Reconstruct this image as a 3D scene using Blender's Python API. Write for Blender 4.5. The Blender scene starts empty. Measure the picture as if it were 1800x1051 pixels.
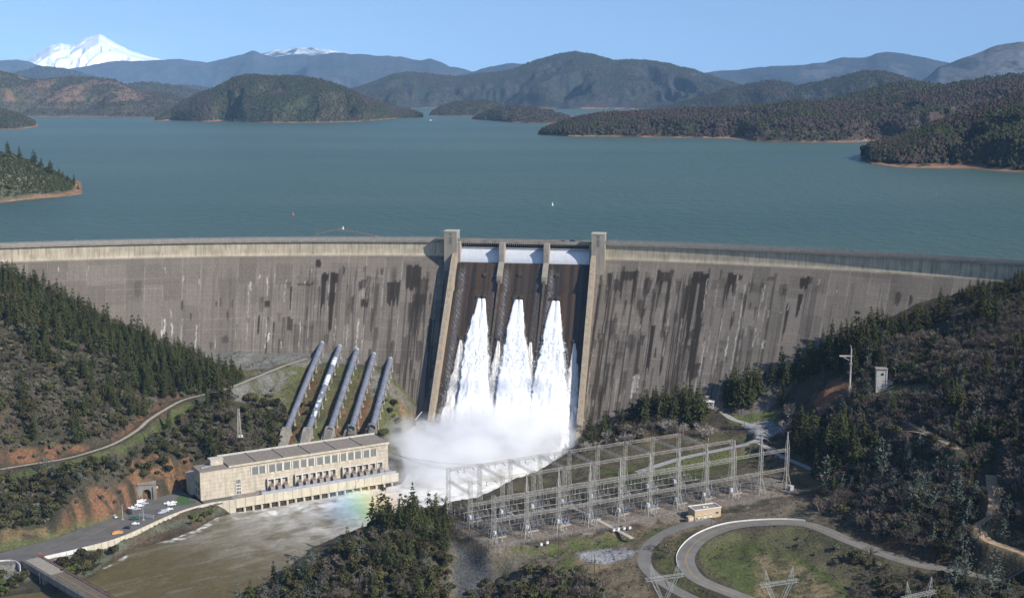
import bpy, math, random
import numpy as np
R = math.radians
random.seed(7); RNG = np.random.default_rng(11)
# ------------------------------------------------------------------ camera, sky, sun, exposure
F, PCX, PCY, TH, CAMH = 2250.0, 900.0, 525.5, R(9.24), 273.0
scn = bpy.context.scene
cam = bpy.data.cameras.new('camera'); cam.sensor_width = 36.0; cam.lens = 45.0
cam.clip_start = 1.0; cam.clip_end = 200000.0
camo = bpy.data.objects.new('camera', cam); scn.collection.objects.link(camo)
camo.location = (0, 0, CAMH); camo.rotation_euler = (math.pi/2 - TH, 0, 0)
scn.camera = camo
SUN_AZ, SUN_EL = R(57), R(36)          # azimuth from "behind the camera" towards the right
SD = (math.sin(SUN_AZ)*math.cos(SUN_EL), -math.cos(SUN_AZ)*math.cos(SUN_EL), math.sin(SUN_EL))
w = bpy.data.worlds.new('World'); scn.world = w; w.use_nodes = True
nt = w.node_tree; bgn = nt.nodes['Background']
sky = nt.nodes.new('ShaderNodeTexSky'); sky.sky_type = 'NISHITA'; sky.sun_disc = False
sky.sun_elevation = SUN_EL; sky.sun_rotation = math.atan2(SD[0], SD[1])
sky.altitude = 300; sky.air_density = 1.0; sky.dust_density = 0.6; sky.ozone_density = 4.0
_tc = nt.nodes.new('ShaderNodeTexCoord'); _ad = nt.nodes.new('ShaderNodeVectorMath'); _ad.operation = 'ADD'; _ad.inputs[1].default_value = (0, 0, .15)
_nm = nt.nodes.new('ShaderNodeVectorMath'); _nm.operation = 'NORMALIZE'      # clear dry air: the deep blue reaches down to the skyline
nt.links.new(_tc.outputs['Generated'], _ad.inputs[0]); nt.links.new(_ad.outputs[0], _nm.inputs[0]); nt.links.new(_nm.outputs[0], sky.inputs[0])
nt.links.new(sky.outputs[0], bgn.inputs[0]); bgn.inputs[1].default_value = 0.135
sl = bpy.data.lights.new('sun', 'SUN'); sl.energy = 5.0; sl.angle = R(0.5); sl.color = (1.0, 0.945, 0.86)
so = bpy.data.objects.new('sun', sl); scn.collection.objects.link(so)
from mathutils import Vector
so.rotation_euler = Vector(SD).to_track_quat('Z', 'Y').to_euler()
so.location = (600, -400, 700)
scn.view_settings.view_transform = 'Standard'; scn.view_settings.look = 'None'
scn.view_settings.exposure = 0.3; scn.view_settings.gamma = 1.0
scn.cycles.volume_bounces = 8; scn.cycles.max_bounces = 9; scn.cycles.diffuse_bounces = 1
scn.cycles.glossy_bounces = 2; scn.cycles.transparent_max_bounces = 8
scn.cycles.use_adaptive_sampling = True; scn.cycles.adaptive_threshold = 0.02

# ------------------------------------------------------------------ survey helpers (photo bearings -> places on the ground)
def ray(px, py):
    u = (px-PCX)/F; v = (PCY-py)/F
    return np.array([u, math.cos(TH)+v*math.sin(TH), -math.sin(TH)+v*math.cos(TH)])
def P(px, py, z):
    r = ray(px, py); t = (z-CAMH)/r[2]; return np.array([r[0]*t, r[1]*t, z])
def PY(px, py, Y):
    r = ray(px, py); t = Y/r[1]; return np.array([r[0]*t, Y, CAMH+r[2]*t])
def proj(X, Y, Z):
    dy = Y*math.cos(TH)-(Z-CAMH)*math.sin(TH); dz = Y*math.sin(TH)+(Z-CAMH)*math.cos(TH)
    dy = np.maximum(dy, 1e-3)
    return PCX+F*X/dy, PCY-F*dz/dy
# noise
def _h(ix, iy, s):
    n = (ix.astype(np.int64)*374761393 + iy.astype(np.int64)*668265263 + s*982451653) & 0xffffffff
    n = ((n ^ (n >> 13))*1274126177) & 0xffffffff
    n = ((n ^ (n >> 16))*2246822519) & 0xffffffff
    return ((n ^ (n >> 15)) & 0xffff)/65535.0
def vn(x, y, s=0):
    x = np.asarray(x, float); y = np.asarray(y, float)
    ix = np.floor(x); iy = np.floor(y); fx = x-ix; fy = y-iy
    fx = fx*fx*(3-2*fx); fy = fy*fy*(3-2*fy)
    ix = ix.astype(np.int64); iy = iy.astype(np.int64)
    a = _h(ix, iy, s); b = _h(ix+1, iy, s); c = _h(ix, iy+1, s); d = _h(ix+1, iy+1, s)
    return (a*(1-fx)+b*fx)*(1-fy)+(c*(1-fx)+d*fx)*fy
def fbm(x, y, s=0, o=4):
    r = 0; a = 0.5; t = 0
    for k in range(o):
        r = r+a*vn(x*2**k+17.3*k, y*2**k-9.1*k, s+k); t += a; a *= 0.5
    return r/t
def ridged(x, y, s=0, o=4):
    r = 0; a = 0.5; t = 0
    for k in range(o):
        r = r+a*(1-np.abs(2*vn(x*2**k+7.3*k, y*2**k-3.1*k, s+k)-1)); t += a; a *= 0.5
    return r/t
def sstep(a, b, x):
    t = np.clip((x-a)/(b-a), 0, 1); return t*t*(3-2*t)
def inpoly(X, Y, poly):
    X = np.asarray(X, float); Y = np.asarray(Y, float); ins = np.zeros(X.shape, bool)
    n = len(poly)
    for i in range(n):
        x1, y1 = poly[i][:2]; x2, y2 = poly[(i+1) % n][:2]
        if y1 == y2: continue
        c = ((y1 > Y) != (y2 > Y)) & (X < (x2-x1)*(Y-y1)/(y2-y1)+x1)
        ins ^= c
    return ins
def sdpoly(X, Y, poly, closed=True):
    X = np.asarray(X, float); Y = np.asarray(Y, float); d = np.full(X.shape, 1e9)
    n = len(poly)
    for i in range(n if closed else n-1):
        x1, y1 = poly[i][:2]; x2, y2 = poly[(i+1) % n][:2]
        ex, ey = x2-x1, y2-y1; L = ex*ex+ey*ey+1e-12
        t = np.clip(((X-x1)*ex+(Y-y1)*ey)/L, 0, 1)
        d = np.minimum(d, np.hypot(X-x1-t*ex, Y-y1-t*ey))
    if closed: d = np.where(inpoly(X, Y, poly), -d, d)
    return d
# ------------------------------------------------------------------ object helpers
C = scn.collection
def tag(o, label=None, cat=None, group=None, kind=None):
    if label: o['label'] = label
    if cat: o['category'] = cat
    if group: o['group'] = group
    if kind: o['kind'] = kind
    return o
def thing(name, label, cat, loc=(0, 0, 0), rz=0, group=None):
    o = bpy.data.objects.new(name, None); C.objects.link(o); o.empty_display_size = 1
    o.location = tuple(float(a) for a in loc); o.rotation_euler = (0, 0, rz)
    return tag(o, label, cat, group)
def mesh_obj(name, V, Fc, mat, parent=None, smooth=False, col=None, uv=None, inv=None):
    """V in the parent's own frame"""
    me = bpy.data.meshes.new(name)
    V = np.asarray(V, np.float64)
    if isinstance(Fc, np.ndarray):
        n, k = Fc.shape
        me.vertices.add(len(V)); me.vertices.foreach_set('co', V.astype(np.float32).ravel())
        me.loops.add(n*k); me.loops.foreach_set('vertex_index', Fc.astype(np.int32).ravel())
        me.polygons.add(n); me.polygons.foreach_set('loop_start', np.arange(0, n*k, k, dtype=np.int32))
        me.update(calc_edges=True)
    else:
        me.from_pydata(V.tolist(), [], [list(map(int, f)) for f in Fc]); me.update()
    if smooth: me.polygons.foreach_set('use_smooth', np.ones(len(me.polygons), bool))
    if col is not None:
        a = me.color_attributes.new('col', 'FLOAT_COLOR', 'POINT')
        cc = np.ones((len(V), 4), np.float32); cc[:, :3] = col
        a.data.foreach_set('color', cc.ravel())
    me.validate()
    if mat: me.materials.append(mat)
    o = bpy.data.objects.new(name, me); C.objects.link(o)
    if parent: o.parent = parent
    return o
def grid_faces(nr, nc, wrap=False):
    i = np.arange(nr-1)[:, None]; j = np.arange(nc if wrap else nc-1)[None, :]
    a = i*nc+j; b = i*nc+(j+1) % nc
    return np.stack([a, b, b+nc, a+nc], -1).reshape(-1, 4)
def dup(root, loc, rz=None, label=None, name=None, sc=None):
    r = root.copy(); C.objects.link(r); r.location = tuple(float(a) for a in loc)
    if rz is not None: r.rotation_euler = (0, 0, rz)
    if label: r['label'] = label
    if sc is not None: r.scale = (sc,)*3 if not hasattr(sc, '__len__') else sc
    for ch in list(root.children):
        c = ch.copy(); C.objects.link(c); c.parent = r
        for g in list(ch.children):
            d = g.copy(); C.objects.link(d); d.parent = c
    return r
class MB:
    """mesh builder: boxes, bars, tubes -> one mesh"""
    def __init__(s): s.V = []; s.F = []
    def add(s, V, Fc):
        n = len(s.V); s.V.extend([tuple(map(float, v)) for v in V]); s.F.extend([tuple(int(i)+n for i in f) for f in Fc]); return s
    def box(s, x0, x1, y0, y1, z0, z1):
        return s.add([(x0, y0, z0), (x1, y0, z0), (x1, y1, z0), (x0, y1, z0), (x0, y0, z1), (x1, y0, z1), (x1, y1, z1), (x0, y1, z1)],
                     [(0, 3, 2, 1), (4, 5, 6, 7), (0, 1, 5, 4), (1, 2, 6, 5), (2, 3, 7, 6), (3, 0, 4, 7)])
    def bar(s, a, b, w, n=4):
        a = Vector([float(q) for q in a]); b = Vector([float(q) for q in b]); d = b-a
        if d.length < 1e-6: return s
        d.normalize(); up = Vector((0, 0, 1)) if abs(d.z) < .9 else Vector((1, 0, 0))
        x = d.cross(up).normalized(); y = d.cross(x).normalized()
        r = w/2*(1.414 if n == 4 else 1); V = []
        for c in (a, b):
            for k in range(n):
                t = 2*math.pi*(k+.5)/n; V.append(c+x*r*math.cos(t)+y*r*math.sin(t))
        Fc = [(k, (k+1) % n, n+(k+1) % n, n+k) for k in range(n)]+[tuple(range(n))[::-1], tuple(range(n, 2*n))]
        return s.add(V, Fc)
    def cone(s, a, b, r0, r1, n=8):
        a = Vector([float(q) for q in a]); b = Vector([float(q) for q in b]); d = (b-a).normalized()
        up = Vector((0, 0, 1)) if abs(d.z) < .9 else Vector((1, 0, 0))
        x = d.cross(up).normalized(); y = d.cross(x).normalized(); V = []
        for c, r in ((a, r0), (b, r1)):
            for k in range(n):
                t = 2*math.pi*k/n; V.append(c+x*r*math.cos(t)+y*r*math.sin(t))
        return s.add(V, [(k, (k+1) % n, n+(k+1) % n, n+k) for k in range(n)]+[tuple(range(n))[::-1], tuple(range(n, 2*n))])
    def prism(s, pts, z0, z1):
        n = len(pts); V = [(p[0], p[1], z0) for p in pts]+[(p[0], p[1], z1) for p in pts]
        return s.add(V, [(k, (k+1) % n, n+(k+1) % n, n+k) for k in range(n)]+[tuple(range(n))[::-1], tuple(range(n, 2*n))])
    def build(s, name, mat, parent=None, smooth=False):
        return mesh_obj(name, s.V, s.F, mat, parent, smooth)
# ------------------------------------------------------------------ materials
def new_mat(name):
    m = bpy.data.materials.new(name); m.use_nodes = True; nt = m.node_tree
    return m, nt, nt.nodes['Principled BSDF']
def nd(nt, t, **k):
    n = nt.nodes.new(t)
    for a, b in k.items():
        if a == 'ins':
            for i, v in b.items(): n.inputs[i].default_value = v
        else: setattr(n, a, b)
    return n
def mix(nt, a, b, fac, mode='MIX'):
    n = nd(nt, 'ShaderNodeMix', data_type='RGBA', blend_type=mode)
    for sock, val in ((n.inputs[0], fac), (n.inputs[6], a), (n.inputs[7], b)):
        if hasattr(val, 'is_output'): nt.links.new(val, sock)
        elif isinstance(val, (int, float)): sock.default_value = val
        else: sock.default_value = (*val, 1) if len(val) == 3 else val
    return n.outputs[2]
def noise(nt, scale, detail=4, rough=.6, coord=None, stretch=None, lo=.35, hi=.65):
    if coord is None: coord = nd(nt, 'ShaderNodeTexCoord').outputs['Object']
    if stretch:
        mp = nd(nt, 'ShaderNodeMapping'); mp.inputs['Scale'].default_value = stretch
        nt.links.new(coord, mp.inputs[0]); coord = mp.outputs[0]
    n = nd(nt, 'ShaderNodeTexNoise'); n.inputs['Scale'].default_value = scale
    n.inputs['Detail'].default_value = detail; n.inputs['Roughness'].default_value = rough
    nt.links.new(coord, n.inputs['Vector'])
    mr = nd(nt, 'ShaderNodeMapRange'); mr.inputs[1].default_value = lo; mr.inputs[2].default_value = hi
    nt.links.new(n.outputs[0], mr.inputs[0]); return mr.outputs[0]
def simple(name, col, rough=.85, metal=0, var=.25, scale=.4, col2=None, bump=0, stretch=None, attr=False, rnd=0, spec=None, detail=5):
    m, nt, b = new_mat(name)
    base = None
    if attr:
        a = nd(nt, 'ShaderNodeVertexColor', layer_name='col'); base = a.outputs[0]
    else: base = (*col, 1)
    fac = noise(nt, scale, detail, .65, stretch=stretch)
    if attr:
        dk = mix(nt, base, (1-var, 1-var, 1-var), 1.0, 'MULTIPLY'); lt = mix(nt, base, (1+var, 1+var, 1+var), 1.0, 'MULTIPLY')
        for x in (dk, lt): x.node.clamp_result = False
        c = mix(nt, dk, lt, fac)
    else:
        c2 = col2 or tuple(x*(1-var) for x in col)
        c = mix(nt, tuple(min(1, x*(1+var*.5)) for x in col), c2, fac)
    if rnd:
        oi = nd(nt, 'ShaderNodeObjectInfo'); hsv = nd(nt, 'ShaderNodeHueSaturation')
        mr = nd(nt, 'ShaderNodeMapRange'); mr.inputs[3].default_value = 1-rnd; mr.inputs[4].default_value = 1+rnd
        nt.links.new(oi.outputs['Random'], mr.inputs[0]); nt.links.new(mr.outputs[0], hsv.inputs['Value'])
        nt.links.new(c, hsv.inputs['Color'])
        mm = nd(nt, 'ShaderNodeMath', operation='MULTIPLY_ADD'); mm.inputs[1].default_value = 7.31; mm.inputs[2].default_value = 0
        nt.links.new(oi.outputs['Random'], mm.inputs[0]); fr = nd(nt, 'ShaderNodeMath', operation='FRACT'); nt.links.new(mm.outputs[0], fr.inputs[0])
        m2 = nd(nt, 'ShaderNodeMapRange'); m2.inputs[3].default_value = .5-rnd*.09; m2.inputs[4].default_value = .5+rnd*.06
        nt.links.new(fr.outputs[0], m2.inputs[0]); nt.links.new(m2.outputs[0], hsv.inputs['Hue']); c = hsv.outputs[0]
    nt.links.new(c, b.inputs['Base Color'])
    b.inputs['Roughness'].default_value = rough; b.inputs['Metallic'].default_value = metal
    if spec is not None: b.inputs['Specular IOR Level'].default_value = spec
    if bump:
        bp = nd(nt, 'ShaderNodeBump'); bp.inputs['Strength'].default_value = min(1, bump); bp.inputs['Distance'].default_value = max(.3, bump)
        nt.links.new(fac, bp.inputs['Height']); nt.links.new(bp.outputs[0], b.inputs['Normal'])
    return m
# ------------------------------------------------------------------ crest line of the dam
_cp = [(4, 430.5), (200, 425), (400, 421.5), (600, 419.3), (780, 420), (1050, 426), (1200, 430.8), (1400, 438), (1600, 449), (1800, 461.7)]
_cw = np.array([P(x, y, 151.0) for x, y in _cp])
_cf = np.polyfit(_cw[:, 0]/100, _cw[:, 1], 3)
def crestY(X): return np.polyval(_cf, np.asarray(X)/100)
def crestS(X): return np.polyval(np.polyder(_cf), np.asarray(X)/100)/100
_X = np.arange(-436, 500, .5)
_Y = crestY(_X)-0.0
_S = np.concatenate([[0], np.cumsum(np.hypot(np.diff(_X), np.diff(_Y)))])
S0 = np.interp(0, _X, _S)
def crest(s):
    """s metres along the crest from X=0 -> point and downstream normal"""
    X = np.interp(np.asarray(s)+S0, _S, _X); Y = crestY(X); m = crestS(X); L = np.hypot(1, m)
    return X, Y, m/L, -1/L
def face_d(z): return np.where(z > 138.5, 0, .8*(138.5-z))
def face_hit(px, py):
    r = ray(px, py); t = np.arange(600, 1400, .25)
    X = r[0]*t; Y = r[1]*t; z = CAMH+r[2]*t
    m = crestS(X); sd = (crestY(X)-Y)/np.hypot(1, m)-face_d(z)
    k = np.argmax(sd < 0); return np.array([X[k], Y[k], z[k]])
def sfromX(X): return np.interp(X, _X, _S)-S0
# spillway local frame
SL = sfromX(P(792, 470, 128)[0]+10*.2); SR = sfromX(P(1047, 473, 127)[0]+10*.2)
SM = (SL+SR)/2; HW = (SR-SL)/2       # tower centre to tower centre half width
_x, _y, _nx, _ny = crest(SM)
SO = np.array([float(_x), float(_y)])
_tl = crest(SL); _tr = crest(SR)
_d = np.array([_tr[0]-_tl[0], _tr[1]-_tl[1]]); _d = _d/np.hypot(*_d)
SU = _d; SN = np.array([SU[1], -SU[0]])
SO = np.array([(_tl[0]+_tr[0])/2, (_tl[1]+_tr[1])/2])
HW = math.hypot(_tr[0]-_tl[0], _tr[1]-_tl[1])/2
def LW(u, d, z):
    u = np.asarray(u, float); d = np.asarray(d, float)
    return np.stack([SO[0]+SU[0]*u+SN[0]*d, SO[1]+SU[1]*u+SN[1]*d, np.broadcast_to(np.asarray(z, float), np.broadcast(u, d).shape)], -1)
def to_local(p): q = np.array(p[:2])-SO; return float(q@SU), float(q@SN), float(p[2])
FLO = 3.0
def floor_hit(px, py):
    """photo bearing -> (u, z) on the chute floor plane d = .8*(140-z)+FLO"""
    r = ray(px, py); t = np.arange(600, 1400, .1)
    X = r[0]*t-SO[0]; Y = r[1]*t-SO[1]; z = CAMH+r[2]*t
    d = X*SN[0]+Y*SN[1]; k = np.argmax(d < .8*(140-z)+FLO)
    return X[k]*SU[0]+Y[k]*SU[1], z[k]
IW = HW-5.5                          # inner half width of the chute
print('DAM', 'HW', HW, 'SL', SL, 'SR', SR, 'slope', math.degrees(math.atan2(SU[1], SU[0])), 'cf', _cf)

# ------------------------------------------------------------------ face material
def dam_mat():
    m, nt, b = new_mat('dam_concrete')
    a = nd(nt, 'ShaderNodeVertexColor', layer_name='col').outputs[0]
    f1 = noise(nt, .5, 6, .7, stretch=(1.5, 1.5, .12), lo=.3, hi=.7)
    f2 = noise(nt, 2.2, 4, .7, stretch=(1, 1, 1.0), lo=.3, hi=.7)
    c = mix(nt, mix(nt, a, (.80, .80, .80), 1, 'MULTIPLY'), mix(nt, a, (1.17, 1.16, 1.14), 1, 'MULTIPLY'), f1)
    c = mix(nt, mix(nt, c, (.88, .88, .88), 1, 'MULTIPLY'), c, f2)
    nt.links.new(c, b.inputs['Base Color']); b.inputs['Roughness'].default_value = .9
    b.inputs['Specular IOR Level'].default_value = .2
    bp = nd(nt, 'ShaderNodeBump'); bp.inputs['Strength'].default_value = .5; bp.inputs['Distance'].default_value = .15
    nt.links.new(f2, bp.inputs['Height']); nt.links.new(bp.outputs[0], b.inputs['Normal'])
    return m
M_DAM = dam_mat()
M_CONC = simple('pale_concrete', (.40, .36, .30), .9, var=.22, scale=.35, bump=.1)
M_CONCD = simple('grey_concrete', (.24, .215, .185), .9, var=.3, scale=.3, stretch=(1, 1, .3))
M_TOWER = simple('tower_concrete', (.27, .24, .20), .9, var=.2, scale=.4, stretch=(1, 1, .2))
M_ROADP = simple('crest_paving', (.22, .185, .18), .9, var=.15, scale=.5)
M_RAIL = simple('galvanised_rail', (.28, .27, .26), .6, var=.1)
M_DARK = simple('dark_opening', (.02, .02, .022), .8, var=.2)
M_GLASSD = simple('dark_window_glass', (.08, .085, .09), .25, var=.2)
M_GATE = simple('white_gate_steel', (.52, .535, .57), .5, var=.08, scale=.5, stretch=(1, 1, .3), spec=.3)
M_GATEG = simple('grey_gate_steel', (.30, .31, .34), .55, var=.1, scale=.5)

dam = thing('dam', 'long curved concrete gravity dam with streaked face holding back the lake', 'dam', (float(SO[0]), float(SO[1]), 0))
DO = np.array([SO[0], SO[1], 0.])
SEND = sfromX(470.0); SBEG = sfromX(-424.0)
def stains(s, z, side):
    """pigment of the concrete: monolith tone, lift lines, dark seepage stains and white lime streaks"""
    n = len(s); base = np.array([.158, .136, .114])
    mono = np.floor(s/15.2); lift = np.floor(z/15.2+_h(mono.astype(np.int64), mono.astype(np.int64)*0, 5)*.4)
    tone = .84+.30*_h(mono.astype(np.int64), lift.astype(np.int64), 9)*1.0+.06*(_h(mono.astype(np.int64), mono.astype(np.int64)*0, 3)-.5)
    tone *= .93+.14*fbm(s/9, z/30, 4)
    col = base[None, :]*tone[:, None]
    # fine vertical wash
    wsh = vn(s*1.1, z/26, 21)*.6+vn(s*2.7, z/12, 22)*.4
    col *= (.90+.2*wsh)[:, None]
    # joints
    fs = np.abs((s/15.2) % 1-.5)*15.2; jl = fs > 7.6-.32
    jj = vn(z/6, mono, 8)
    col[jl] = col[jl]*(1.0+.60*(jj[jl]-.25))[:, None]
    fz = np.abs((z/1.52) % 1-.5); col[fz > .42] *= .93
    fz = np.abs((z/7.6) % 1-.5); lm = (fz > .475); col[lm] *= (.92+.5*_h(mono[lm].astype(np.int64), (z[lm]/7.6).astype(np.int64), 77))[:, None]
    # pale old band under the crest
    pal = sstep(136.2, 138.0, z)
    pc = np.array([.44, .38, .285])*(.82+.3*vn(s*.9, z/5, 31))[:, None]*(.85+.25*vn(s/7, z/3, 33))[:, None]
    col = col*(1-pal[:, None])+pc*pal[:, None]
    drk = (vn(s*1.7, z*.0, 51) > .80) & (z > 138) & (vn(s*1.7, z/3.0, 52) > .35)
    col[drk] *= .72
    return col
STAIN = [] # (px, py_top, width_px, py_bottom, strength, fray)
for a in [(560,458,10,470,.75,.1),(572,480,14,495,.8,.2),(570,484,9,600,.8,.8),(586,480,10,600,.75,.9),(590,482,10,498,.7,.1),
          (583,512,16,540,.6,.6),(640,470,3,480,.4,.3),(605,468,5,488,.55,.6),(512,505,4,560,.6,.9),(510,558,10,582,.6,.1),(470,530,10,540,.6,.05),
          (637,493,14,510,.5,.3),(641,527,14,540,.65,.1),(672,470,6,485,.5,.4),(693,494,26,540,.62,.5),(728,467,28,515,.68,.35),(735,515,20,655,.45,.9),
          (742,488,26,560,.5,.7),(724,530,12,610,.45,.9),(716,590,14,700,.4,.9),(690,600,8,640,.4,.8),(700,640,10,660,.4,.4),(620,520,5,560,.5,.8),
          (655,540,5,590,.4,.9),(665,430+70,4,560,.4,.9),(545,497,12,503,.6,.5),(531,496,20,503,.5,.5),(320,530,4,548,.5,.4),(380,528,4,540,.5,.4),(335,552,3,565,.5,.3),
          (400,548,4,563,.5,.6),(408,528,3,545,.4,.5),(455,555,4,590,.7,.5),(481,568,4,590,.5,.6),(388,470+55,4,540,.3,.3),(242,495,14,530,.2,.6),(372,600,10,615,.3,.3),(395,590,14,604,.35,.2),
          (1108,475,28,495,.6,.3),(1095,478,8,540,.65,.8),(1119,478,9,560,.65,.8),(1073,478,10,540,.55,.9),(1085,492,12,520,.5,.5),(1140,490,16,520,.5,.7),
          (1170,476,30,500,.6,.5),(1162,490,7,560,.6,.9),(1178,490,6,590,.6,.9),(1232,479,28,500,.75,.4),(1222,486,12,660,.8,.9),(1240,482,15,675,.72,.9),(1247,473,4,480,.6,.2),
          (1268,475,3,495,.5,.5),(1288,481,16,535,.75,.9),(1302,482,8,495,.6,.5),(1294,500,4,530,.5,.8),(1290,545,5,590,.65,.7),(1276,500,4,560,.5,.8),
          (1320,530,3,550,.5,.6),(1354,488,14,494,.4,.4),(1415,487,16,515,.8,.6),(1408,515,8,560,.75,.9),(1424,489,10,500,.5,.4),(1386,535,6,600,.7,.9),(1319,570,3,590,.4,.6),
          (1150,570,7,665,.9,.5),(1172,585,6,665,.8,.8),(1130,540,14,560,.45,.5),(1210,500,8,570,.5,.8),(1215,580,16,600,.5,.4),(1222,600,12,680,.6,.6),(1228,640,14,668,.55,.3),
          (1055,500,5,690,.5,.8),(1080,560,14,600,.4,.5),(1086,600,8,700,.45,.8),(1070,640,10,720,.5,.7),(1100,650,12,700,.35,.6),(1060,690,10,740,.5,.6),(1115,590,12,620,.35,.5),
          (1580,515,10,540,.5,.6),(1602,520,6,540,.6,.5),(1198,620,6,660,.4,.5),(1280,625,4,645,.4,.5),(1270,610,6,620,.4,.2),(1440,500,12,512,.15,.3),(1330,500,28,515,.25,.2),(1265,490,26,510,.22,.2),(1550,480,60,500,.12,.3),
          (760,560,12,700,.45,.8),(755,640,10,720,.45,.7),(738,600,12,640,.4,.5)]:
    STAIN.append(a)
WHITE = [(469,560,5,612,.8),(472,585,4,600,.8),(470,486,2,500,.8),(457,483,2,490,.8),(441,495,3,510,.7),(438,500,2,600,.4),(471,500,2,520,.6),(503,492,3,505,.6),(535,494,2,500,.6),(500,510,2,530,.5),
         (528,565,2,610,.5),(498,560,2,595,.5),(289,560,3,590,.8),(284,580,6,592,.9),(302,568,4,592,.9),(300,545,2,560,.6),(312,610,6,616,.9),(322,485,3,498,.6),(350,490,2,500,.6),(291,470,2,480,.6),
         (103,470,2,478,.7),(155,468,2,474,.6),(320,560,2,600,.4),(345,570,3,612,.6),(378,590,2,612,.5),(494,600,5,612,.6),(590,560,3,600,.4),(630,560,4,620,.5),(640,570,3,615,.4),
         (648,430+60,2,530,.3),(612,570,3,610,.4),(1310,500,3,650,.45),(1299,480,2,560,.4),(1345,500,2,530,.6),(1341,505,2,560,.4),(1330,575,3,610,.6),(1344,598,6,612,.9),(1308,640,3,660,.6),
         (1353,545,3,558,.7),(1386,535,3,545,.7),(1282,590,3,625,.8),(1240,600,4,660,.5),(1233,650,3,680,.5),(1122,658,14,690,.7),(1118,660,5,700,.6),(1150,690,3,700,.5),(1244,490,2,560,.6),(1262,500,2,620,.4),(1440,490,2,500,.6),(1472,510,2,515,.6),
         (1200,560,2,640,.4),(1127,570,2,600,.4),(1172,572,8,574,.6),(1374,548,8,550,.4),(1090,560,2,640,.3),(1335,584,3,605,.5),(1270,560,2,640,.4),(1045,600,3,690,.3)]
def _srf(cx, y):
    p = face_hit(cx, y); return float(sfromX(p[0]+crestS(p[0])/np.hypot(1, crestS(p[0]))*-float(face_d(p[2]))))
def paint(s, z, col, pxy, bigfray=1.0):
    px, py = pxy; PM = 2.15
    for (cx, y0, wd, y1, st, fr) in STAIN:
        m = (np.abs(px-cx) < wd*1.2+45) & (py > y0-6) & (py < y1+14)
        if not m.any(): continue
        s0 = _srf(cx, y0+1); y = py[m]; xx = (s[m]-s0)*PM
        ln = y1-(y1-y0)*fr*.75*vn(s[m]*.9, s[m]*0+cx, 61)
        top = y0+3.5*np.floor(2*vn(s[m]*.5, s[m]*0+cx, 64))-1.5
        hw = wd*.5*(1-.45*fr*np.clip((y-y0)/(y1-y0), 0, 1))
        k = sstep(1.2, -1.2, np.abs(xx)-hw)*sstep(1, -1, top-y)*sstep(3, -3, y-ln)
        k = k*st*(.80+.5*vn(s[m]*1.3, y/30, 66))
        k = np.clip(k*1.4, 0, .95)[:, None]
        col[m] = col[m]*(1-k)+np.array([.024, .019, .015])*k
    for (cx, y0, wd, y1, st) in WHITE:
        m = (np.abs(px-cx) < wd*1.2+40) & (py > y0-6) & (py < y1+8)
        if not m.any(): continue
        s0 = _srf(cx, y0+1); y = py[m]; xx = (s[m]-s0)*PM+1.2*(vn(y/5, y*0+cx, 71)-.5)*2
        hw = wd*.42*(.4+.8*vn(y/4, y*0+cx, 72))
        k = sstep(.9, -.9, np.abs(xx)-hw)*sstep(1, -1, y0-y)*sstep(2, -2, y-y1)
        k = np.clip(k*st*(.25+1.3*vn(s[m]*2, y/6, 73)), 0, .9)[:, None]
        col[m] = col[m]*(1-k)+np.array([.50, .47, .43])*k
    # random smaller runs
    return col
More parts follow.
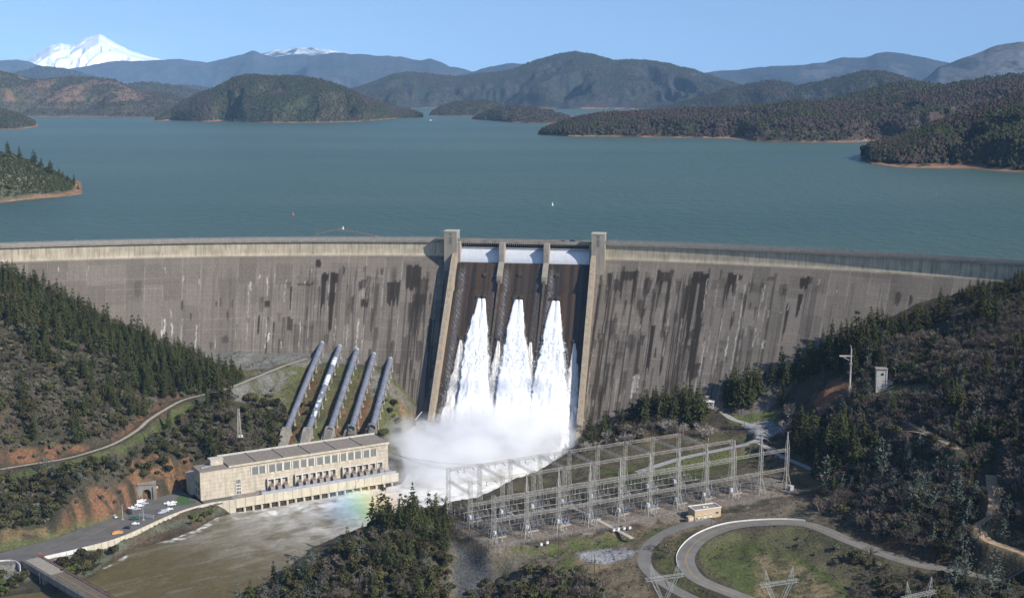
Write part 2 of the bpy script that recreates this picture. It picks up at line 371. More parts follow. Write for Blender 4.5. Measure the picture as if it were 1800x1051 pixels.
def dam_face(name, s0, s1):
    s = np.arange(s0, s1+.01, .62); z = np.concatenate([[148.6, 147.5, 145.5, 143.5, 141.5, 140, 139.2, 138.5, 137.9, 137.2, 136.5], np.arange(135.8, -6, -.62)])
    SS, ZZ = np.meshgrid(s, z); X, Y, nx, ny = crest(SS)
    d = face_d(ZZ); d = np.where((ZZ < 140.2) & (ZZ > 136.4), .8*np.maximum(0, 140.2-ZZ)**2/(2*3.8)*.95, d)
    D = np.where(ZZ > 140.2, 0, d)
    V = np.stack([X+nx*D, Y+ny*D, ZZ], -1).reshape(-1, 3)
    s_, z_ = SS.ravel(), ZZ.ravel()
    col = stains(s_, z_, 0)
    # scattered thin weeps
    seep = sstep(.50, .70, vn(s_*.42, s_*0+1, 81))*sstep(.40, .60, vn(s_*1.4, z_/34, 82))*sstep(133, 122, z_)
    side = np.clip((np.where(s_ > 0, 1.0-(s_-SR)/330, 1.0+(s_-SL)/260)), .05, 1)
    k = np.clip(.95*seep*side*np.where(s_ > 0, 1.25, .9), 0, .88)[:, None]; col = col*(1-k)+np.array([.038, .031, .025])*k
    wht = sstep(.80, .92, vn(s_*1.1, z_/9, 85))*sstep(.5, .75, vn(s_/14, z_/22, 86))*side*.30*sstep(132, 118, z_)
    k = wht[:, None]; col = col*(1-k)+np.array([.48, .46, .43])*k
    col = paint(s_, z_, col, proj(*V.T))
    g = np.random.default_rng(31 if s0 > 0 else 32)
    for i in range(150 if s0 > 0 else 95):
        right = s0 > 0; sc_ = (SR+4+g.random()**1.5*150) if right else (SL-4-g.random()**1.5*175)
        z0 = 7.6*np.floor((20+g.random()*112)/7.6)+g.choice([0, 1.5, 3.0]); ln_ = 6+g.exponential(16); hw = .25+g.exponential(.55); st = .35+.5*g.random(); blk = g.random() < .22
        if blk: hw = 1.2+2.6*g.random(); ln_ = 3+9*g.random(); st *= .7
        m = (np.abs(s_-sc_) < hw+2.5) & (z_ < z0+.6) & (z_ > z0-ln_-3)
        if not m.any(): continue
        fr = (z0-z_[m])/ln_; w_ = hw*(1-.4*fr)*(.6+.8*vn(z_[m]/5, s_[m]*0+i, 41)); end = 1-.5*vn(s_[m]*1.6, s_[m]*0+i, 42)*(0 if not blk else 1)
        k = st*sstep(.35, -.2, np.abs(s_[m]-sc_)-w_)*sstep(.4, 0, z_[m]-z0)*sstep(.08, -.12, fr-end)*(.6+.6*vn(s_[m]*2.2, z_[m]/12, 43)); k = np.clip(k, 0, .9)[:, None]
        col[m] = col[m]*(1-k)+np.array([.030, .025, .020])*k
    mono = np.floor(s_/15.2+.5); jx = np.abs(s_-mono*15.2-7.6+15.2*.5)   # lime along the contraction joints
    jx = np.abs((s_/15.2) % 1-.0)*15.2; jx = np.minimum(jx, 15.2-jx)
    act = sstep(.45, .75, vn(mono*3.1, z_/26, 46))*np.clip(1.15-np.where(s_ > 0, s_-SR, SL-s_)/330, .25, 1)*sstep(134, 126, z_)
    k = (.55*act*sstep(.55, .15, jx+.5*(vn(z_/3, mono, 47)-.5))*(.3+vn(s_, z_/3, 48)))[:, None]; k = np.clip(k, 0, .8)
    col = col*(1-k)+np.array([.42, .39, .35])*k
    return mesh_obj(name, V-DO, grid_faces(len(z), len(s))[:, ::-1], M_DAM, dam, col=col)
dam_face('downstream_face', SBEG, SL+2); dam_face('downstream_face', SR-2, SEND)
# deck body: parapets, cantilevered roadway, upstream face, one strip per wing
def sweep(name, s0, s1, prof, mat, step=4.0, smooth=False, closed=True, par=None):
    """prof: list of (d, z), d downstream of the crest line"""
    s = np.linspace(s0, s1, max(2, int((s1-s0)/step))); X, Y, nx, ny = crest(s); k = len(prof)
    V = np.zeros((len(s), k, 3))
    for j, (d, z) in enumerate(prof):
        V[:, j, 0] = X+nx*d; V[:, j, 1] = Y+ny*d; V[:, j, 2] = z
    Fc = grid_faces(len(s), k, wrap=closed).tolist()
    if closed: Fc += [list(range(k))[::-1], list(range((len(s)-1)*k, len(s)*k))]
    return mesh_obj(name, V.reshape(-1, 3)-DO, Fc, mat, par or dam, smooth)
for (a, b) in ((SBEG, SL-5.6), (SR+5.6, SEND)):
    sweep('roadway_deck', a, b, [(1.45, 148.4), (1.45, 150.0), (-9.2, 150.0), (-9.2, 60), (-.2, 60), (-.2, 148.4)], M_CONCD)
    sweep('road_surface', a, b, [(-.6, 150.006), (-.6, 150.03), (-7.2, 150.03), (-7.2, 150.006)], M_ROADP)
    sweep('parapet', a, b, [(1.5, 149.7), (1.5, 151.1), (1.1, 151.1), (1.1, 149.7)], M_TOWER)
    sweep('parapet', a, b, [(-8.9, 150.003), (-8.9, 151.1), (-9.25, 151.1), (-9.25, 150.003)], M_CONCD)
    for dd in (1.3, -9.05):
        st = np.arange(a, b-4.2, 4.0); ss_ = np.sort(np.concatenate([st, st+.22])); X, Y, nx, ny = crest(ss_); zr = (151.1, 151.28, 151.72, 151.92)
        V = np.concatenate([np.stack([X+nx*dd, Y+ny*dd, X*0+z_], -1) for z_ in zr])-DO; n = len(ss_)
        Fc = [[r_*n+i, r_*n+i+1, (r_+1)*n+i+1, (r_+1)*n+i] for r_ in range(3) for i in range(n-1) if r_ != 1 or i % 2 == 0]
        o = mesh_obj('railing', V, Fc, M_RAIL, dam); md = o.modifiers.new('thickness', 'SOLIDIFY'); md.thickness = .16
# left end block
p = crest(SBEG); X, Y, nx, ny = [float(q) for q in p]
q = np.array([X, Y])-SO
MB().prism([(q[0]-8, q[1]-3), (q[0]+2.0, q[1]-3), (q[0]+2.0, q[1]+10), (q[0]-8, q[1]+10)], 120, 151.6).build('abutment_block', M_CONC, dam)

# ------------------------------------------------------------------ spillway
def loc_build(mb_or_V, name, mat, Fc=None, smooth=False, col=None, parent=None):
    """geometry given in the spillway frame (u, d, z) -> child of the dam"""
    if isinstance(mb_or_V, MB): V = np.array(mb_or_V.V); Fc = mb_or_V.F
    else: V = np.asarray(mb_or_V)
    W = LW(V[:, 0], V[:, 1], V[:, 2])-DO
    if isinstance(Fc, list): Fc = [f[::-1] for f in Fc]
    else: Fc = Fc[:, ::-1]
    return mesh_obj(name, W, Fc, mat, parent or dam, smooth, col=col)
def floor_d(z):
    z = np.asarray(z, float); lin = .8*(140-z)+FLO
    zo = np.maximum(133.0-z, 0)
    og = 6.0+np.sqrt(zo*14.0)*.9
    return np.where(z > 112, np.minimum(og, lin) if True else lin, lin)
def chute_mat():
    m, nt, b = new_mat('wet_chute_concrete')
    a = nd(nt, 'ShaderNodeVertexColor', layer_name='col').outputs[0]
    f1 = noise(nt, .7, 6, .7, stretch=(1.6, 1.6, .06), lo=.3, hi=.7)
    c = mix(nt, mix(nt, a, (.7, .7, .7), 1, 'MULTIPLY'), mix(nt, a, (1.3, 1.25, 1.2), 1, 'MULTIPLY'), f1)
    nt.links.new(c, b.inputs['Base Color']); b.inputs['Roughness'].default_value = .45
    f2 = noise(nt, .8, 4, .7, stretch=(1, 1, .5))
    bp = nd(nt, 'ShaderNodeBump'); bp.inputs['Strength'].default_value = .4; bp.inputs['Distance'].default_value = .2
    nt.links.new(f2, bp.inputs['Height']); nt.links.new(bp.outputs[0], b.inputs['Normal'])
    return m
M_CHUTE = chute_mat()
PIERU = [-IW+(2*IW)/3.0, -IW+(2*IW)*2/3.0]
u = np.arange(-IW-.3, IW+.31, .45); zz = np.concatenate([np.arange(133.0, 124, -.4), np.arange(124, -8, -.7)])
UU, ZZ = np.meshgrid(u, zz); DD = floor_d(ZZ)
uu, z_ = UU.ravel(), ZZ.ravel()
wv = vn(uu*.55, z_/60, 91)*.6+vn(uu*1.6, z_/40, 92)*.4
brown = np.array([.054, .032, .016]); dark = np.array([.020, .015, .012]); grey = np.array([.075, .066, .060])
bay = np.minimum(np.minimum(np.abs(uu+IW), np.abs(uu-PIERU[0]-2)), np.abs(uu-PIERU[1]-2))
bu = (uu+IW) % (2*IW/3.0)
k = sstep(.38, .62, wv+.10*(np.exp(-((bu-19)/7)**2)))[:, None]
cc = dark*(1-k)+brown*k
k = sstep(.45, .75, vn(uu*.3, z_/90, 95))[:, None]*.5; cc = cc*(1-k)+np.array([.040, .034, .030])*k
# broken sheet of white spray sliding down the wall side of every bay
rp = .5+.5*np.sin((z_*1.9+bu*1.9)+3*vn(bu*.8, z_/3, 96))
sp = np.exp(-((bu-5.6)/2.4)**2)+.35*np.exp(-((bu-32.6)/2.2)**2)*(uu < PIERU[1])
k = (np.clip(sp*(.08+.5*rp*vn(uu*1.1, z_*.9, 97)), 0, .62)*sstep(133, 122, z_))[:, None]
cc = cc*(1-k)+np.array([.42, .42, .43])*k
V = np.stack([uu, DD.ravel(), z_], -1)
loc_build(V, 'spillway_chute', M_CHUTE, grid_faces(len(zz), len(u)), col=cc)
# sill block below the gates and upstream body
loc_build(MB().box(-IW-.3, IW+.3, -9, 6.02, 100, 132.6), 'gate_sill', M_CONCD)
def wall_top(z): return .8*(140-z)+FLO+11.0
def training_wall(u0, u1, name='training_wall'):
    zs = np.concatenate([[141.5, 140, 138, 136], np.arange(134, -8, -3.0)])
    V = []; Fc = []
    for z in zs:
        dt = wall_top(z) if z < 136 else [9.5, 12.0, 14.6, 17.0][[141.5, 140, 138, 136].index(z)]
        for uq in (u0, u1): V += [(uq, dt, z), (uq, max(-1.0, .8*(138.5-z)-4), z)]
    n = len(zs)
    for i in range(n-1):
        a = i*4; b = a+4
        Fc += [(a, b, b+1, a+1), (a+2, a+3, b+3, b+2), (a, a+2, b+2, b)]
    Fc += [(0, 1, 3, 2)]
    V = np.array(V)
    # pigment stripes along the top
    return loc_build(V, name, M_WALLT, Fc)
def wallmat():
    m, nt, b = new_mat('training_wall_concrete')
    f1 = noise(nt, .5, 5, .7, stretch=(1, 1, .25)); f2 = noise(nt, 1.4, 5, .7, stretch=(1, 1, .08), lo=.45, hi=.6)
    c = mix(nt, mix(nt, (.37, .325, .26), (.18, .155, .125), f1), (.30, .22, .13), f2)
    nt.links.new(c, b.inputs['Base Color']); b.inputs['Roughness'].default_value = .9; return m
M_WALLT = wallmat()
training_wall(-IW-3.6, -IW); training_wall(IW, IW+3.6)
# towers
def tower(uc):
    tw = MB(); w = 5.4
    tw.box(uc-w, uc+w, -1.5, 10.4, 118, 158.2)
    o = loc_build(tw, 'hoist_tower', M_TOWER)
    cap = MB().box(uc-w-.25, uc+w+.25, -1.8, 10.7, 158.2, 159.0); loc_build(cap, 'cap', M_CONC, parent=o)
    for (z0, z1) in ((148.2, 154.2), (155.4, 157.2)):
        mb = MB(); mb.box(uc-1.1, uc+1.1, 10.3, 10.46, z0, z1); loc_build(mb, 'louvre_window', M_GLASSD, parent=o)
        fr = MB()
        for k in range(int((z1-z0)/.75)): fr.box(uc-1.1, uc+1.1, 10.47, 10.56, z0+.2+k*.75, z0+.45+k*.75)
        fr.box(uc-.12, uc+.12, 10.57, 10.62, z0, z1); loc_build(fr, 'window_frame', M_TOWER, parent=o)
    mb = MB().box(uc+w, uc+w+.1, 3, 6, 150, 152.6); loc_build(mb, 'door', M_DARK, parent=o)
    return o
tower(-HW); tower(HW)
# the tower feet under the crest carry on down as broad buttress plates
M_DIV = simple('dark_stained_concrete', (.085, .068, .052), .85, var=.4, scale=.3, stretch=(1, 1, .2))
# piers and divider walls
for k, uc in enumerate(PIERU):
    mb = MB(); prof = [(-6, 149.4), (8.6, 149.4), (9.6, 141), (9.4, 134), (13.5, 131.5), (17, 127.5), (20.5, 124), (20.5, 118), (0, 124), (-6, 124)]
    n = len(prof); V = [(uc-2.1, d, z) for d, z in prof]+[(uc+2.1, d, z) for d, z in prof]
    mb.add(V, [(i, n+i, n+(i+1) % n, (i+1) % n) for i in range(n)]+[tuple(range(n)), tuple(range(n, 2*n))[::-1]])
    loc_build(mb, 'gate_pier', M_TOWER)
    mb = MB(); zs = np.arange(122, 30, -4.0); V = []
    for z in zs:
        h = 2.2*max(.12, 1-(122-z)/75); d0 = .8*(140-z)+FLO
        V += [(uc-.8, d0+h, z), (uc+.8, d0+h, z), (uc+.8, d0-1, z), (uc-.8, d0-1, z)]
    mb.add(V, [tuple(f) for f in grid_faces(len(zs), 4, wrap=True)]+[(0, 1, 2, 3)]); loc_build(mb, 'divider_wall', M_DIV)
# side piers next to the towers
for uc in (-IW+.9, IW-.9):
    mb = MB().box(uc-.9, uc+.9, -6, 7.6, 126, 149.4); loc_build(mb, 'side_pier', M_TOWER)
# drum gates
bays = [(-IW+1.8, PIERU[0]-2.1), (PIERU[0]+2.1, PIERU[1]-2.1), (PIERU[1]+2.1, IW-1.8)]
for (a, b) in bays:
    prof = [(-2.5, 143.6), (-1.2, 143.6), (.2, 142.7), (1.5, 141.5), (2.8, 139.9), (3.9, 138.0), (4.7, 136.2), (5.2, 134.5), (5.4, 132.6)]
    us = np.linspace(a+.05, b-.05, 8); V = [(uq, d, z) for uq in us for d, z in prof]
    g = loc_build(np.array(V), 'drum_gate', M_GATE, grid_faces(len(us), len(prof))[:, ::-1], smooth=True)
    mb = MB()
    mb.box(a+.05, b-.05, -2.6, -.3, 143.7, 145.0); loc_build(mb, 'gate_lip', M_GATEG, parent=g)
# bridge over the spillway with ribs under the deck
mb = MB(); mb.box(-HW+5.4, HW-5.4, -9.2, 1.6, 149.0, 150.2); loc_build(mb, 'spillway_bridge', M_CONCD)
mb = MB(); mb.box(-HW+5.4, HW-5.4, -7.2, -.6, 150.21, 150.24); loc_build(mb, 'road_surface', M_ROADP)
mb = MB(); mb.box(-HW+5.4, HW-5.4, 1.2, 1.65, 148.4, 151.2); loc_build(mb, 'parapet', M_CONCD)
mb = MB(); mb.box(-HW+5.4, HW-5.4, -9.25, -8.8, 150.22, 151.2); loc_build(mb, 'parapet', M_CONCD)
for (a, b) in bays:
    mb = MB(); n = 20
    for k in range(n):
        uq = a+(b-a)*(k+.5)/n
        mb.bar((uq, 1.5, 148.4), (uq-.9, -3.5, 145.0), .5); mb.bar((uq, -4, 148.9), (uq, 1.5, 148.2), .4)
    loc_build(mb, 'bridge_bracket', M_CONC)
    mb = MB(); mb.box(a, b, -4.6, -3.6, 140, 149.0); loc_build(mb, 'dark_backing', M_DARK)  # near-black backing behind the bridge brackets
# outlet eyebrows on the chute face
M_EYE_ = 0
M_EYE = simple('outlet_hood', (.045, .036, .028), .8)
def outlet(px, py, sz=1.6):
    uo, zo = floor_hit(px, py); d = .8*(140-zo)+FLO
    mb = MB(); prof = [(d-.6, zo+2.6), (d+1.0, zo+1.2), (d+1.3, zo-.6), (d-.2, zo+.1)]
    V = [(uo-sz, a, b) for a, b in prof]+[(uo+sz, a, b) for a, b in prof]
    mb.add(V, [(i, 4+i, 4+(i+1) % 4, (i+1) % 4) for i in range(4)]+[(0, 1, 2, 3), (7, 6, 5, 4)])
    o = loc_build(mb, 'outlet_hood', M_EYE)
    mb = MB(); mb.cone((uo, d-.9, zo-1.4), (uo, d+.75, zo-1.7), sz*.85, sz*.85, 12); loc_build(mb, 'outlet_mouth', M_DARK, parent=o)
for q in ((853, 485), (915, 485), (980, 486), (841, 523), (852, 523), (905, 525), (917, 525), (971, 527), (982, 527), (810, 596), (876, 598), (933, 600), (1010, 602)): outlet(*q)
# ------------------------------------------------------------------ near terrain: height field fitted to surveyed points
CONTACT = [(0,460),(60,492),(130,527),(200,562),(270,592),(330,612),(430,618),(520,618),(600,629),(650,640),(690,662),(720,695),(744,735),
           (1028,765),(1060,748),(1120,718),(1180,700),(1235,682),(1300,642),(1400,612),(1480,585),(1600,540),(1700,508),(1800,482)]
CP = []
for q in CONTACT:
    p = face_hit(*q); CP.append(p); CP.append(p+np.array([0, 45., -1.0])); CP.append(p+np.array([0, 160., -8.]))
for q in [(-80,985,8),(0,968,8),(0,945,13),(0,880,27),(0,835,38),(0,790,49),(0,700,74),(0,600,98),(0,520,118),(-150,900,30),(-150,700,85),(-150,550,125),
          (60,815,39),(110,807,40),(200,780,43),(260,740,47),(310,710,50),(400,683,55),(450,662,58),(500,642,61),(535,632,63),
          (100,925,14),(110,890,24),(100,850,32),(100,740,59),(100,660,78),(100,590,97),(200,700,60),(200,640,75),(200,600,83),(290,650,66),(300,630,68),(350,650,62),
          (95,945,8),(150,925,8),(210,905,8),(200,890,13),(200,860,23),(200,830,31),(150,905,15),(150,870,26),(150,830,36),
          (257,876,9),(257,850,18),(257,820,28),(257,780,38),(300,845,16),(300,800,31),(300,760,39),(340,850,9),(340,810,22),(340,760,38),(400,740,44),(421,765,36),(440,700,48),(440,650,58),
          (480,795,20),(560,785,20),(640,772,20),(705,705,38),(700,750,24),(740,750,16),(700,790,9),(720,775,10),
          (150,985,3),(250,960,2.5),(340,925,2.5),(100,1012,3),(20,1020,3),(-60,1040,3),(0,995,6),
          (900,985,21),(1000,975,22.5),(1100,1000,19),(1000,1040,13),(850,1000,14),(870,1040,6),(800,960,20),(780,920,23),(920,1060,9),(800,1060,3),(1100,1060,14),
          (700,930,27),(640,940,27),(680,960,29),(600,985,24),(560,1010,18),(500,1040,10),(700,1010,20),(750,960,26),(620,1051,12),(720,1060,8),(440,1060,6),
          (1300,980,18),(1400,1000,17),(1400,1051,15),(1500,1020,17),(1600,1040,18),(1350,950,22),(1700,1051,19),(1250,975,20),(1180,960,22),(1160,990,21),
          (1450,880,29),(1500,920,29),(1500,850,36),(1500,800,44),(1400,800,32),(1450,760,43),(1500,720,60),(1493,695,67),(1450,685,67),(1420,712,48),(1400,660,64),(1400,760,37),(1400,850,27),
          (1340,750,33),(1290,735,34),(1243,708,39),(1300,690,48),(1350,700,46),(1300,660,58),(1550,680,74),(1500,640,80),
          (1600,640,88),(1700,600,105),(1800,560,121),(1700,700,86),(1800,650,104),(1600,750,68),(1700,800,68),(1800,750,86),(1600,850,50),(1700,880,52),(1800,850,66),
          (1600,920,37),(1700,950,36),(1800,960,39),(1740,905,46),(1800,1025,24),(1600,990,25),(1500,955,26),(1400,918,27),(1280,925,25.5),(1210,970,23.5),(1230,1020,20.5),(1330,1060,17),
          (1150,745,29),(1100,765,25),(1040,785,14),(1060,800,20),(1250,760,28),(1200,740,31),
          (1950,1000,40),(1950,800,90),(1950,600,130),(1950,500,145)]:
    CP.append(P(*q))
for q in [(-300, 450, 3), (-150, 420, 2), (0, 450, 4), (150, 450, 12), (300, 450, 22), (430, 450, 50), (-450, 500, 10), (-550, 700, 60), (-600, 900, 120), (-560, 1050, 150), (-620, 1180, 160), (560, 700, 120), (600, 900, 150)]:
    CP.append(np.array(q, float))
# penstock lines: five pipes from the dam face down to the powerhouse
PEN = [((566,604),(503,758),(495,789)),((597,610),(541,758),(534,783)),((627,616),(580,756),(574,778)),((657,623.5),(618,753),(612,772)),((686,632),(654.5,751),(650,766))]
PENL = []
for (a, b, c) in PEN:
    A = face_hit(*a); B = P(*b, 31.0); Cc = P(*c, 22.0); PENL.append((A, B, Cc))
    for t in np.linspace(.06, 1, 7): q = A+(B-A)*t; q[2] -= 4.2; CP.append(q)
    CP.append(np.array([Cc[0], Cc[1], 20.0]))
CP = np.array(CP)
def rbf_fit(pts):
    n = len(pts); A = np.zeros((n+3, n+3)); xy = pts[:, :2]/100
    r = np.hypot(xy[:, None, 0]-xy[None, :, 0], xy[:, None, 1]-xy[None, :, 1])
    A[:n, :n] = -r; A[:n, :n] -= 0*np.eye(n); A[np.arange(n), np.arange(n)] += .02
    A[:n, n] = 1; A[:n, n+1:] = xy; A[n, :n] = 1; A[n+1:, :n] = xy.T
    return np.linalg.solve(A, np.concatenate([pts[:, 2], [0, 0, 0]])), xy
_rw, _rx = rbf_fit(CP)
def rbf(X, Y):
    X = np.asarray(X, float).ravel()/100; Y = np.asarray(Y, float).ravel()/100; out = np.zeros(len(X)); n = len(_rx)
    for a in range(0, len(X), 20000):
        x = X[a:a+20000]; y = Y[a:a+20000]
        r = np.hypot(x[:, None]-_rx[None, :, 0], y[:, None]-_rx[None, :, 1])
        out[a:a+20000] = -(r@_rw[:n])+_rw[n]+_rw[n+1]*x+_rw[n+2]*y
    return out
def W(pts, z): return [tuple(P(x, y, z)[:2]) for x, y in pts]
# powerhouse frame
PA = P(353.3, 880, 8)[:2]; PB = P(683, 827, 8)[:2]
PU = (PB-PA)/np.hypot(*(PB-PA)); PV = np.array([-PU[1], PU[0]]); PL = float(np.hypot(*(PB-PA)))
def PW(u, v): return tuple(PA+PU*u+PV*v)
print('POWERHOUSE len', PL, 'angle', math.degrees(math.atan2(PU[1], PU[0])))
WALLTOP = [(77,977),(143,962),(214,942),(300,904),(360,885),(414,877)]
wall_w = [tuple(P(x, y, 9)[:2]) for x, y in WALLTOP]
wq = np.array(wall_w[-1])-PA; WV = float(wq@PV)          # deck edge distance in front of the house
DECK_U0 = float(wq@PU)
LOT = W([(-140,1000),(0,972),(95,946),(150,926),(210,906),(246,880),(300,868),(335,852)], 8)+[PW(-6, 40), PW(-4, 30), PW(PL+1, 30), PW(PL+3, WV)]+[PW(DECK_U0, WV)]+wall_w[::-1][1:]+W([(50,988),(0,990),(-140,1012)], 8)
_y0 = P(868, 956, 25)[:2]; _y1 = P(1381.5, 860, 25)[:2]; _yl = float(np.hypot(*(_y1-_y0))); _yu = (_y1-_y0)/_yl; _yv = np.array([-_yu[1], _yu[0]])
def _yw(u, v): return tuple(_y0+_yu*u+_yv*v)
YARD = [_yw(-5, -5), _yw(60, -8), _yw(_yl+6, -9), _yw(_yl+12, 30), _yw(_yl*.95, 56), _yw(_yl*.55, 66), _yw(-4, 63)]
YARD_ = W([(787,903),(868,958),(950,963),(1100,938),(1200,917),(1300,903),(1425,880),(1395,855),(1335,800),(1260,772),(1130,780),(1000,802),(900,848),(800,880)], 25)
RIVER = W([(-140,1090),(-60,1062),(30,1046),(95,1040),(170,1012),(185,995),(215,980),(240,965),(300,950),(330,940),(365,920),(385,908),(411,900)], 0)
RIVER += [PW(DECK_U0, WV-.5), PW(PL+3, WV-.5), PW(PL+14, 0)]
_bl = LW(-IW-4.6, 100, 0)[:2]; _br = LW(IW+4.6, 100, 0)[:2]
RIVER += [tuple(P(712, 815, 0)[:2]), tuple(P(738, 782, 0)[:2]), tuple(LW(-IW-4.6, 108, 0)[:2]), tuple(LW(-IW-4.6, 60, 0)[:2]), tuple(LW(IW+4.6, 60, 0)[:2]), tuple(LW(IW+4.6, 108, 0)[:2]),
          (42, 925), (30, 895), (0, 845), (-25, 800), (-50, 772), (-75, 740), (-95, 715), (-130, 670), (-165, 615), (-200, 540), (-300, 380), (-700, 380), (-700, 560)]
def ground(X, Y, detail=True):
    sh = np.shape(X); X = np.asarray(X, float).ravel(); Y = np.asarray(Y, float).ravel()
    z = rbf(X, Y)
    rough = 0
    if detail: rough = (fbm(X/18, Y/18, 41, 4)-.5)*5.0+(vn(X/4, Y/4, 47)-.5)*.8
    dl = sdpoly(X, Y, LOT); dy = sdpoly(X, Y, YARD); dr = sdpoly(X, Y, RIVER)
    dmp = sstep(0, 14, np.minimum(dl, dy)); z = z+rough*dmp
    z = np.where(dl < 0, 7.92, 7.92+(z-7.92)*sstep(0, 3.0, dl))
    z = np.where(dy < 0, 25.0, 25+(z-25)*sstep(0, 12.0, dy))
    z = np.maximum(z, .8) 
    z = np.where(dr < 6, -3+(z+3)*sstep(-3, 5, dr)*1.0, z)
    z = np.where(dr < -3, -4, z)
    # keep below the lake behind the dam
    m = crestS(X); sd = (Y-crestY(X))/np.hypot(1, m)
    z = np.where((sd > 0), np.minimum(z, np.where((X > -440) & (X < 480), 120, 138)), z)
    emb = ((X < -434) | (X > 474)) & (np.abs(Y-crestY(np.clip(X, -436, 480))) < 26)   # earth shoulders at both ends of the dam
    z = np.where(emb, np.maximum(z, 145.5-.0*X), z)
    return z.reshape(sh)
def roads_flat(X, Y, Z):
    return Z
def smooth_line(pts, n=12):
    pts = np.array(pts, float); out = []
    for i in range(len(pts)-1):
        p0 = pts[max(0, i-1)]; p1 = pts[i]; p2 = pts[i+1]; p3 = pts[min(len(pts)-1, i+2)]
        for t in np.arange(n)/n:
            out.append(.5*((2*p1)+(-p0+p2)*t+(2*p0-5*p1+4*p2-p3)*t*t+(-p0+3*p1-3*p2+p3)*t**3))
    out.append(pts[-1]); return np.array(out)
def RP(pts): return smooth_line([P(*q) for q in pts])
ROADS = {
 'hillside_track': (RP([(-60,838,37),(0,825,38),(60,815,39),(110,807,40),(150,797,41.5),(200,780,43),(240,757,46),(262,738,48),(290,720,50),(320,704,52),(360,693,54),(400,683,56),(450,663,58.5),(500,643,61.5),(540,630,64)]), 4.6),
 'loop_road': (RP([(1950,1055,23),(1800,1025,24),(1700,1006,24.5),(1600,988,25),(1500,953,26),(1440,928,27),(1400,919,27),(1340,919,26.5),(1280,926,25.5),(1235,944,24.5),(1210,968,23.5),(1207,992,22.5),(1228,1018,20.5),(1285,1042,18),(1345,1066,16),(1420,1110,14)]), 9.6),
 'service_road': (RP([(1255,915,25),(1200,925,24.6),(1160,943,23.5),(1137,965,22.8),(1133,990,21.5),(1150,1012,20),(1190,1038,18),(1240,1062,16.5),(1300,1090,15)]), 7.5),
 'gravel_road': (RP([(1262,716,38),(1285,735,35),(1310,744,34),(1335,753,33.5),(1330,775,31.5),(1270,790,28),(1200,805,26),(1120,830,25.1)]), 5.5),
 'yard_access_road': (RP([(1335,778,31.5),(1370,800,30),(1420,822,30.5),(1450,838,31)]), 5),
 'dirt_path': (RP([(1560,750,64),(1600,764,66),(1650,783,69),(1680,797,70)]), 4.0),
 'upper_dirt_path': (RP([(1585,738,67),(1620,755,70),(1660,775,73),(1685,790,73)]), 4.0),
 'ridge_dirt_track': (RP([(1640,600,98),(1690,615,101),(1745,632,103)]), 4),
 'lower_dirt_track': (RP([(1742,835,63),(1745,860,59),(1748,885,55),(1740,905,50),(1722,925,44),(1735,948,40),(1780,965,38),(1850,990,36)]), 6),
}
_g0 = ground
def ground(X, Y, detail=True):
    Z = _g0(X, Y, detail); sh = np.shape(Z); x = np.asarray(X, float).ravel(); y = np.asarray(Y, float).ravel(); z = Z.ravel().copy()
    for nm, (L, wd) in ROADS.items():
        lo = L.min(0)-14; hi = L.max(0)+14
        m = np.where((x > lo[0]) & (x < hi[0]) & (y > lo[1]) & (y < hi[1]))[0]
        if len(m) == 0: continue
        bd = np.full(len(m), 1e9); bz = np.zeros(len(m))
        for i in range(len(L)-1):
            a = L[i]; e = L[i+1]-a; q = e[0]**2+e[1]**2+1e-9
            t = np.clip(((x[m]-a[0])*e[0]+(y[m]-a[1])*e[1])/q, 0, 1)
            d = np.hypot(x[m]-a[0]-t*e[0], y[m]-a[1]-t*e[1]); k = d < bd
            bd[k] = d[k]; bz[k] = (a[2]+t*e[2])[k]
        f = sstep(wd/2+1.2, wd/2+7, bd); z[m] = bz*(1-f)+z[m]*f
    return z.reshape(sh)
def gz(x, y): return float(ground(np.array([x]), np.array([y]))[0])
def onground(px, py, z0=20.0):
    """photo bearing -> the place where it meets the ground"""
    r = ray(px, py); t = np.arange(560, 1250, 1.0); X = r[0]*t; Y = r[1]*t; z = CAMH+r[2]*t
    g = ground(X, Y); k = np.argmax(z < g)
    return np.array([X[k], Y[k], g[k]])
gx = np.arange(-640, 640, 1.9); gy = np.concatenate([np.arange(380, 560, 6.0), np.arange(560, 1100, 1.9), np.arange(1100, 1260, 8)])
GX, GY = np.meshgrid(gx, gy); GZ = ground(GX, GY)
TX, TY = proj(GX, GY, GZ)
# ---- ground cover colours, by surveyed outlines
col = np.zeros(GX.shape+(3,))
nA = fbm(GX/30, GY/30, 5, 4); nB = fbm(GX/7, GY/7, 6, 4); nC = vn(GX/2.5, GY/2.5, 7)
earth = np.array([.085, .068, .048]); litter = np.array([.060, .055, .036]); grass = np.array([.085, .100, .036]); orange = np.array([.20, .105, .060])
gravel = np.array([.175, .15, .125]); rock = np.array([.17, .165, .145]); scree = np.array([.10, .097, .088]); dry = np.array([.17, .14, .085])
k = sstep(.4, .6, nA)[..., None]; col[:] = litter*(1-k)+earth*k
def region(poly, c, soft=6, mixn=.0, world=False, jit=10):
    jx = (fbm(GX/9, GY/9, 61, 3)-.5)*2*jit; jy = (fbm(GX/9, GY/9, 62, 3)-.5)*2*jit
    d = sdpoly(TX+jx, TY+jy, poly); k = sstep(soft/2, -soft/2, d)
    if mixn: k = k*sstep(mixn-.12, mixn+.12, nB*.6+nC*.4)
    col[:] = col*(1-k[..., None])+np.array(c)*k[..., None]
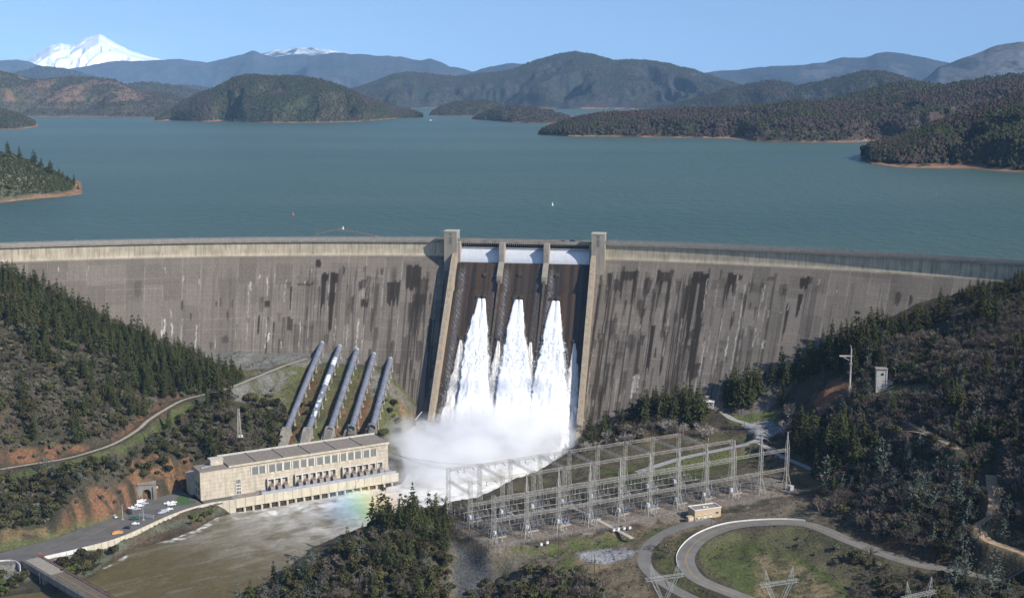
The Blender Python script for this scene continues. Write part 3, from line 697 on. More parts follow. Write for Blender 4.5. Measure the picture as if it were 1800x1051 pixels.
# left side
region([(395,650),(540,615),(560,640),(560,790),(440,700),(380,690)], (.12,.115,.06), 10)
region([(500,640),(745,650),(740,800),(500,800)], (.105,.108,.045), 10)
region([(540,650),(570,640),(560,700),(520,780),(500,780)], orange*.6, 6, .48)
region([(590,680),(660,650),(660,770),(560,780)], (.17,.10,.055), 8, .5)
region([(640,680),(655,680),(630,770),(610,770)], orange*.7, 6, .45)
region([(700,700),(742,735),(730,770),(690,755)], (.20,.13,.075), 6, .55)
region([(340,612),(560,612),(700,640),(560,640),(500,640),(430,650),(350,636)], rock, 6)
region([(660,640),(750,735),(742,745),(700,700),(640,660)], (.175,.16,.125), 6)
region([(660,655),(690,660),(680,700),(650,690)], rock, 6, .4)
region([(395,690),(470,650),(520,655),(470,700),(410,705)], rock*.95, 6, .4)
region([(0,460),(30,470),(60,490),(130,525),(150,545),(60,520),(0,480)], rock*1.05, 8)
region([(-60,845),(110,815),(200,790),(255,755),(320,712),(380,695),(385,700),(330,722),(270,765),(210,800),(110,828),(0,842)], grass, 6)
region([(0,800),(60,785),(160,780),(150,797),(60,812),(0,822)], orange*.9, 6, .42)
region([(190,765),(240,735),(300,700),(320,690),(310,705),(250,745),(200,778)], orange*.8, 5, .45)
region([(95,940),(115,900),(160,860),(215,850),(250,800),(330,800),(340,860),(260,880),(205,908)], orange, 8, .46)
region([(230,810),(330,810),(338,850),(270,870),(240,850)], (.20,.115,.06), 8, .48)
region([(0,935),(80,925),(95,945),(0,970)], (.16,.12,.06), 6, .4)
region([(0,955),(95,940),(210,903),(212,908),(95,949),(0,972)], (.11,.12,.05), 4)
region([(100,985),(300,915),(400,890),(410,900),(330,945),(200,990),(120,1030)], (.115,.12,.085), 6)
region([(230,950),(370,905),(370,920),(300,950),(235,970),(190,995)], (.11,.08,.055), 5, .35)
region([(-40,990),(55,990),(75,1020),(-20,1030)], (.20,.19,.17), 4)
region([(80,985),(140,968),(150,985),(100,1010)], rock, 6)
# centre and right
region([(790,880),(870,950),(950,960),(1430,870),(1440,905),(1260,920),(1150,960),(1000,985),(860,975),(780,915)], (.16,.13,.095), 5)
region([(1060,935),(1200,915),(1240,925),(1150,960),(1120,1000),(1150,1051),(1080,1051),(990,990),(1080,960)], (.17,.135,.085), 6, .35)
region([(900,965),(1070,940),(1130,950),(1060,965),(1000,985),(1080,1051),(960,1051),(880,985)], (.095,.115,.035), 8, .42)
region([(870,965),(980,985),(960,1051),(790,1051),(790,950)], (.13,.115,.085), 8)
region([(800,950),(870,985),(880,1051),(800,1051)], (.085,.088,.088), 8)
region([(1130,935),(1200,925),(1180,940),(1150,960)], grass, 5)
region([(1145,965),(1205,945),(1215,1010),(1245,1051),(1175,1030)], (.10,.10,.045), 8)
region([(1215,945),(1400,925),(1500,960),(1640,1000),(1700,1051),(1330,1051),(1240,1010)], (.095,.092,.048), 8)
region([(1230,965),(1330,950),(1480,1010),(1500,1051),(1330,1051),(1250,1000)], (.075,.092,.030), 12, .42)
region([(1330,970),(1400,985),(1480,1051),(1330,1051)], (.18,.145,.085), 10, .45)
region([(1480,930),(1640,1000),(1690,1051),(1500,1051),(1420,980)], (.10,.09,.055), 10, .4)
region([(1380,900),(1500,860),(1500,940),(1420,915)], (.13,.11,.075), 6, .4)
region([(1000,790),(1250,762),(1340,770),(1330,800),(1150,820),(1010,830)], (.10,.105,.055), 8)
region([(1060,760),(1190,745),(1230,765),(1010,800)], (.12,.08,.05), 8, .4)
region([(1280,740),(1300,722),(1370,722),(1370,745),(1340,748)], (.12,.14,.055), 6)
region([(1300,745),(1330,742),(1380,746),(1385,756),(1330,770)], (.30,.30,.31), 4)
region([(1395,800),(1440,815),(1500,850),(1490,880),(1430,870),(1390,850)], (.12,.10,.05), 8)
region([(1425,705),(1440,685),(1460,668),(1500,672),(1500,690),(1460,705),(1440,730)], orange*1.1, 5)
region([(1500,800),(1620,850),(1800,900),(1800,990),(1600,985),(1500,940)], (.09,.05,.03), 10, .55)
region([(1530,675),(1620,675),(1640,690),(1540,695)], (.14,.14,.055), 6)
region([(1215,665),(1295,640),(1300,660),(1240,690)], rock*.8, 6)
region([(1650,500),(1800,475),(1800,495),(1660,525)], rock*.7, 6)
region([(1700,930),(1760,900),(1800,960),(1800,985),(1740,965)], (.15,.125,.075), 6, .4)
region([(1010,972),(1050,963),(1120,967),(1110,982),(1060,990),(1025,985)], (.27,.27,.28), 5, jit=6)
region([(1160,900),(1260,905),(1240,925),(1170,925)], (.19,.155,.115), 5)
region([(786,885),(900,840),(1000,796),(1260,766),(1340,795),(1395,850),(1290,845),(1130,868),(1000,885),(880,905),(800,915)], (.105,.09,.055), 8)
region([(1050,830),(1250,790),(1330,800),(1280,830),(1100,860)], grass*.9, 8, .42)
_yd = sdpoly(GX+(fbm(GX/9, GY/9, 71, 3)-.5)*14, GY+(fbm(GX/9, GY/9, 72, 3)-.5)*14, [_yw(-5, -7), _yw(80, -10), _yw(_yl+6, -12), _yw(_yl+12, 26), _yw(_yl*.6, 42), _yw(-5, 38)])
k = sstep(2.5, -2.5, _yd)[..., None]; col = col*(1-k)+np.array([.235, .195, .155])*(.85+.3*fbm(GX/14, GY/5, 73, 3))[..., None]*k
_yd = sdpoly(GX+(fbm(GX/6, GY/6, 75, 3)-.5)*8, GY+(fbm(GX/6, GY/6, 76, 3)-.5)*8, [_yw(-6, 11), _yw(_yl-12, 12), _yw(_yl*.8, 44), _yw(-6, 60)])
k = sstep(2, -2, _yd)[..., None]; col = col*(1-k*.45)  # shadow of the yard equipment painted as darker ground across the middle
# fine variation
col *= .80*(.72+.56*nB)[..., None]*(.86+.28*nC)[..., None]
wet = sstep(2.2, .3, GZ)[..., None]; col = col*(1-wet*.5)
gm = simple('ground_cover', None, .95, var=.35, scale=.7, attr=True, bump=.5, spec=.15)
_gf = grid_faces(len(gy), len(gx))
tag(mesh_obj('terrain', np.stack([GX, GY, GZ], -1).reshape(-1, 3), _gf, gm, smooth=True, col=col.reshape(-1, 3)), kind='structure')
# ---- roads
def strip(name, L, wd, mat, lift=.05, off=0.0, kind='structure'):
    L = np.asarray(L); t = np.gradient(L[:, :2], axis=0); t /= np.hypot(t[:, 0], t[:, 1])[:, None]+1e-9; nrm = np.stack([t[:, 1], -t[:, 0]], -1)
    V = []
    for o in np.linspace(-wd/2, wd/2, 5):
        xy = L[:, :2]+nrm*(off+o); V.append(np.stack([xy[:, 0], xy[:, 1], L[:, 2]+lift], -1))
    V = np.stack(V, 1).reshape(-1, 3)
    return tag(mesh_obj(name, V, grid_faces(len(L), 5)[:, ::-1], mat, smooth=True), kind=kind)
M_ASPH = simple('worn_asphalt', (.150, .140, .128), .9, var=.22, scale=.12, detail=8)
M_ASPHD = simple('dark_asphalt', (.115, .108, .10), .9, var=.25, scale=.10, detail=8)
M_GRAVR = simple('gravel_track', (.33, .29, .225), .95, var=.3, scale=.5)
M_GRAVW = simple('pale_gravel_track', (.29, .28, .275), .95, var=.3, scale=.5)
M_DIRT = simple('dirt_track', (.30, .215, .135), .95, var=.35, scale=.4)
M_YEL = simple('yellow_road_paint', (.35, .24, .05), .8, var=.3, scale=1.5)
M_WHT = simple('white_road_paint', (.5, .5, .48), .8, var=.3, scale=1.5)
_rm = {'hillside_track': M_GRAVR, 'loop_road': M_ASPH, 'service_road': M_ASPH, 'gravel_road': M_GRAVW, 'yard_access_road': M_GRAVW, 'dirt_path': M_DIRT, 'upper_dirt_path': M_DIRT, 'ridge_dirt_track': M_DIRT, 'lower_dirt_track': M_DIRT}
for nm, (L, wd) in ROADS.items():
    Lr = L.copy(); Lr[:, 2] = [max(gz(x, y), z) for x, y, z in L]
    strip(nm, Lr, wd*(.62 if nm == 'hillside_track' else 1), _rm[nm], .12)
_L = ROADS['loop_road'][0].copy(); _L[:, 2] = [max(gz(x, y), z) for x, y, z in _L]
strip('centre_line_marking', _L, .22, M_YEL, .14, .15); strip('centre_line_marking', _L, .22, M_YEL, .14, -.3)
# parking platform
mb = MB(); mb.prism(LOT[::-1] if sum((LOT[i][0]*LOT[(i+1) % len(LOT)][1]-LOT[(i+1) % len(LOT)][0]*LOT[i][1]) for i in range(len(LOT))) < 0 else LOT, 7.0, 8.0)
tag(mb.build('parking_pavement', M_ASPHD), kind='structure')
# yard gravel sheet
M_YARD = simple('yard_gravel', (.175, .145, .115), .95, var=.28, scale=.25, detail=8)
yp = YARD if sum((YARD[i][0]*YARD[(i+1) % len(YARD)][1]-YARD[(i+1) % len(YARD)][0]*YARD[i][1]) for i in range(len(YARD))) > 0 else YARD[::-1]

# ------------------------------------------------------------------ water
def lake_mat():
    m, nt, b = new_mat('lake_water')
    co = nd(nt, 'ShaderNodeTexCoord').outputs['Object']
    f = noise(nt, .0016, 5, .6, coord=co, stretch=(.35, 1.0, 1), lo=.38, hi=.62)
    c = mix(nt, (.040, .074, .054), (.060, .092, .062), f)
    nt.links.new(c, b.inputs['Base Color']); b.inputs['Roughness'].default_value = .38; b.inputs['IOR'].default_value = 1.33; b.inputs['Specular IOR Level'].default_value = .22
    n1 = nd(nt, 'ShaderNodeTexNoise'); n1.inputs['Scale'].default_value = .075; n1.inputs['Detail'].default_value = 5; n1.inputs['Roughness'].default_value = .65
    mp = nd(nt, 'ShaderNodeMapping'); mp.inputs['Scale'].default_value = (1, .55, 1); mp.inputs['Rotation'].default_value = (0, 0, .5)
    nt.links.new(co, mp.inputs[0]); nt.links.new(mp.outputs[0], n1.inputs['Vector'])
    bp = nd(nt, 'ShaderNodeBump'); bp.inputs['Strength'].default_value = .9; bp.inputs['Distance'].default_value = 3.2
    nt.links.new(n1.outputs[0], bp.inputs['Height']); nt.links.new(bp.outputs[0], b.inputs['Normal'])
    return m
ss = np.linspace(SBEG-300, SEND+300, 120); X, Y, nx, ny = crest(np.clip(ss, SBEG, SEND))
near = np.stack([X, Y+6.0, np.full_like(X, 142)], -1); ex = np.clip(ss, None, SBEG)-SBEG; near[:, 0] += ex; ex = np.clip(ss, SEND, None)-SEND; near[:, 0] += ex
rows = [near]
for Yk in (1400, 2000, 4000, 9000, 20000, 30000):
    r = near.copy(); r[:, 1] = Yk; r[:, 0] = near[:, 0]*(Yk/1000.0)*1.6; rows.append(r)
V = np.concatenate(rows); tag(mesh_obj('lake', V, grid_faces(len(rows), len(ss)), lake_mat()), kind='structure')
# river
rx = np.arange(-420, 110, 1.6); ry = np.arange(380, 985, 1.6); RX, RY = np.meshgrid(rx, ry)
rpx, rpy = proj(RX, RY, RX*0)
src = LW(0, 105, 0)[:2]; dsrc = np.hypot(RX-src[0], (RY-src[1]))
turb = sstep(330, 90, dsrc)
h = (fbm(RX/9, RY/9, 101, 4)-.5)*2*(.35+2.2*turb)+(ridged(RX/4, RY/4, 105, 3)-.5)*(.25+1.3*turb)
edge = sdpoly(RX, RY, RIVER)
# current direction streaks: along the channel
th_ = R(38); A = RX*math.cos(th_)+RY*math.sin(th_); B = -RX*math.sin(th_)+RY*math.cos(th_)
st = fbm(A/26+1.6*fbm(RX/30, RY/30, 120, 2), B/7, 111, 4)
foam = sstep(.64, .76, st)*.07+sstep(.67, .76, ridged(A/11+fbm(RX/12, RY/12, 3, 2)*2, B/5, 115, 4))*.20*(.10+turb)
foam += turb**1.5*sstep(.25, .75, fbm(RX/10, RY/10, 117, 4)+turb*.25)*.9
ln = sdpoly(rpx, rpy, [(185,997),(215,983),(222,978)], False); foam += .95*sstep(3.0, .5, ln)*sstep(.4, .8, fbm(RX/2, RY/2, 5, 3))
ln = sdpoly(rpx, rpy, [(303,949),(330,941),(352,930),(368,920),(380,912)], False); foam += 1.1*sstep(6, .5, ln)*sstep(.35, .75, fbm(RX/2.6, RY/2.6, 6, 3))
ln = sdpoly(rpx, rpy, [(240,962),(268,952),(300,951)], False); foam += .6*sstep(3, .5, ln)*vn(RX/2, RY/2, 8)
ln = sdpoly(rpx, rpy, [(415,905),(520,895),(600,883),(690,862)], False); foam += .5*sstep(12, 2, ln)*sstep(.45, .7, fbm(RX/4, RY/4, 9, 3))
k = np.clip(foam, 0, 1)[..., None]
mud = np.array([.105, .082, .036])*(.86+.3*fbm(A/40, B/14, 130, 3))[..., None]
mud = mud*(1-.4*turb[..., None])+np.array([.25, .23, .20])*.4*turb[..., None]
rc = mud*(1-k)+np.array([.72, .71, .68])*k
def river_mat():
    m, nt, b = new_mat('muddy_river_water'); a = nd(nt, 'ShaderNodeVertexColor', layer_name='col').outputs[0]
    nt.links.new(a, b.inputs['Base Color']); b.inputs['Roughness'].default_value = .4; b.inputs['IOR'].default_value = 1.33; b.inputs['Specular IOR Level'].default_value = .25
    f = noise(nt, .35, 6, .7, stretch=(1, 1, 1)); bp = nd(nt, 'ShaderNodeBump'); bp.inputs['Strength'].default_value = .6; bp.inputs['Distance'].default_value = .5
    nt.links.new(f, bp.inputs['Height']); nt.links.new(bp.outputs[0], b.inputs['Normal']); return m
tag(mesh_obj('river', np.stack([RX, RY, h*.6], -1).reshape(-1, 3), grid_faces(len(ry), len(rx)), river_mat(), smooth=True, col=rc.reshape(-1, 3)), kind='structure')
# ------------------------------------------------------------------ far shores and mountains: each its own ridge at its own distance
FOREST = []   # (x, y, z, kind, size) for the wooded slopes
def hill(name, ridge, shore, Yr, cols, seed, rough=.25, step=3.0, rows=46, base=142.0, trees=0, tsize=14, patch=None, barep=.5, shadeamp=1, back=1.4, snow=None, shoreline=True, spur=5.0, material=None, low=False):
    """ridge, shore: surveyed bearings of the skyline and waterline; Yr distance of the ridge (number or list)"""
    ridge = sorted(ridge); rxs = [q[0] for q in ridge]; rys = [q[1] for q in ridge]; x0, x1 = rxs[0], rxs[-1]
    px = np.arange(x0, x1+.1, step); ry_ = np.interp(px, rxs, rys)
    ry_ = ry_+(fbm(px/11, px*0+seed, seed, 5)-.5)*2.8
    Yr_ = np.interp(px, np.linspace(x0, x1, len(Yr)), Yr) if hasattr(Yr, '__len__') else np.full(len(px), float(Yr))
    top = np.array([PY(a, b, c) for a, b, c in zip(px, ry_, Yr_)])
    if shore:
        sx = [q[0] for q in shore]; sy = [q[1] for q in shore]; sy_ = np.interp(px, sx, sy); bot = np.array([P(a, b, base) for a, b in zip(px, sy_)])
    else:
        bot = np.array([PY(a, 172, c*.90) for a, c in zip(px, Yr_)]); bot[:, 2] = base
    bot[:, 1] = np.minimum(bot[:, 1], top[:, 1]-5); 
    H = np.maximum(top[:, 2]-base, .5)
    t = np.concatenate([np.linspace(0, 1, rows), 1+np.linspace(.08, 1, 10)])[:, None]
    dY_ = top[:, 1]-bot[:, 1]; Hh = H
    Xg = np.where(t <= 1, bot[:, 0]*(1-t)+top[:, 0]*t, top[:, 0]*(1+(t-1)*np.maximum(dY_, Hh*3)*back/top[:, 1])); dY = (top[:, 1]-bot[:, 1])
    Yg = np.where(t <= 1, bot[:, 1]*(1-t)+top[:, 1]*t, top[:, 1]+(t-1)*np.maximum(dY, H*3)*back)
    prof = np.where(t <= 1, np.sin(np.clip(t, 0, 1)*math.pi/2)**1.05, np.cos(np.clip(t-1, 0, 1)*math.pi/2)*1.04-.04)
    L = float(np.mean(dY))+50; sc = np.mean(H)*1.6+20
    sp = ridged(Xg/(sc*spur/3.0), Yg/(sc*spur), seed+5, 4); env = np.clip(t, 0, 1)*(1-np.clip(t, 0, 1)**6)*4*np.where(t <= 1, 1, 0)
    env = np.clip(np.minimum(t*5, (1-t)*2.2), 0, 1)**1.3*np.where(t <= 1, 1, 0)
    Zg = base+H*prof+(sp-.62)*H*rough*2.7*env+(fbm(Xg/(sc*.5), Yg/(sc*.5), seed+9, 4)-.5)*H*rough*.9*env
    lim = base+H*np.where(t <= 1, .05+.95*t**.60, 1)
    Zg = np.where(t <= 1, np.minimum(Zg, lim), Zg)
    Zg = np.where(t <= 0.001, base-1.5, np.maximum(Zg, base+.6))
    V = np.stack([Xg, Yg, Zg], -1)
    n1 = fbm(Xg/(sc*.35), Yg/(sc*.35), seed+20, 5); n2 = vn(Xg/(sc*.05), Yg/(sc*.05), seed+30)
    c0, c1 = np.array(cols[0]), np.array(cols[1])
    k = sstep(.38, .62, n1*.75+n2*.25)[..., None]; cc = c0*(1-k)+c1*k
    if patch is not None:
        pc, (ax, ay, bx, by), thr = patch; PX, PYy = proj(Xg, Yg, Zg)
        inside = sstep(0, .15, np.minimum(np.minimum((PX-ax)/(bx-ax), (bx-PX)/(bx-ax)), np.minimum((PYy-ay)/(by-ay), (by-PYy)/(by-ay)))*2)
        k = (sstep(thr, thr+.08, fbm(Xg/(sc*.3), Yg/(sc*.6), seed+40, 5))*inside)[..., None]; cc = cc*(1-k)+np.array(pc)*k
    if snow is not None:
        zs, amt = snow; k = (.75*sstep(zs, zs+amt, Zg)*sstep(.42, .58, fbm(Xg/160, Yg/500, seed+44, 4)))[..., None]; cc = cc*(1-k)+np.array([.55, .58, .62])*k
    if shore and shoreline:
        wl = sstep(3.4, 1.6, Zg-base+3*(n2-.5)*2)[..., None]*sstep(.3, .45, fbm(Xg/120, Yg/120, seed+50, 3))[..., None]
        cc = cc*(1-wl)+np.array([.25, .14, .085])*wl
    cc = cc*(.8+.4*n2)[..., None]*(1.0 if snow is None else 1)
    o = tag(mesh_obj(name, V.reshape(-1, 3), grid_faces(V.shape[0], V.shape[1]), material or M_HILL, smooth=True, col=cc.reshape(-1, 3)), kind='structure')
    if trees:
        nt_ = trees; nt_ = int(nt_*1.5); tt = RNG.random(nt_)**.85*(rows+4.0); jj = RNG.random(nt_)*(len(px)-1.01)
        ti = tt.astype(int).clip(0, rows+7); ji = jj.astype(int); ft = (tt-ti)[:, None]; fj = (jj-ji)[:, None]
        q = (V[ti, ji]*(1-ft)+V[ti+1, ji]*ft)*(1-fj)+(V[ti, ji+1]*(1-ft)+V[ti+1, ji+1]*ft)*fj
        ok = q[:, 2] > base+3.2+2*RNG.random(nt_); q = q[ok]
        bare = fbm(q[:, 0]/(sc*.5), q[:, 1]/(sc*.5), seed+60, 3)+.35*(RNG.random(len(q))-.5) < barep
        green = RNG.random(len(q))
        kind = np.where(bare, 2, np.where(green < .42, 0, 1)) if not low else np.ones(len(q), int)
        if patch is not None:
            ii = (fbm(q[:, 0]/(sc*.3), q[:, 1]/(sc*.6), seed+40, 5) > patch[2]+.03); PX, PYy = proj(*q.T); ax, ay, bx, by = patch[1]
            keep = ~(ii & (PX > ax) & (PX < bx) & (PYy > ay) & (PYy < by) & (RNG.random(len(q)) < .85)); q = q[keep]; kind = kind[keep]
        FOREST.append(np.concatenate([q, kind[:, None], (tsize*.78*(.6+.7*RNG.random(len(q))))[:, None]], 1))
    return o
M_HILL = simple('wooded_slope', None, .95, var=.3, scale=.02, attr=True, bump=0, spec=.1, detail=8)
M_SNOW = simple('snowfield', None, .7, var=.06, scale=.002, attr=True, spec=.2, detail=8)
G1, G2 = (.040, .048, .026), (.062, .052, .040); HAZE1, HAZE2 = (.030, .044, .058), (.048, .050, .062)  # bluish second pair holds distance haze painted into the slope colour
# mountains beyond the lake
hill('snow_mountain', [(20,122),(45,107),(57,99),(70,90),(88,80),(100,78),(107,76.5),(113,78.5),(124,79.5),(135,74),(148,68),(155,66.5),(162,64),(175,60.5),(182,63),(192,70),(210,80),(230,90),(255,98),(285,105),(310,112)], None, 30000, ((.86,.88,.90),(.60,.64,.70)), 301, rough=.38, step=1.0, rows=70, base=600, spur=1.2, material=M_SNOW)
hill('snowy_range', [(430,108),(465,92),(480,88),(500,88),(520,84),(540,83),(560,86),(580,88),(600,93),(630,95),(650,100)], None, 26000, (HAZE1,(.5,.52,.55)), 311, rough=.3, step=1.2, spur=1.5, snow=(960,130))
hill('far_mountain', [(-60,104),(0,107),(30,105),(50,109),(75,118),(110,130)], None, 20000, (HAZE1,HAZE2), 312, rough=.45)
hill('far_mountain', [(80,135),(120,122),(160,115),(200,108),(250,107),(310,104),(345,108),(365,110),(400,102),(430,95),(445,89),(460,95),(480,100),(530,96),(570,100),(620,112),(660,130)], None, 21000, (HAZE1,HAZE2), 313, rough=.45)
hill('far_mountain', [(540,100),(590,93),(650,97),(700,100),(740,107),(757,103),(775,110),(790,117),(815,121),(830,126),(860,135)], None, 19000, (HAZE1,HAZE2), 314, rough=.45)
hill('far_mountain', [(770,140),(830,126),(860,118),(900,111),(930,114),(960,125),(1000,140)], None, 17500, (HAZE1,HAZE2), 315, rough=.45)
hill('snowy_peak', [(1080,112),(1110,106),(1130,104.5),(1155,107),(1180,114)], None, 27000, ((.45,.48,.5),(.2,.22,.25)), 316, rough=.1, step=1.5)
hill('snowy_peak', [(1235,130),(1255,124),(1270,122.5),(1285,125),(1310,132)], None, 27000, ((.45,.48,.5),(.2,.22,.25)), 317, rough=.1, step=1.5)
hill('far_mountain', [(1200,135),(1250,127),(1300,123),(1340,118),(1365,117),(1400,115),(1450,110),(1480,101),(1520,102),(1540,95),(1560,91),(1580,94),(1620,100),(1665,110),(1700,122),(1760,140)], None, 18000, (HAZE1,HAZE2), 318, rough=.45, patch=((.08,.085,.095),(1400,112,1600,140),.5))
hill('rocky_mountain', [(1600,150),(1628,138),(1650,118),(1700,100),(1740,85),(1755,79),(1790,74),(1840,76),(1950,90)], None, 13000, (HAZE1,(.085,.08,.075)), 319, rough=.25, patch=((.10,.105,.115),(1620,85,1830,150),.50))
hill('far_hill', [(-60,170),(0,135),(40,124),(70,116),(120,121),(160,132),(200,145),(230,160),(300,150),(340,150),(420,165),(500,180)], None, 13000, (HAZE1,HAZE2), 320, rough=.2, trees=2500, tsize=18)
hill('far_hill', [(60,160),(210,150),(245,144),(280,147),(310,151),(350,160),(420,175)], None, 9500, (G1,G2), 321, rough=.2, trees=1500, tsize=17)
hill('lakeside_hill', [(-120,130),(-60,126),(0,125),(20,131),(50,138),(80,140),(130,135),(165,137),(200,140),(220,150),(240,160),(270,162),(300,165),(330,180),(380,195),(420,206)], [(-120,206),(0,206),(150,205.5),(300,208),(420,209)], [7400,7400,7600,7400,6800], ((.060,.058,.036),(.075,.058,.040)), 322, rough=.35, trees=6500, tsize=13, patch=((.13,.085,.055),(-20,133,270,180),.50), barep=.42, spur=3)
hill('lakeside_hill', [(560,180),(615,158),(650,147),(690,131),(720,127),(760,131),(800,135),(840,130),(900,123),(940,106),(980,96),(1010,91),(1040,95),(1080,107),(1120,105),(1170,111),(1220,123),(1260,137),(1310,152),(1340,163),(1400,185)], [(560,195),(700,196),(735,190),(830,190),(1000,192),(1200,192),(1400,196)], [10500,11500,12000,12000,11500], ((.032,.040,.036),(.044,.040,.042)), 323, rough=.7, rows=60, trees=16000, tsize=16, barep=.42, spur=2.6)  # slope colours shifted bluish, painting in part of the distance haze
hill('lakeside_hill', [(1120,196),(1180,185),(1230,172),(1280,155),(1330,146),(1360,141),(1400,150),(1430,146),(1480,134),(1520,125),(1560,126),(1590,135),(1640,150),(1700,170)], [(1120,197),(1700,200)], 8200, ((.032,.040,.034),(.046,.040,.040)), 324, rough=.35, trees=5000, tsize=15, barep=.5, spur=3)  # bluish slope colours here carry painted haze too
hill('wooded_headland', [(270,212),(285,204),(300,195),(320,180),(350,165),(380,155),(410,138),(430,133),(445,131),(470,135),(520,134),(560,140),(600,152),(640,170),(690,188),(730,196),(745,203)], [(270,213),(300,212),(360,214),(400,214.5),(480,216.5),(560,216),(640,214),(700,208),(745,203)], [5700,6000,6100,5900,6400], (G1,(.056,.048,.032)), 325, rough=.7, rows=54, trees=8000, tsize=14, barep=.40, spur=2.4)
hill('wooded_islet', [(754,203),(760,196),(775,187),(800,180),(830,178),(860,178),(880,186),(900,195)], [(754,204),(800,205),(840,205),(900,206)], 7000, (G1,G2), 326, rough=.2, trees=900, tsize=14, spur=3)
hill('wooded_islet', [(828,210),(845,200),(870,190),(905,186),(940,190),(970,196),(1000,205),(1010,214)], [(828,211),(860,212),(900,216),(960,218),(1010,216)], 5900, (G1,(.062,.048,.042)), 327, rough=.2, trees=900, tsize=13, barep=.6, spur=3)
hill('wooded_peninsula', [(1180,200),(1300,188),(1400,183),(1440,180),(1473,172),(1520,160),(1560,148),(1600,143),(1630,147),(1660,150),(1700,143),(1740,136),(1800,130),(1900,120),(2000,118)], [(1180,242),(2000,242)], 5200, (G1,G2), 328, rough=.3, trees=6000, tsize=15, barep=.40, shoreline=False)
hill('wooded_peninsula', [(944,236),(960,226),(985,216),(1010,209),(1040,202),(1080,199),(1120,198),(1160,196),(1220,192),(1290,190),(1333,188),(1370,183),(1400,178),(1450,182),(1500,181),(1560,172),(1600,163),(1700,152),(1800,138),(1900,130),(2000,125)], [(944,237),(1000,240),(1100,241),(1200,243),(1280,244),(1330,249),(1400,251),(1500,251),(1530,248),(1600,250),(2000,255)], [3900,4000,4200,4300,4500], ((.046,.044,.030),(.068,.050,.044)), 329, rough=.65, rows=54, trees=10000, tsize=13, barep=.58, spur=2.2)
hill('wooded_point', [(1513,264),(1530,256),(1560,248),(1600,236),(1660,212),(1720,190),(1800,163),(1900,140),(2050,120)], [(1513,266),(1517,274),(1530,289),(1570,294),(1620,296),(1700,297),(1750,301),(1800,304),(2050,330)], [2500,2600,2900,3000], ((.040,.040,.026),(.062,.050,.042)), 330, rough=.65, rows=60, trees=9000, tsize=11, barep=.5, spur=2.2)
hill('wooded_point', [(-90,180),(-40,186),(0,193),(20,198),(40,205),(55,213),(68,221)], [(-90,226),(0,228),(30,228),(68,223)], 5000, ((.046,.048,.028),(.062,.052,.034)), 331, rough=.2, trees=1100, tsize=14, barep=.35)
hill('grassy_point', [(-200,235),(-100,252),(-40,262),(0,270),(20,273),(50,284),(75,294),(100,306),(120,318),(135,330),(145,340)], [(-200,375),(-60,360),(0,357),(40,352),(80,348),(120,345),(145,341)], [1800,1800,1780,1730], ((.105,.105,.070),(.075,.075,.048)), 332, rough=.12, rows=60, step=2, trees=3600, tsize=4.6, spur=3, low=True)
# ------------------------------------------------------------------ vegetation
def leafmat(name, c1, c2, rnd=.35, rough=.75, trans=0.0):
    m = simple(name, c1, rough, var=.1, scale=.8, col2=c2, rnd=rnd, spec=.12); return m
M_PINE = leafmat('pine_needles', (.052, .058, .018), (.024, .030, .010), .35)
M_GPINE = leafmat('grey_pine_needles', (.105, .125, .095), (.065, .080, .062), .3)
M_OAK = leafmat('evergreen_oak_leaves', (.072, .070, .026), (.038, .040, .016), .5)
M_SCRUB = leafmat('grey_green_scrub', (.135, .130, .085), (.078, .076, .048), .45)
M_BRIGHT = leafmat('bright_green_leaves', (.100, .125, .030), (.06, .075, .02), .3)
M_TWIG = leafmat('bare_twigs', (.18, .148, .115), (.105, .086, .068), .4, .9)
M_TWIGP = leafmat('pale_bare_twigs', (.34, .31, .27), (.22, .20, .17), .3, .9)
M_BARK = simple('bark', (.11, .085, .065), .95, var=.4, scale=3)
def conifer_crown(seed, h=20., r=3.6, lo=.16, lev=17, nb=10, droop=.25, sparse=0.0, qs=.74, pw=.75):
    g = np.random.default_rng(seed); V = []; Fc = []; lean = g.normal(size=2)*.35; ax_ = g.random()*6.28
    for i in range(lev):
        t = (i+g.random()*.8)/lev; z = h*(lo+(1-lo)*t)
        rr = r*(1-t)**pw*(.6+.65*g.random())*(1 if t > .12 else .7)+.25; nn = max(3, int(nb*(1-.4*t)))
        ph = g.random()*6.28
        for k in range(nn):
            if g.random() < sparse+.08: continue
            a = ph+6.283*(k+g.random()*.9)/nn; L = rr*(.55+.6*g.random())*(1+.22*math.cos(a-ax_)); ca, sa = math.cos(a), math.sin(a)
            for f in ((.45, .8, 1.05) if L > 1.2 else (.7,)):
                p = np.array([ca*L*f+lean[0]*t*2, sa*L*f+lean[1]*t*2, z-droop*L*f*f+.35*(g.random()-.5)]); sz = qs*(.65+.6*g.random())*(1.25-.45*f)*(.75+.35*(1-t))
                nrm = np.array([ca*.5, sa*.5, 1.0])+g.normal(size=3)*.5; nrm /= np.linalg.norm(nrm); t1 = np.array([ca, sa, -droop]); t1 = t1-nrm*(t1@nrm); t1 /= np.linalg.norm(t1); t2 = np.cross(nrm, t1); b = len(V)
                V += [tuple(p+t1*sz*1.3), tuple(p+t2*sz), tuple(p-t1*sz*1.1), tuple(p-t2*sz), tuple(p+nrm*sz*.55)]
                Fc += [(b, b+1, b+4), (b+1, b+2, b+4), (b+2, b+3, b+4), (b+3, b, b+4)]
    b = len(V); q = lean*2; V += [(.35+q[0], q[1], h*.95), (-.25+q[0], .35+q[1], h*.95), (-.25+q[0], -.35+q[1], h*.95), (q[0], q[1], h*1.03)]; Fc += [(b, b+1, b+3), (b+1, b+2, b+3), (b+2, b, b+3)]
    return V, Fc
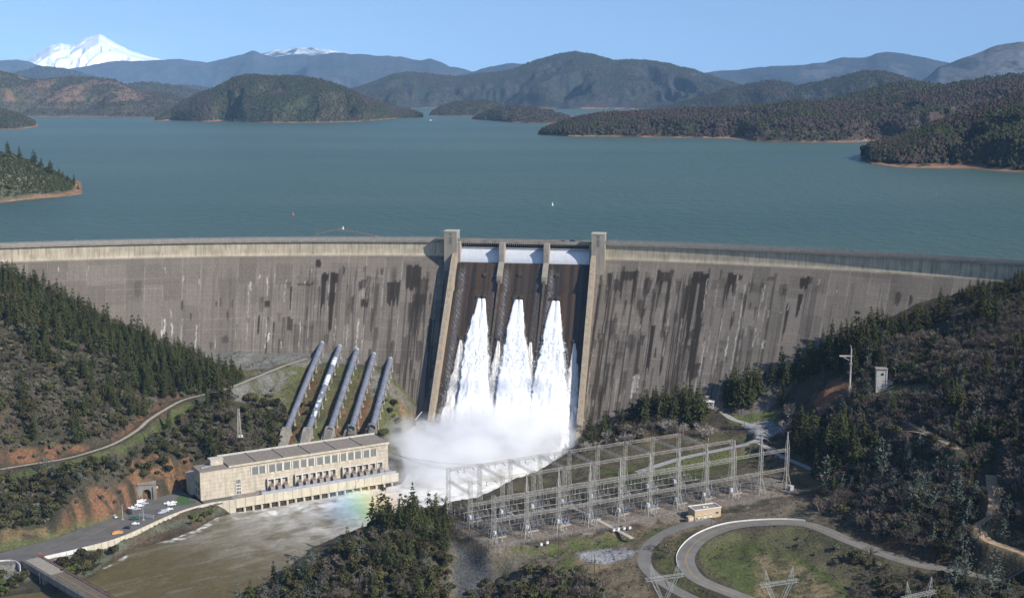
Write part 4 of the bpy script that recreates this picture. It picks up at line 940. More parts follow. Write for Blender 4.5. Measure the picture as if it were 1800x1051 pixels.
def trunk(h, r, seed, limbs=3):
    mb = MB(); g = np.random.default_rng(seed); mb.cone((0, 0, -1.0), (0, 0, h*.55), r, r*.6, 6); mb.cone((0, 0, h*.55), (0, 0, h*.96), r*.6, r*.12, 5)
    for k in range(limbs):
        a = g.random()*6.28; z = h*(.2+.4*g.random()); L = h*.12
        mb.cone((0, 0, z), (math.cos(a)*L, math.sin(a)*L, z+L*.2), r*.22, r*.08, 4)
    return mb
def leafy_crown(seed, h=7., r=3.4, n=430, size=.55, flat=.75, base=.12, lobes=8):
    g = np.random.default_rng(seed); V = []; Fc = []
    L = []
    for k in range(lobes):
        a = g.random()*6.28; q = r*.62*g.random()**.5; zr = .45+.35*g.random()
        L.append((math.cos(a)*q, math.sin(a)*q, h*(zr*flat+.15), r*(.34+.26*g.random())))
    for i in range(n):
        cx, cy, cz, cr = L[g.integers(lobes)]
        d = g.normal(size=3); d /= np.linalg.norm(d)
        if d[2] < -.55: d[2] *= -1
        rr = cr*(.78+.3*g.random()); p = np.array([cx, cy, cz])+d*rr*np.array([1, 1, .85]); p[2] = max(p[2], h*base*g.random()+.1)
        nn = d+g.normal(size=3)*.55; nn /= np.linalg.norm(nn); t1 = np.cross(nn, g.normal(size=3)); t1 /= np.linalg.norm(t1)+1e-9; t2 = np.cross(nn, t1)
        s = size*(.6+.8*g.random()); b = len(V)
        V += [tuple(p+t1*s), tuple(p+t2*s*.8), tuple(p-t1*s*.9+nn*.1), tuple(p-t2*s*.8)]; Fc.append((b, b+1, b+2, b+3))
    return V, Fc
def twig_crown(seed, h=8., r=3.6, n=230, w=.06, spread=1.0):
    g = np.random.default_rng(seed); V = []; Fc = []
    def strip(a, b, w0, w1):
        d = b-a; s = np.cross(d, g.normal(size=3)); s /= np.linalg.norm(s)+1e-9; k = len(V)
        V.extend([tuple(a+s*w0), tuple(a-s*w0), tuple(b-s*w1), tuple(b+s*w1)]); Fc.append((k, k+1, k+2, k+3))
    def grow(p, d, L, w, lev):
        e = p+d*L; strip(p, e, w, w*.7)
        if lev == 0: return
        for _ in range(3 if lev > 1 else 5):
            nd_ = d+g.normal(size=3)*.55*spread+np.array([0, 0, .12]); nd_ /= np.linalg.norm(nd_)
            grow(p+d*L*(.45+.55*g.random()), nd_, L*(.62+.2*g.random()), w*.62, lev-1)
    for k in range(4):
        a = 6.28*(k+g.random())/4; d = np.array([math.cos(a)*.6*spread, math.sin(a)*.6*spread, 1.0]); d /= np.linalg.norm(d)
        grow(np.array([0, 0, h*.16]), d, h*.30, w*2.2, 3)
    return V, Fc
PROTO = {}
def proto(key, nm, crown, tr, cm, tm=None):
    me = bpy.data.meshes.new('crown_'+nm); me.from_pydata([tuple(map(float, v)) for v in crown[0]], [], crown[1]); me.materials.append(cm); me.update()
    mt = bpy.data.meshes.new('trunk_'+nm); mt.from_pydata(tr.V, [], tr.F); mt.materials.append(tm or M_BARK); mt.update()
    # merged version for woods nobody could count
    n = len(crown[0]); mm = bpy.data.meshes.new('tree_'+nm); mm.from_pydata([tuple(map(float, v)) for v in crown[0]]+tr.V, [], crown[1]+[tuple(i+n for i in f) for f in tr.F])
    mm.materials.append(cm); mm.materials.append(tm or M_BARK)
    mi = np.zeros(len(mm.polygons), np.int32); mi[len(crown[1]):] = 1; mm.polygons.foreach_set('material_index', mi); mm.update()
    PROTO.setdefault(key, []).append((me, mt, mm))
for s in range(7): proto('pine', 'pine', conifer_crown(100+s, 20, 3.5+.55*(s % 4), lo=.08+.06*(s % 3), sparse=.05*s, pw=(.8, .62, .95, .5)[s % 4]), trunk(20, .36, s), M_PINE)
for s in range(3): proto('gpine', 'grey_pine', conifer_crown(130+s, 17, 4.0, lo=.15, lev=13, nb=7, droop=-.3, sparse=.25, pw=.5, qs=.55), trunk(17, .32, s+9), M_GPINE)
for s in range(4): proto('oak', 'oak', leafy_crown(150+s, 8, 3.8, 420, .62), trunk(5.5, .28, s+20), M_OAK)
for s in range(4): proto('scrub', 'scrub', leafy_crown(170+s, 4.2, 2.7, 260, .46, lobes=6), trunk(2.2, .12, s+30, 1), M_SCRUB)
for s in range(2): proto('bright', 'bright', leafy_crown(190+s, 6, 3.0, 300, .52), trunk(4, .2, s+40), M_BRIGHT)
for s in range(4): proto('bare', 'bare', twig_crown(200+s, 9, 4, w=.12), trunk(5, .2, s+50, 2), M_TWIG)
for s in range(2): proto('pale', 'pale', twig_crown(220+s, 10, 4.6, w=.12, spread=1.1), trunk(5, .24, s+60, 2), M_TWIGP, M_TWIGP)
# zones by surveyed outline of the ground they stand on: poly, spacing weight, mix
Z = []
def zone(poly, dens, **mixw): Z.append((poly, dens, mixw))
zone([(-160,470),(0,480),(60,500),(200,572),(330,626),(425,668),(400,680),(300,700),(240,742),(200,772),(110,800),(-160,830)], 1.0, scrub=.70, oak=.18, bare=.07, pine=.05)
zone([(-160,500),(0,505),(60,560),(120,620),(60,600),(-160,560)], .4, pine=.5, scrub=.5)
zone([(0,480),(60,505),(200,582),(330,634),(428,668),(400,682),(330,690),(250,650),(150,590),(90,560),(0,530)], 1.0, pine=.72, oak=.20, bare=.08)
zone([(200,600),(330,640),(410,672),(330,700),(280,700),(240,690)], .85, pine=.66, oak=.26, scrub=.08)
zone([(110,590),(190,640),(240,700),(200,740),(150,690)], .35, pine=.5, scrub=.5)
zone([(-160,850),(0,846),(110,830),(210,805),(270,770),(330,725),(400,700),(440,700),(500,712),(505,765),(480,792),(340,815),(250,800),(210,845),(150,862),(110,900),(92,925),(-160,955)], 1.0, oak=.52, scrub=.26, gpine=.09, pine=.05, bare=.08)
zone([(215,800),(250,800),(330,812),(338,850),(290,862),(262,848),(230,862),(205,885),(110,925),(130,880),(200,850)], .55, scrub=.5, oak=.5)
zone([(430,665),(500,690),(500,712),(400,700)], .3, scrub=.8, oak=.2)
zone([(670,700),(735,725),(735,750),(700,770),(660,775)], .30, scrub=.2, oak=.8)
zone([(540,690),(560,690),(530,780),(500,780)], .12, oak=1)
zone([(100,990),(160,975),(190,985),(165,1012),(110,1020)], .9, bright=.5, oak=.5)
zone([(190,975),(215,960),(235,970),(215,980)], .5, bright=.6, oak=.4)
zone([(330,905),(400,893),(405,905),(340,925)], .7, oak=.4, bright=.3, bare=.3)
zone([(-60,1030),(0,1012),(45,1010),(60,1028),(20,1050),(-60,1062)], .9, bright=.6, oak=.4)
zone([(360,1110),(470,1035),(560,990),(640,935),(690,915),(785,905),(792,930),(760,960),(790,1000),(800,1110)], 1.25, oak=.52, scrub=.18, pine=.05, gpine=.06, bare=.19)
zone([(650,925),(700,915),(785,915),(785,950),(780,985),(720,990)], .32, pine=.7, oak=.3)
zone([(880,1012),(960,1000),(1010,1002),(1060,1030),(1100,1110),(790,1110),(815,1051)], 1.0, oak=.5, bare=.25, scrub=.25)
zone([(1030,770),(1120,728),(1230,695),(1250,722),(1235,742),(1190,745),(1100,762),(1040,790),(1015,805)], 1.1, oak=.5, pine=.16, bare=.34)
zone([(1120,725),(1225,700),(1235,735),(1150,745)], .7, pine=1)
zone([(1060,745),(1190,742),(1240,760),(1010,800)], .45, pale=.3, bare=.5, oak=.2)
zone([(1255,695),(1300,655),(1400,622),(1420,660),(1380,712),(1300,715)], 1.0, pine=.5, oak=.28, bare=.22)
zone([(1350,640),(1480,597),(1600,553),(1700,520),(1700,560),(1600,600),(1480,640),(1380,670)], .8, pine=.45, oak=.25, bare=.3)
zone([(1680,515),(1800,485),(1950,480),(1950,560),(1700,570)], 1.0, pine=.55, oak=.25, bare=.2)
zone([(1400,640),(1500,600),(1600,570),(1700,540),(1950,500),(1950,1010),(1800,1000),(1650,985),(1560,955),(1480,920),(1440,900),(1440,860),(1425,812),(1385,770),(1378,720),(1420,740),(1440,735),(1500,700),(1440,665)], .95, bare=.62, oak=.19, gpine=.05, scrub=.07, pine=.04, bright=.03)
zone([(1390,750),(1480,740),(1520,860),(1470,880),(1435,850),(1400,800)], .7, pine=.45, oak=.35, bare=.2)
zone([(1550,780),(1740,810),(1740,960),(1640,970),(1500,900)], .35, gpine=.6, oak=.4)
zone([(1640,1000),(1800,1010),(1950,1060),(1950,1110),(1640,1110)], .5, gpine=.45, scrub=.3, oak=.25)
zone([(1500,980),(1640,1015),(1690,1110),(1500,1110)], .5, oak=.4, bare=.5, scrub=.1)
zone([(1395,945),(1480,965),(1560,1000),(1480,1000),(1400,970)], .15, bare=.6, scrub=.4)
zone([(1200,990),(1240,1030),(1300,1060),(1260,1070),(1215,1020)], .5, scrub=.5, bare=.5)
zone([(1165,950),(1200,945),(1195,1000),(1180,990)], .4, bare=.7, scrub=.3)
zone([(1950,440),(2600,380),(2600,1400),(1950,1400)], .9, bare=.5, oak=.3, scrub=.1, pine=.1)
zone([(-160,440),(-700,400),(-700,1000),(-160,955)], .9, scrub=.4, oak=.35, bare=.1, pine=.15)
zone([(-160,955),(-700,1000),(-700,1050),(-160,985)], .5, scrub=.7, oak=.3)
CLEAR = [[(1415,700),(1440,680),(1465,662),(1510,668),(1510,700),(1470,708),(1440,735)], [(1525,675),(1570,680),(1625,672),(1640,700),(1530,705)], [(1232,698),(1262,690),(1275,715),(1240,722)],
         [(475,620),(740,640),(740,745),(690,800),(480,800)], [(1290,722),(1370,722),(1385,760),(1300,752)], [(405,680),(428,680),(432,775),(408,775)], [(1478,690),(1508,690),(1508,705),(1478,705)]]
def pix_ok(px, py):
    return (px > -620) & (px < 2500) & (py < 1400)
cand = []
sp = 3.3
cx = np.arange(-560, 560, sp); cy = np.arange(560, 1040, sp); CX, CY = np.meshgrid(cx, cy)
CX = (CX+RNG.random(CX.shape)*sp).ravel(); CY = (CY+RNG.random(CY.shape)*sp).ravel()
CZ = ground(CX, CY); cpx, cpy = proj(CX, CY, CZ)
mm_ = crestS(CX); sdd = (crestY(CX)-CY)/np.hypot(1, mm_)-face_d(np.clip(CZ, 0, 140))
ok = pix_ok(cpx, cpy) & (sdd > 1.5) & (sdpoly(CX, CY, LOT) > 2.5) & (sdpoly(CX, CY, YARD) > 1.5) & (sdpoly(CX, CY, RIVER) > 2.5)
for nm, (L, wd) in ROADS.items(): ok &= sdpoly(CX, CY, [tuple(q[:2]) for q in L], False) > wd/2+1.6
for p in CLEAR[:3]+CLEAR[4:]: ok &= ~inpoly(cpx, cpy, p)
CX, CY, CZ, cpx, cpy = [q[ok] for q in (CX, CY, CZ, cpx, cpy)]
KS = ['pine', 'gpine', 'oak', 'scrub', 'bright', 'bare', 'pale']
kind = np.full(len(CX), -1); U = RNG.random(len(CX)); clump = fbm(CX/22, CY/22, 900, 3); cl2 = fbm(CX/16, CY/16, 905, 3)
for (poly, dens, mw) in Z:
    m = inpoly(cpx+8*(cl2-.5), cpy+8*(clump-.5), poly) & (U < dens*.80*(.55+.9*clump))
    w = np.array([mw.get(k, 0) for k in KS], float)
    # clumping: kinds gather in stands
    idx = np.where(m)[0]
    cw = np.cumsum(w/w.sum()); v = np.clip((cl2[idx]-.5)*1.7+.5+.55*(RNG.random(len(idx))-.5), 0, .999)
    v = np.where(RNG.random(len(idx)) < .45, RNG.random(len(idx)), v)
    kind[idx] = np.searchsorted(cw, v, side='right').clip(0, len(KS)-1)
# right hillside grounds left unplanted by the zones stay open
k = kind >= 0; CX, CY, CZ, cpx, cpy, kind, cl2 = [q[k] for q in (CX, CY, CZ, cpx, cpy, kind, cl2)]
SZ = {'pine': (.38, 1.0), 'gpine': (.5, .95), 'oak': (.42, 1.0), 'scrub': (.4, .95), 'bright': (.4, .85), 'bare': (.65, 1.3), 'pale': (.8, 1.3)}
HT = {'pine': 20, 'gpine': 17, 'oak': 8, 'scrub': 4.2, 'bright': 6, 'bare': 9, 'pale': 10}
sc = np.array([SZ[KS[k]][0] for k in kind])+RNG.random(len(kind))**1.3*np.array([SZ[KS[k]][1]-SZ[KS[k]][0] for k in kind])
sc = np.where((cpx > 1560) & (cpy < 600), sc*.5, sc)
px_h = sc*np.array([HT[KS[k]] for k in kind])*F/np.hypot(CY, CX)
TREES = [dict(k=KS[a], x=x, y=y, z=z, s=s, h=h, px=p, py=q) for a, x, y, z, s, h, p, q in zip(kind, CX, CY, CZ, sc, px_h, cpx, cpy)]
# single trees the photograph singles out
def one(k, px, py, s, **kw):
    p = onground(px, py); TREES.append(dict(k=k, x=p[0], y=p[1], z=p[2], s=s, h=999, px=px, py=py, **kw))
for q in [('pine',678,938,1.4),('pine',683,944,1.15),('pine',727,932,1.4),('pine',733,938,1.1),('pine',703,938,1.0),('pine',665,940,.7),('pine',40,548,1.0),('pine',85,560,.9),('pine',125,590,1.0),('pine',165,600,.85),
          *[('pine', 1270+6*k_, 712-k_*1.2+4*(k_ % 3), 1.0+.13*((k_*7) % 5)) for k_ in range(12)], *[('pine', 1345+9*k_, 690-k_*4.2+7*((k_*5) % 3), .95+.12*((k_*3) % 5)) for k_ in range(22)], *[('pine', 1545+12*k_, 606-k_*5.5+6*((k_*5) % 3), .75+.1*((k_*3) % 4)) for k_ in range(11)],
          *[('pine', 12+17*k_, 545+k_*6.6+8*((k_*5) % 3), .95+.1*((k_*3) % 4)) for k_ in range(24)], *[('pine', 30+26*k_, 575+k_*7.5+10*((k_*5) % 3), .9+.1*((k_*3) % 4)) for k_ in range(13)],
          *[('pine', 1122+8.5*k_, 738+6*((k_*5) % 3), 1.0+.14*((k_*3) % 4)) for k_ in range(14)], *[('pine', 1400+9*k_, 800-6*((k_*5) % 6)+k_*2, .9+.12*((k_*3) % 5)) for k_ in range(14)],
          *[('bare', 1440+31*((k_*7) % 12), 690+k_*9, 1.25+.1*(k_ % 4)) for k_ in range(26)],
          ('pine',1185,742,1.25),('pine',1160,748,1.1),('pine',1205,735,1.15),('pine',1135,748,.95),('pine',1300,722,1.5),('pine',1290,725,1.35),('pine',1318,720,1.3),('pine',1280,722,1.2),
          ('gpine',1448,862,1.35),('gpine',1480,875,.95),('gpine',1550,840,1.5),('gpine',1690,1000,1.6),('gpine',1740,1045,1.5),('gpine',1620,905,1.3),('gpine',80,835,.9),('gpine',1770,930,1.1),
          ('pale',1378,765,1.6),('pale',1392,742,1.2),('pale',1245,775,1.6),('pale',1235,768,1.2),('pale',1065,778,1.3),('pale',1100,782,1.3),('pale',1022,785,1.2),('pale',1130,770,1.1),('bare',783,888,.9),('pine',1722,556,1.25),('pine',1735,560,1.1),('pine',1752,570,1.0),('pine',1525,640,1.1),('pine',1535,632,1.2)]:
    one(*q)
# grassy point across the lake: pines on its crest
REGION = [('pine', lambda p, q: p < 450 and q < 760, 'left hillside above the track'), ('pine', lambda p, q: p < 520, 'left slope between the track and the car park')]
def where(px, py):
    if px < 520:
        if py < 700 and px < 200: return 'the upper left hillside beside the dam'
        if py < 760: return 'the left hillside above the pale track'
        if py > 985 or (py > 955 and px > 180): return 'the left river bank by the bridge'
        return 'the left slope above the car park'
    if px < 830: return ('the foreground knoll by the river' if py > 850 else 'the slope beside the penstocks')
    if px < 1140 and py > 960: return 'the bottom edge below the switchyard'
    if px < 1265 and py < 830: return 'the foot of the dam behind the switchyard'
    if py > 940: return 'the lower right corner below the loop road'
    if py < 640: return 'the right abutment under the crest road'
    if px < 1440 and py < 780: return 'the right bank above the gravel road'
    return 'the right hillside above the loop road'
CATS = {'pine': ('pine_tree', 'dark green pointed pine on', 'pine tree', 'pines on'), 'gpine': ('grey_pine_tree', 'loose grey-green pine on', 'pine tree', 'grey pines on'),
        'oak': ('oak_tree', 'round dark evergreen oak on', 'oak tree', 'evergreen oaks on'), 'scrub': ('shrub', 'low grey-green shrub on', 'shrub', 'shrubs on'),
        'bright': ('leafy_bush', 'bright green leafy bush on', 'bush', 'green bushes on'), 'bare': ('bare_tree', 'leafless brown tree on', 'bare tree', 'leafless trees on'),
        'pale': ('pale_bare_tree', 'pale grey leafless tree on', 'bare tree', 'pale leafless trees on')}
LIM = {'pine': 300, 'gpine': 150, 'oak': 300, 'scrub': 300, 'bright': 80, 'bare': 300, 'pale': 60}
tcoll = C
def add_tree(T):
    v = int(RNG.integers(len(PROTO[T['k']]))); me, mt, _ = PROTO[T['k']][v]; nm, lb, ct, gr = CATS[T['k']]; wh = where(T['px'], T['py'])
    r = bpy.data.objects.new(nm, None); C.objects.link(r); r.location = (T['x'], T['y'], T['z']-.15); r.rotation_euler = (0, 0, RNG.random()*6.28)
    s = float(T['s']); r.scale = (s*(.9+.25*RNG.random()), s*(.9+.25*RNG.random()), s)
    tag(r, lb+' '+wh, ct, gr+' '+wh)
    for m, n in ((me, 'crown'), (mt, 'trunk')):
        o = bpy.data.objects.new(n, m); C.objects.link(o); o.parent = r
REST = {}
for k in KS:
    L = sorted([t for t in TREES if t['k'] == k], key=lambda t: -t['h'])
    # a tree hidden wholly outside the frame is not worth an object of its own
    vis = [t for t in L if -10 < t['px'] < 1810 and t['py'] < 1060]; oth = [t for t in L if not (-10 < t['px'] < 1810 and t['py'] < 1060)]
    for t in vis[:LIM[k]]: add_tree(t)
    REST[k] = vis[LIM[k]:]+oth
print('TREES', {k: sum(t['k'] == k for t in TREES) for k in KS})
def scatter(name, key, items):
    """one object: a wood of instanced trees"""
    if not items: return
    n = len(items); me = bpy.data.meshes.new(name); me.vertices.add(n)
    me.vertices.foreach_set('co', np.array([(t['x'], t['y'], t['z']-.15) for t in items], np.float32).ravel())
    a = me.attributes.new('rot', 'FLOAT_VECTOR', 'POINT'); v = np.zeros((n, 3), np.float32); v[:, 2] = RNG.random(n)*6.28; a.data.foreach_set('vector', v.ravel())
    a = me.attributes.new('scl', 'FLOAT_VECTOR', 'POINT'); s = np.array([t['s'] for t in items], np.float32)[:, None]*np.ones((1, 3), np.float32); s[:, :2] *= (.85+.3*RNG.random((n, 2))); a.data.foreach_set('vector', s.ravel())
    a = me.attributes.new('idx', 'INT', 'POINT'); a.data.foreach_set('value', RNG.integers(0, len(PROTO[key]), n).astype(np.int32))
    pc = bpy.data.collections.new('kinds_'+key)
    for (_, _, mm) in PROTO[key]:
        pc.objects.link(bpy.data.objects.new(name+'_kind', mm))
    o = bpy.data.objects.new(name, me); C.objects.link(o); tag(o, kind='stuff')
    ng = bpy.data.node_groups.new(name, 'GeometryNodeTree')
    ng.interface.new_socket('Geometry', in_out='INPUT', socket_type='NodeSocketGeometry'); ng.interface.new_socket('Geometry', in_out='OUTPUT', socket_type='NodeSocketGeometry')
    gi = ng.nodes.new('NodeGroupInput'); go = ng.nodes.new('NodeGroupOutput'); ip = ng.nodes.new('GeometryNodeInstanceOnPoints'); ci = ng.nodes.new('GeometryNodeCollectionInfo')
    ci.inputs['Collection'].default_value = pc; ci.inputs['Separate Children'].default_value = True; ci.inputs['Reset Children'].default_value = True
    def na(nm, ty):
        q = ng.nodes.new('GeometryNodeInputNamedAttribute'); q.data_type = ty; q.inputs['Name'].default_value = nm; return q.outputs['Attribute']
    ng.links.new(gi.outputs[0], ip.inputs['Points']); ng.links.new(ci.outputs[0], ip.inputs['Instance']); ip.inputs['Pick Instance'].default_value = True
    ng.links.new(na('idx', 'INT'), ip.inputs['Instance Index']); ng.links.new(na('rot', 'FLOAT_VECTOR'), ip.inputs['Rotation']); ng.links.new(na('scl', 'FLOAT_VECTOR'), ip.inputs['Scale'])
    ng.links.new(ip.outputs[0], go.inputs[0]); md = o.modifiers.new('wood', 'NODES'); md.node_group = ng
    return o
for k, nm in (('pine', 'pine_wood'), ('gpine', 'grey_pine_wood'), ('oak', 'oak_wood'), ('scrub', 'scrub'), ('bright', 'green_bushes'), ('bare', 'bare_wood'), ('pale', 'pale_bare_wood')):
    scatter(nm, k, REST[k])
# ---- low ground cover: small tufts and brush, far too many to count
n = 26000; gxx = RNG.uniform(-420, 420, n); gyy = RNG.uniform(590, 1010, n); gzz = ground(gxx, gyy); a_, b_ = proj(gxx, gyy, gzz)
ok = pix_ok(a_, b_) & (sdpoly(gxx, gyy, LOT) > 1) & (sdpoly(gxx, gyy, YARD) > 1) & (sdpoly(gxx, gyy, RIVER) > 1.5)
for nm, (L, wd) in ROADS.items(): ok &= sdpoly(gxx, gyy, [tuple(q[:2]) for q in L], False) > wd/2+.8
mm_ = crestS(gxx); ok &= ((crestY(gxx)-gyy)/np.hypot(1, mm_)-face_d(np.clip(gzz, 0, 140))) > 1
ok &= (fbm(gxx/12, gyy/12, 950, 3) > .42)
it = [dict(x=x, y=y, z=z, s=.10+.14*RNG.random()) for x, y, z in zip(gxx[ok], gyy[ok], gzz[ok])]
scatter('brush', 'scrub', it[::2]); scatter('brush', 'bare', it[1::2])
# ---- far woods on the slopes round the lake
def far_forest(name, A, mat_cols, shape):
    if len(A) == 0: return
    g = np.random.default_rng(5)
    if shape == 'cone':
        ang = np.arange(5)*2*math.pi/5; B = np.concatenate([[[0, 0, 1.0]], np.stack([np.cos(ang)*.20, np.sin(ang)*.20, ang*0+.08], 1)]); T = np.array([(0, 1+i, 1+(i+1) % 5) for i in range(5)])
    else:
        ang = np.arange(5)*2*math.pi/5; B = np.concatenate([[[0, 0, .62]], np.stack([np.cos(ang)*.30, np.sin(ang)*.30, .40+.06*np.cos(ang*2)], 1), np.stack([np.cos(ang+.6)*.34, np.sin(ang+.6)*.34, ang*0+.08], 1)])
        T = np.array([(0, 1+i, 1+(i+1) % 5) for i in range(5)]+[(1+i, 6+i, 1+(i+1) % 5) for i in range(5)]+[(1+(i+1) % 5, 6+i, 6+(i+1) % 5) for i in range(5)])
    N = len(A); k = len(B); J = 1+.35*(g.random((N, k, 1))-.5)*2; V = B[None]*J; s = A[:, 4]
    V = V*np.stack([s*(.8+.5*g.random(N)), s*(.8+.5*g.random(N)), s], 1)[:, None, :]+A[:, None, :3]
    cc = np.array(mat_cols)[g.integers(0, len(mat_cols), N)]*(.75+.5*g.random((N, 1))); cc = np.repeat(cc, k, 0)
    Tt = (T[None]+(np.arange(N)*k)[:, None, None]).reshape(-1, 3)
    tag(mesh_obj(name, V.reshape(-1, 3), Tt, M_FAR, col=cc), kind='stuff')
M_FAR = simple('far_foliage', None, .95, var=.15, scale=.2, attr=True, spec=.05)
FA = np.concatenate(FOREST)
far_forest('far_pine_wood', FA[FA[:, 3] == 0], [(.026, .034, .018), (.034, .042, .022)], 'cone')
far_forest('far_oak_wood', FA[FA[:, 3] == 1], [(.036, .043, .021), (.046, .050, .027), (.028, .034, .017)], 'dome')
far_forest('far_bare_wood', FA[FA[:, 3] == 2], [(.046, .035, .032), (.056, .042, .038), (.040, .032, .027)], 'dome')
# ------------------------------------------------------------------ powerhouse
ANG = math.atan2(PU[1], PU[0])
M_PH = simple('cream_concrete', (.50, .435, .335), .9, var=.26, scale=.5, stretch=(1, 1, .28), bump=.05, detail=8)  # one cream concrete colour for every wall
M_ROOF = simple('gravel_roof', (.21, .18, .15), .95, var=.18, scale=.4)
M_COP = simple('roof_coping', (.48, .45, .40), .8, var=.2, scale=.6)
M_PANE = simple('green_grey_window', (.17, .19, .175), .35, var=.25, scale=1.5)
M_STEELW = simple('white_painted_steel', (.62, .57, .51), .6, var=.2, scale=1.2)
M_TANK = simple('brown_grey_tank', (.26, .20, .165), .6, var=.3, scale=1)
M_BLUEG = simple('blue_grey_steel', (.34, .37, .43), .6, var=.12, scale=.4)
def facade(px, py, v=0.0):
    r = ray(px, py); o = PA+PV*v; # ray (r0,r1)t = o + PU*u
    A = np.array([[r[0], -PU[0]], [r[1], -PU[1]]]); t, u = np.linalg.solve(A, o); return u, CAMH+r[2]*t
ph = thing('powerhouse', 'long cream concrete powerhouse with a flat grey roof and a row of tall windows', 'powerhouse', (PA[0], PA[1], 8.0), ANG)
HT_ = 20.2; DP = 25.0; BL = 19.5
mb = MB(); mb.box(BL, PL, 0.4, DP, -1, HT_); mb.build('wall', M_PH, ph)
mb = MB(); mb.box(0, BL-.003, 0.0, 15, -1, HT_-1.0); mb.build('office_block', M_PH, ph)
mb = MB(); mb.box(-2.5, 12, 15.003, 24, -1, HT_-7); mb.build('rear_annex', M_PH, ph)
rf = MB().box(BL-.2, PL+.5, -.3, DP+.3, HT_, HT_+.5).build('roof', M_ROOF, ph)
mb = MB(); mb.box(BL-.2, PL+.5, DP-.6, DP+.5, HT_+.5, HT_+1.5).build('coping', M_COP, rf)
mb = MB().box(BL-.3, PL+.6, -.55, -.3, HT_-.7, HT_+.75); mb.build('coping', M_PH, rf)
for k in range(1, 6):
    uq = BL+(PL-BL)*k/6; MB().box(uq-.35, uq+.35, -.2, DP-.7, HT_+.5, HT_+.95).build('roof_rib', M_CONCD, rf)
rf2 = MB().box(-.4, BL-.25, -.4, 15.4, HT_-1.0, HT_-.4).build('roof', M_ROOF, ph)
MB().box(10, 18.5, 9, 15, HT_-.39, HT_+3.2).build('penthouse', M_PH, ph); MB().box(9.7, 18.8, 8.7, 15.3, HT_+3.2, HT_+3.7).build('coping', M_COP, rf2)
mb = MB()
for k in range(5): mb.box(3+k*1.3, 3.9+k*1.3, 6+.4*k, 7.2+.4*k, HT_-.39, HT_+.3)
mb.build('roof_vents', M_BLUEG, rf2)
MB().box(-2.8, 12.2, 14.9, 24.3, HT_-7, HT_-6.5).build('roof', M_COP, ph)
wins = [(555,600),(613,655),(690,733),(748,790),(808,852),(880,922),(942,982),(1000,1042),(1070,1112),(1130,1170),(1187,1228),(1257,1297),(1315,1355),(1370,1412),(1437,1478),(1493,1535)]
for a, b in wins:
    ya = 740+(365+ (a-555)*(-150/960))/4.5
    u0, _ = facade(320+a/4.5, ya+6); u1, _ = facade(320+b/4.5, ya+6)
    fr = MB(); z0, z1 = 12.2, 17.2
    fr.box(u0-.8, u0-.15, -.05, .38, z0-.5, z1+.5).box(u1+.15, u1+.8, -.05, .38, z0-.5, z1+.5)
    o = MB().box(u0-.1, u1+.1, .2, .37, z0, z1).build('window', M_PANE, ph); fr.build('window_frame', M_STEELW, o)
    g = MB()
    for q in np.linspace(u0, u1, 5)[1:-1]: g.box(q-.07, q+.07, .13, .19, z0, z1)
    for q in np.linspace(z0, z1, 5)[1:-1]: g.box(u0, u1, .08, .125, q-.07, q+.07)
    g.build('glazing_bar', M_CONCD, o)
u0, _ = facade(415.5, 850); u1, _ = facade(423, 850)
o = MB().box(u0, u1, .22, .38, .8, 10.2).build('door', M_GLASSD, ph)
g = MB(); g.box(u0-.4, u0, .1, .39, .5, 10.6).box(u1, u1+.4, .1, .39, .5, 10.6)
for q in (2.6, 4.8, 7.0): g.box(u0, u1, .1, .2, q, q+.7)
for q in np.linspace(u0, u1, 4)[1:-1]: g.box(q-.12, q+.12, .05, .095, .8, 10.2)
g.build('door_frame', M_STEELW, o)
for (a, b, z0) in ((3, 5.4, 8), (8, 10.4, 8), (3, 5.4, 3), (8, 10.4, 3)): MB().box(-.12, -.02, a, b, z0, z0+3.2).build('window', M_GLASSD, ph)
g = MB()
for k in range(1, 8): g.box(BL+.3, PL-.1, .32, .39, k*2.5, k*2.5+.1)
for k in range(1, 7): g.box(.2, BL-.2, -.06, -.01, k*2.6, k*2.6+.09)
g.build('wall_joint', M_CONCD, ph)
# deck and river wall
dk = thing('powerhouse_deck', 'concrete river wall and deck carried on round piers in front of the powerhouse', 'river wall', (PA[0], PA[1], 8.0), ANG)
M_WALL = simple('cream_river_wall', (.52, .465, .36), .9, var=.2, scale=.3, stretch=(1, 1, .4), detail=8)
MB().box(DECK_U0-.2, PL+2.5, WV, .36, .004, .12).build('deck', M_CONCD, dk)
MB().box(DECK_U0, PL+2.6, WV-.7, WV, -5.0, 1.1).build('wall', M_WALL, dk)
g = MB(); n = 19; us = np.linspace(DECK_U0, PL+2.4, n)
for q in us: g.box(q-.13, q+.13, WV-.78, WV-.705, -4.9, 1.0)
g.build('wall_joint', M_CONCD, dk)
MB().box(DECK_U0, PL+2.6, WV+1.6, WV+2.2, -9, -1).build('rear_wall', M_DARK, dk)  # near-black wall paints the shade of the recess under the deck
MB().box(DECK_U0, PL+2.6, WV-.6, WV+2.2, -5.0, -4.4).build('soffit', M_CONCD, dk)
for q in np.linspace(DECK_U0+5.5, PL-3, 19):
    mb = MB(); mb.cone((q, WV-1.0, -9.0), (q, WV-1.0, -5.3), .85, .85, 12); mb.build('pier', M_WALL, dk, smooth=False)
bm_ = MB().box(facade(455.5, 863, -4)[0], facade(690, 828, -4)[0], WV+1.0, WV+2.6, .13, 2.1); bm_.V = bm_.V
gb = thing('guard_beam', 'long pale blue-grey steel beam lying along the powerhouse deck edge', 'beam', (PA[0], PA[1], 8.0), ANG); bm_.build('beam', M_BLUEG, gb)
g = MB()
for q in np.arange(DECK_U0+18, PL, 6.0): g.box(q-.1, q+.1, WV+.9, WV+2.7, .13, 2.2)
g.build('beam_band', M_CONC, gb)
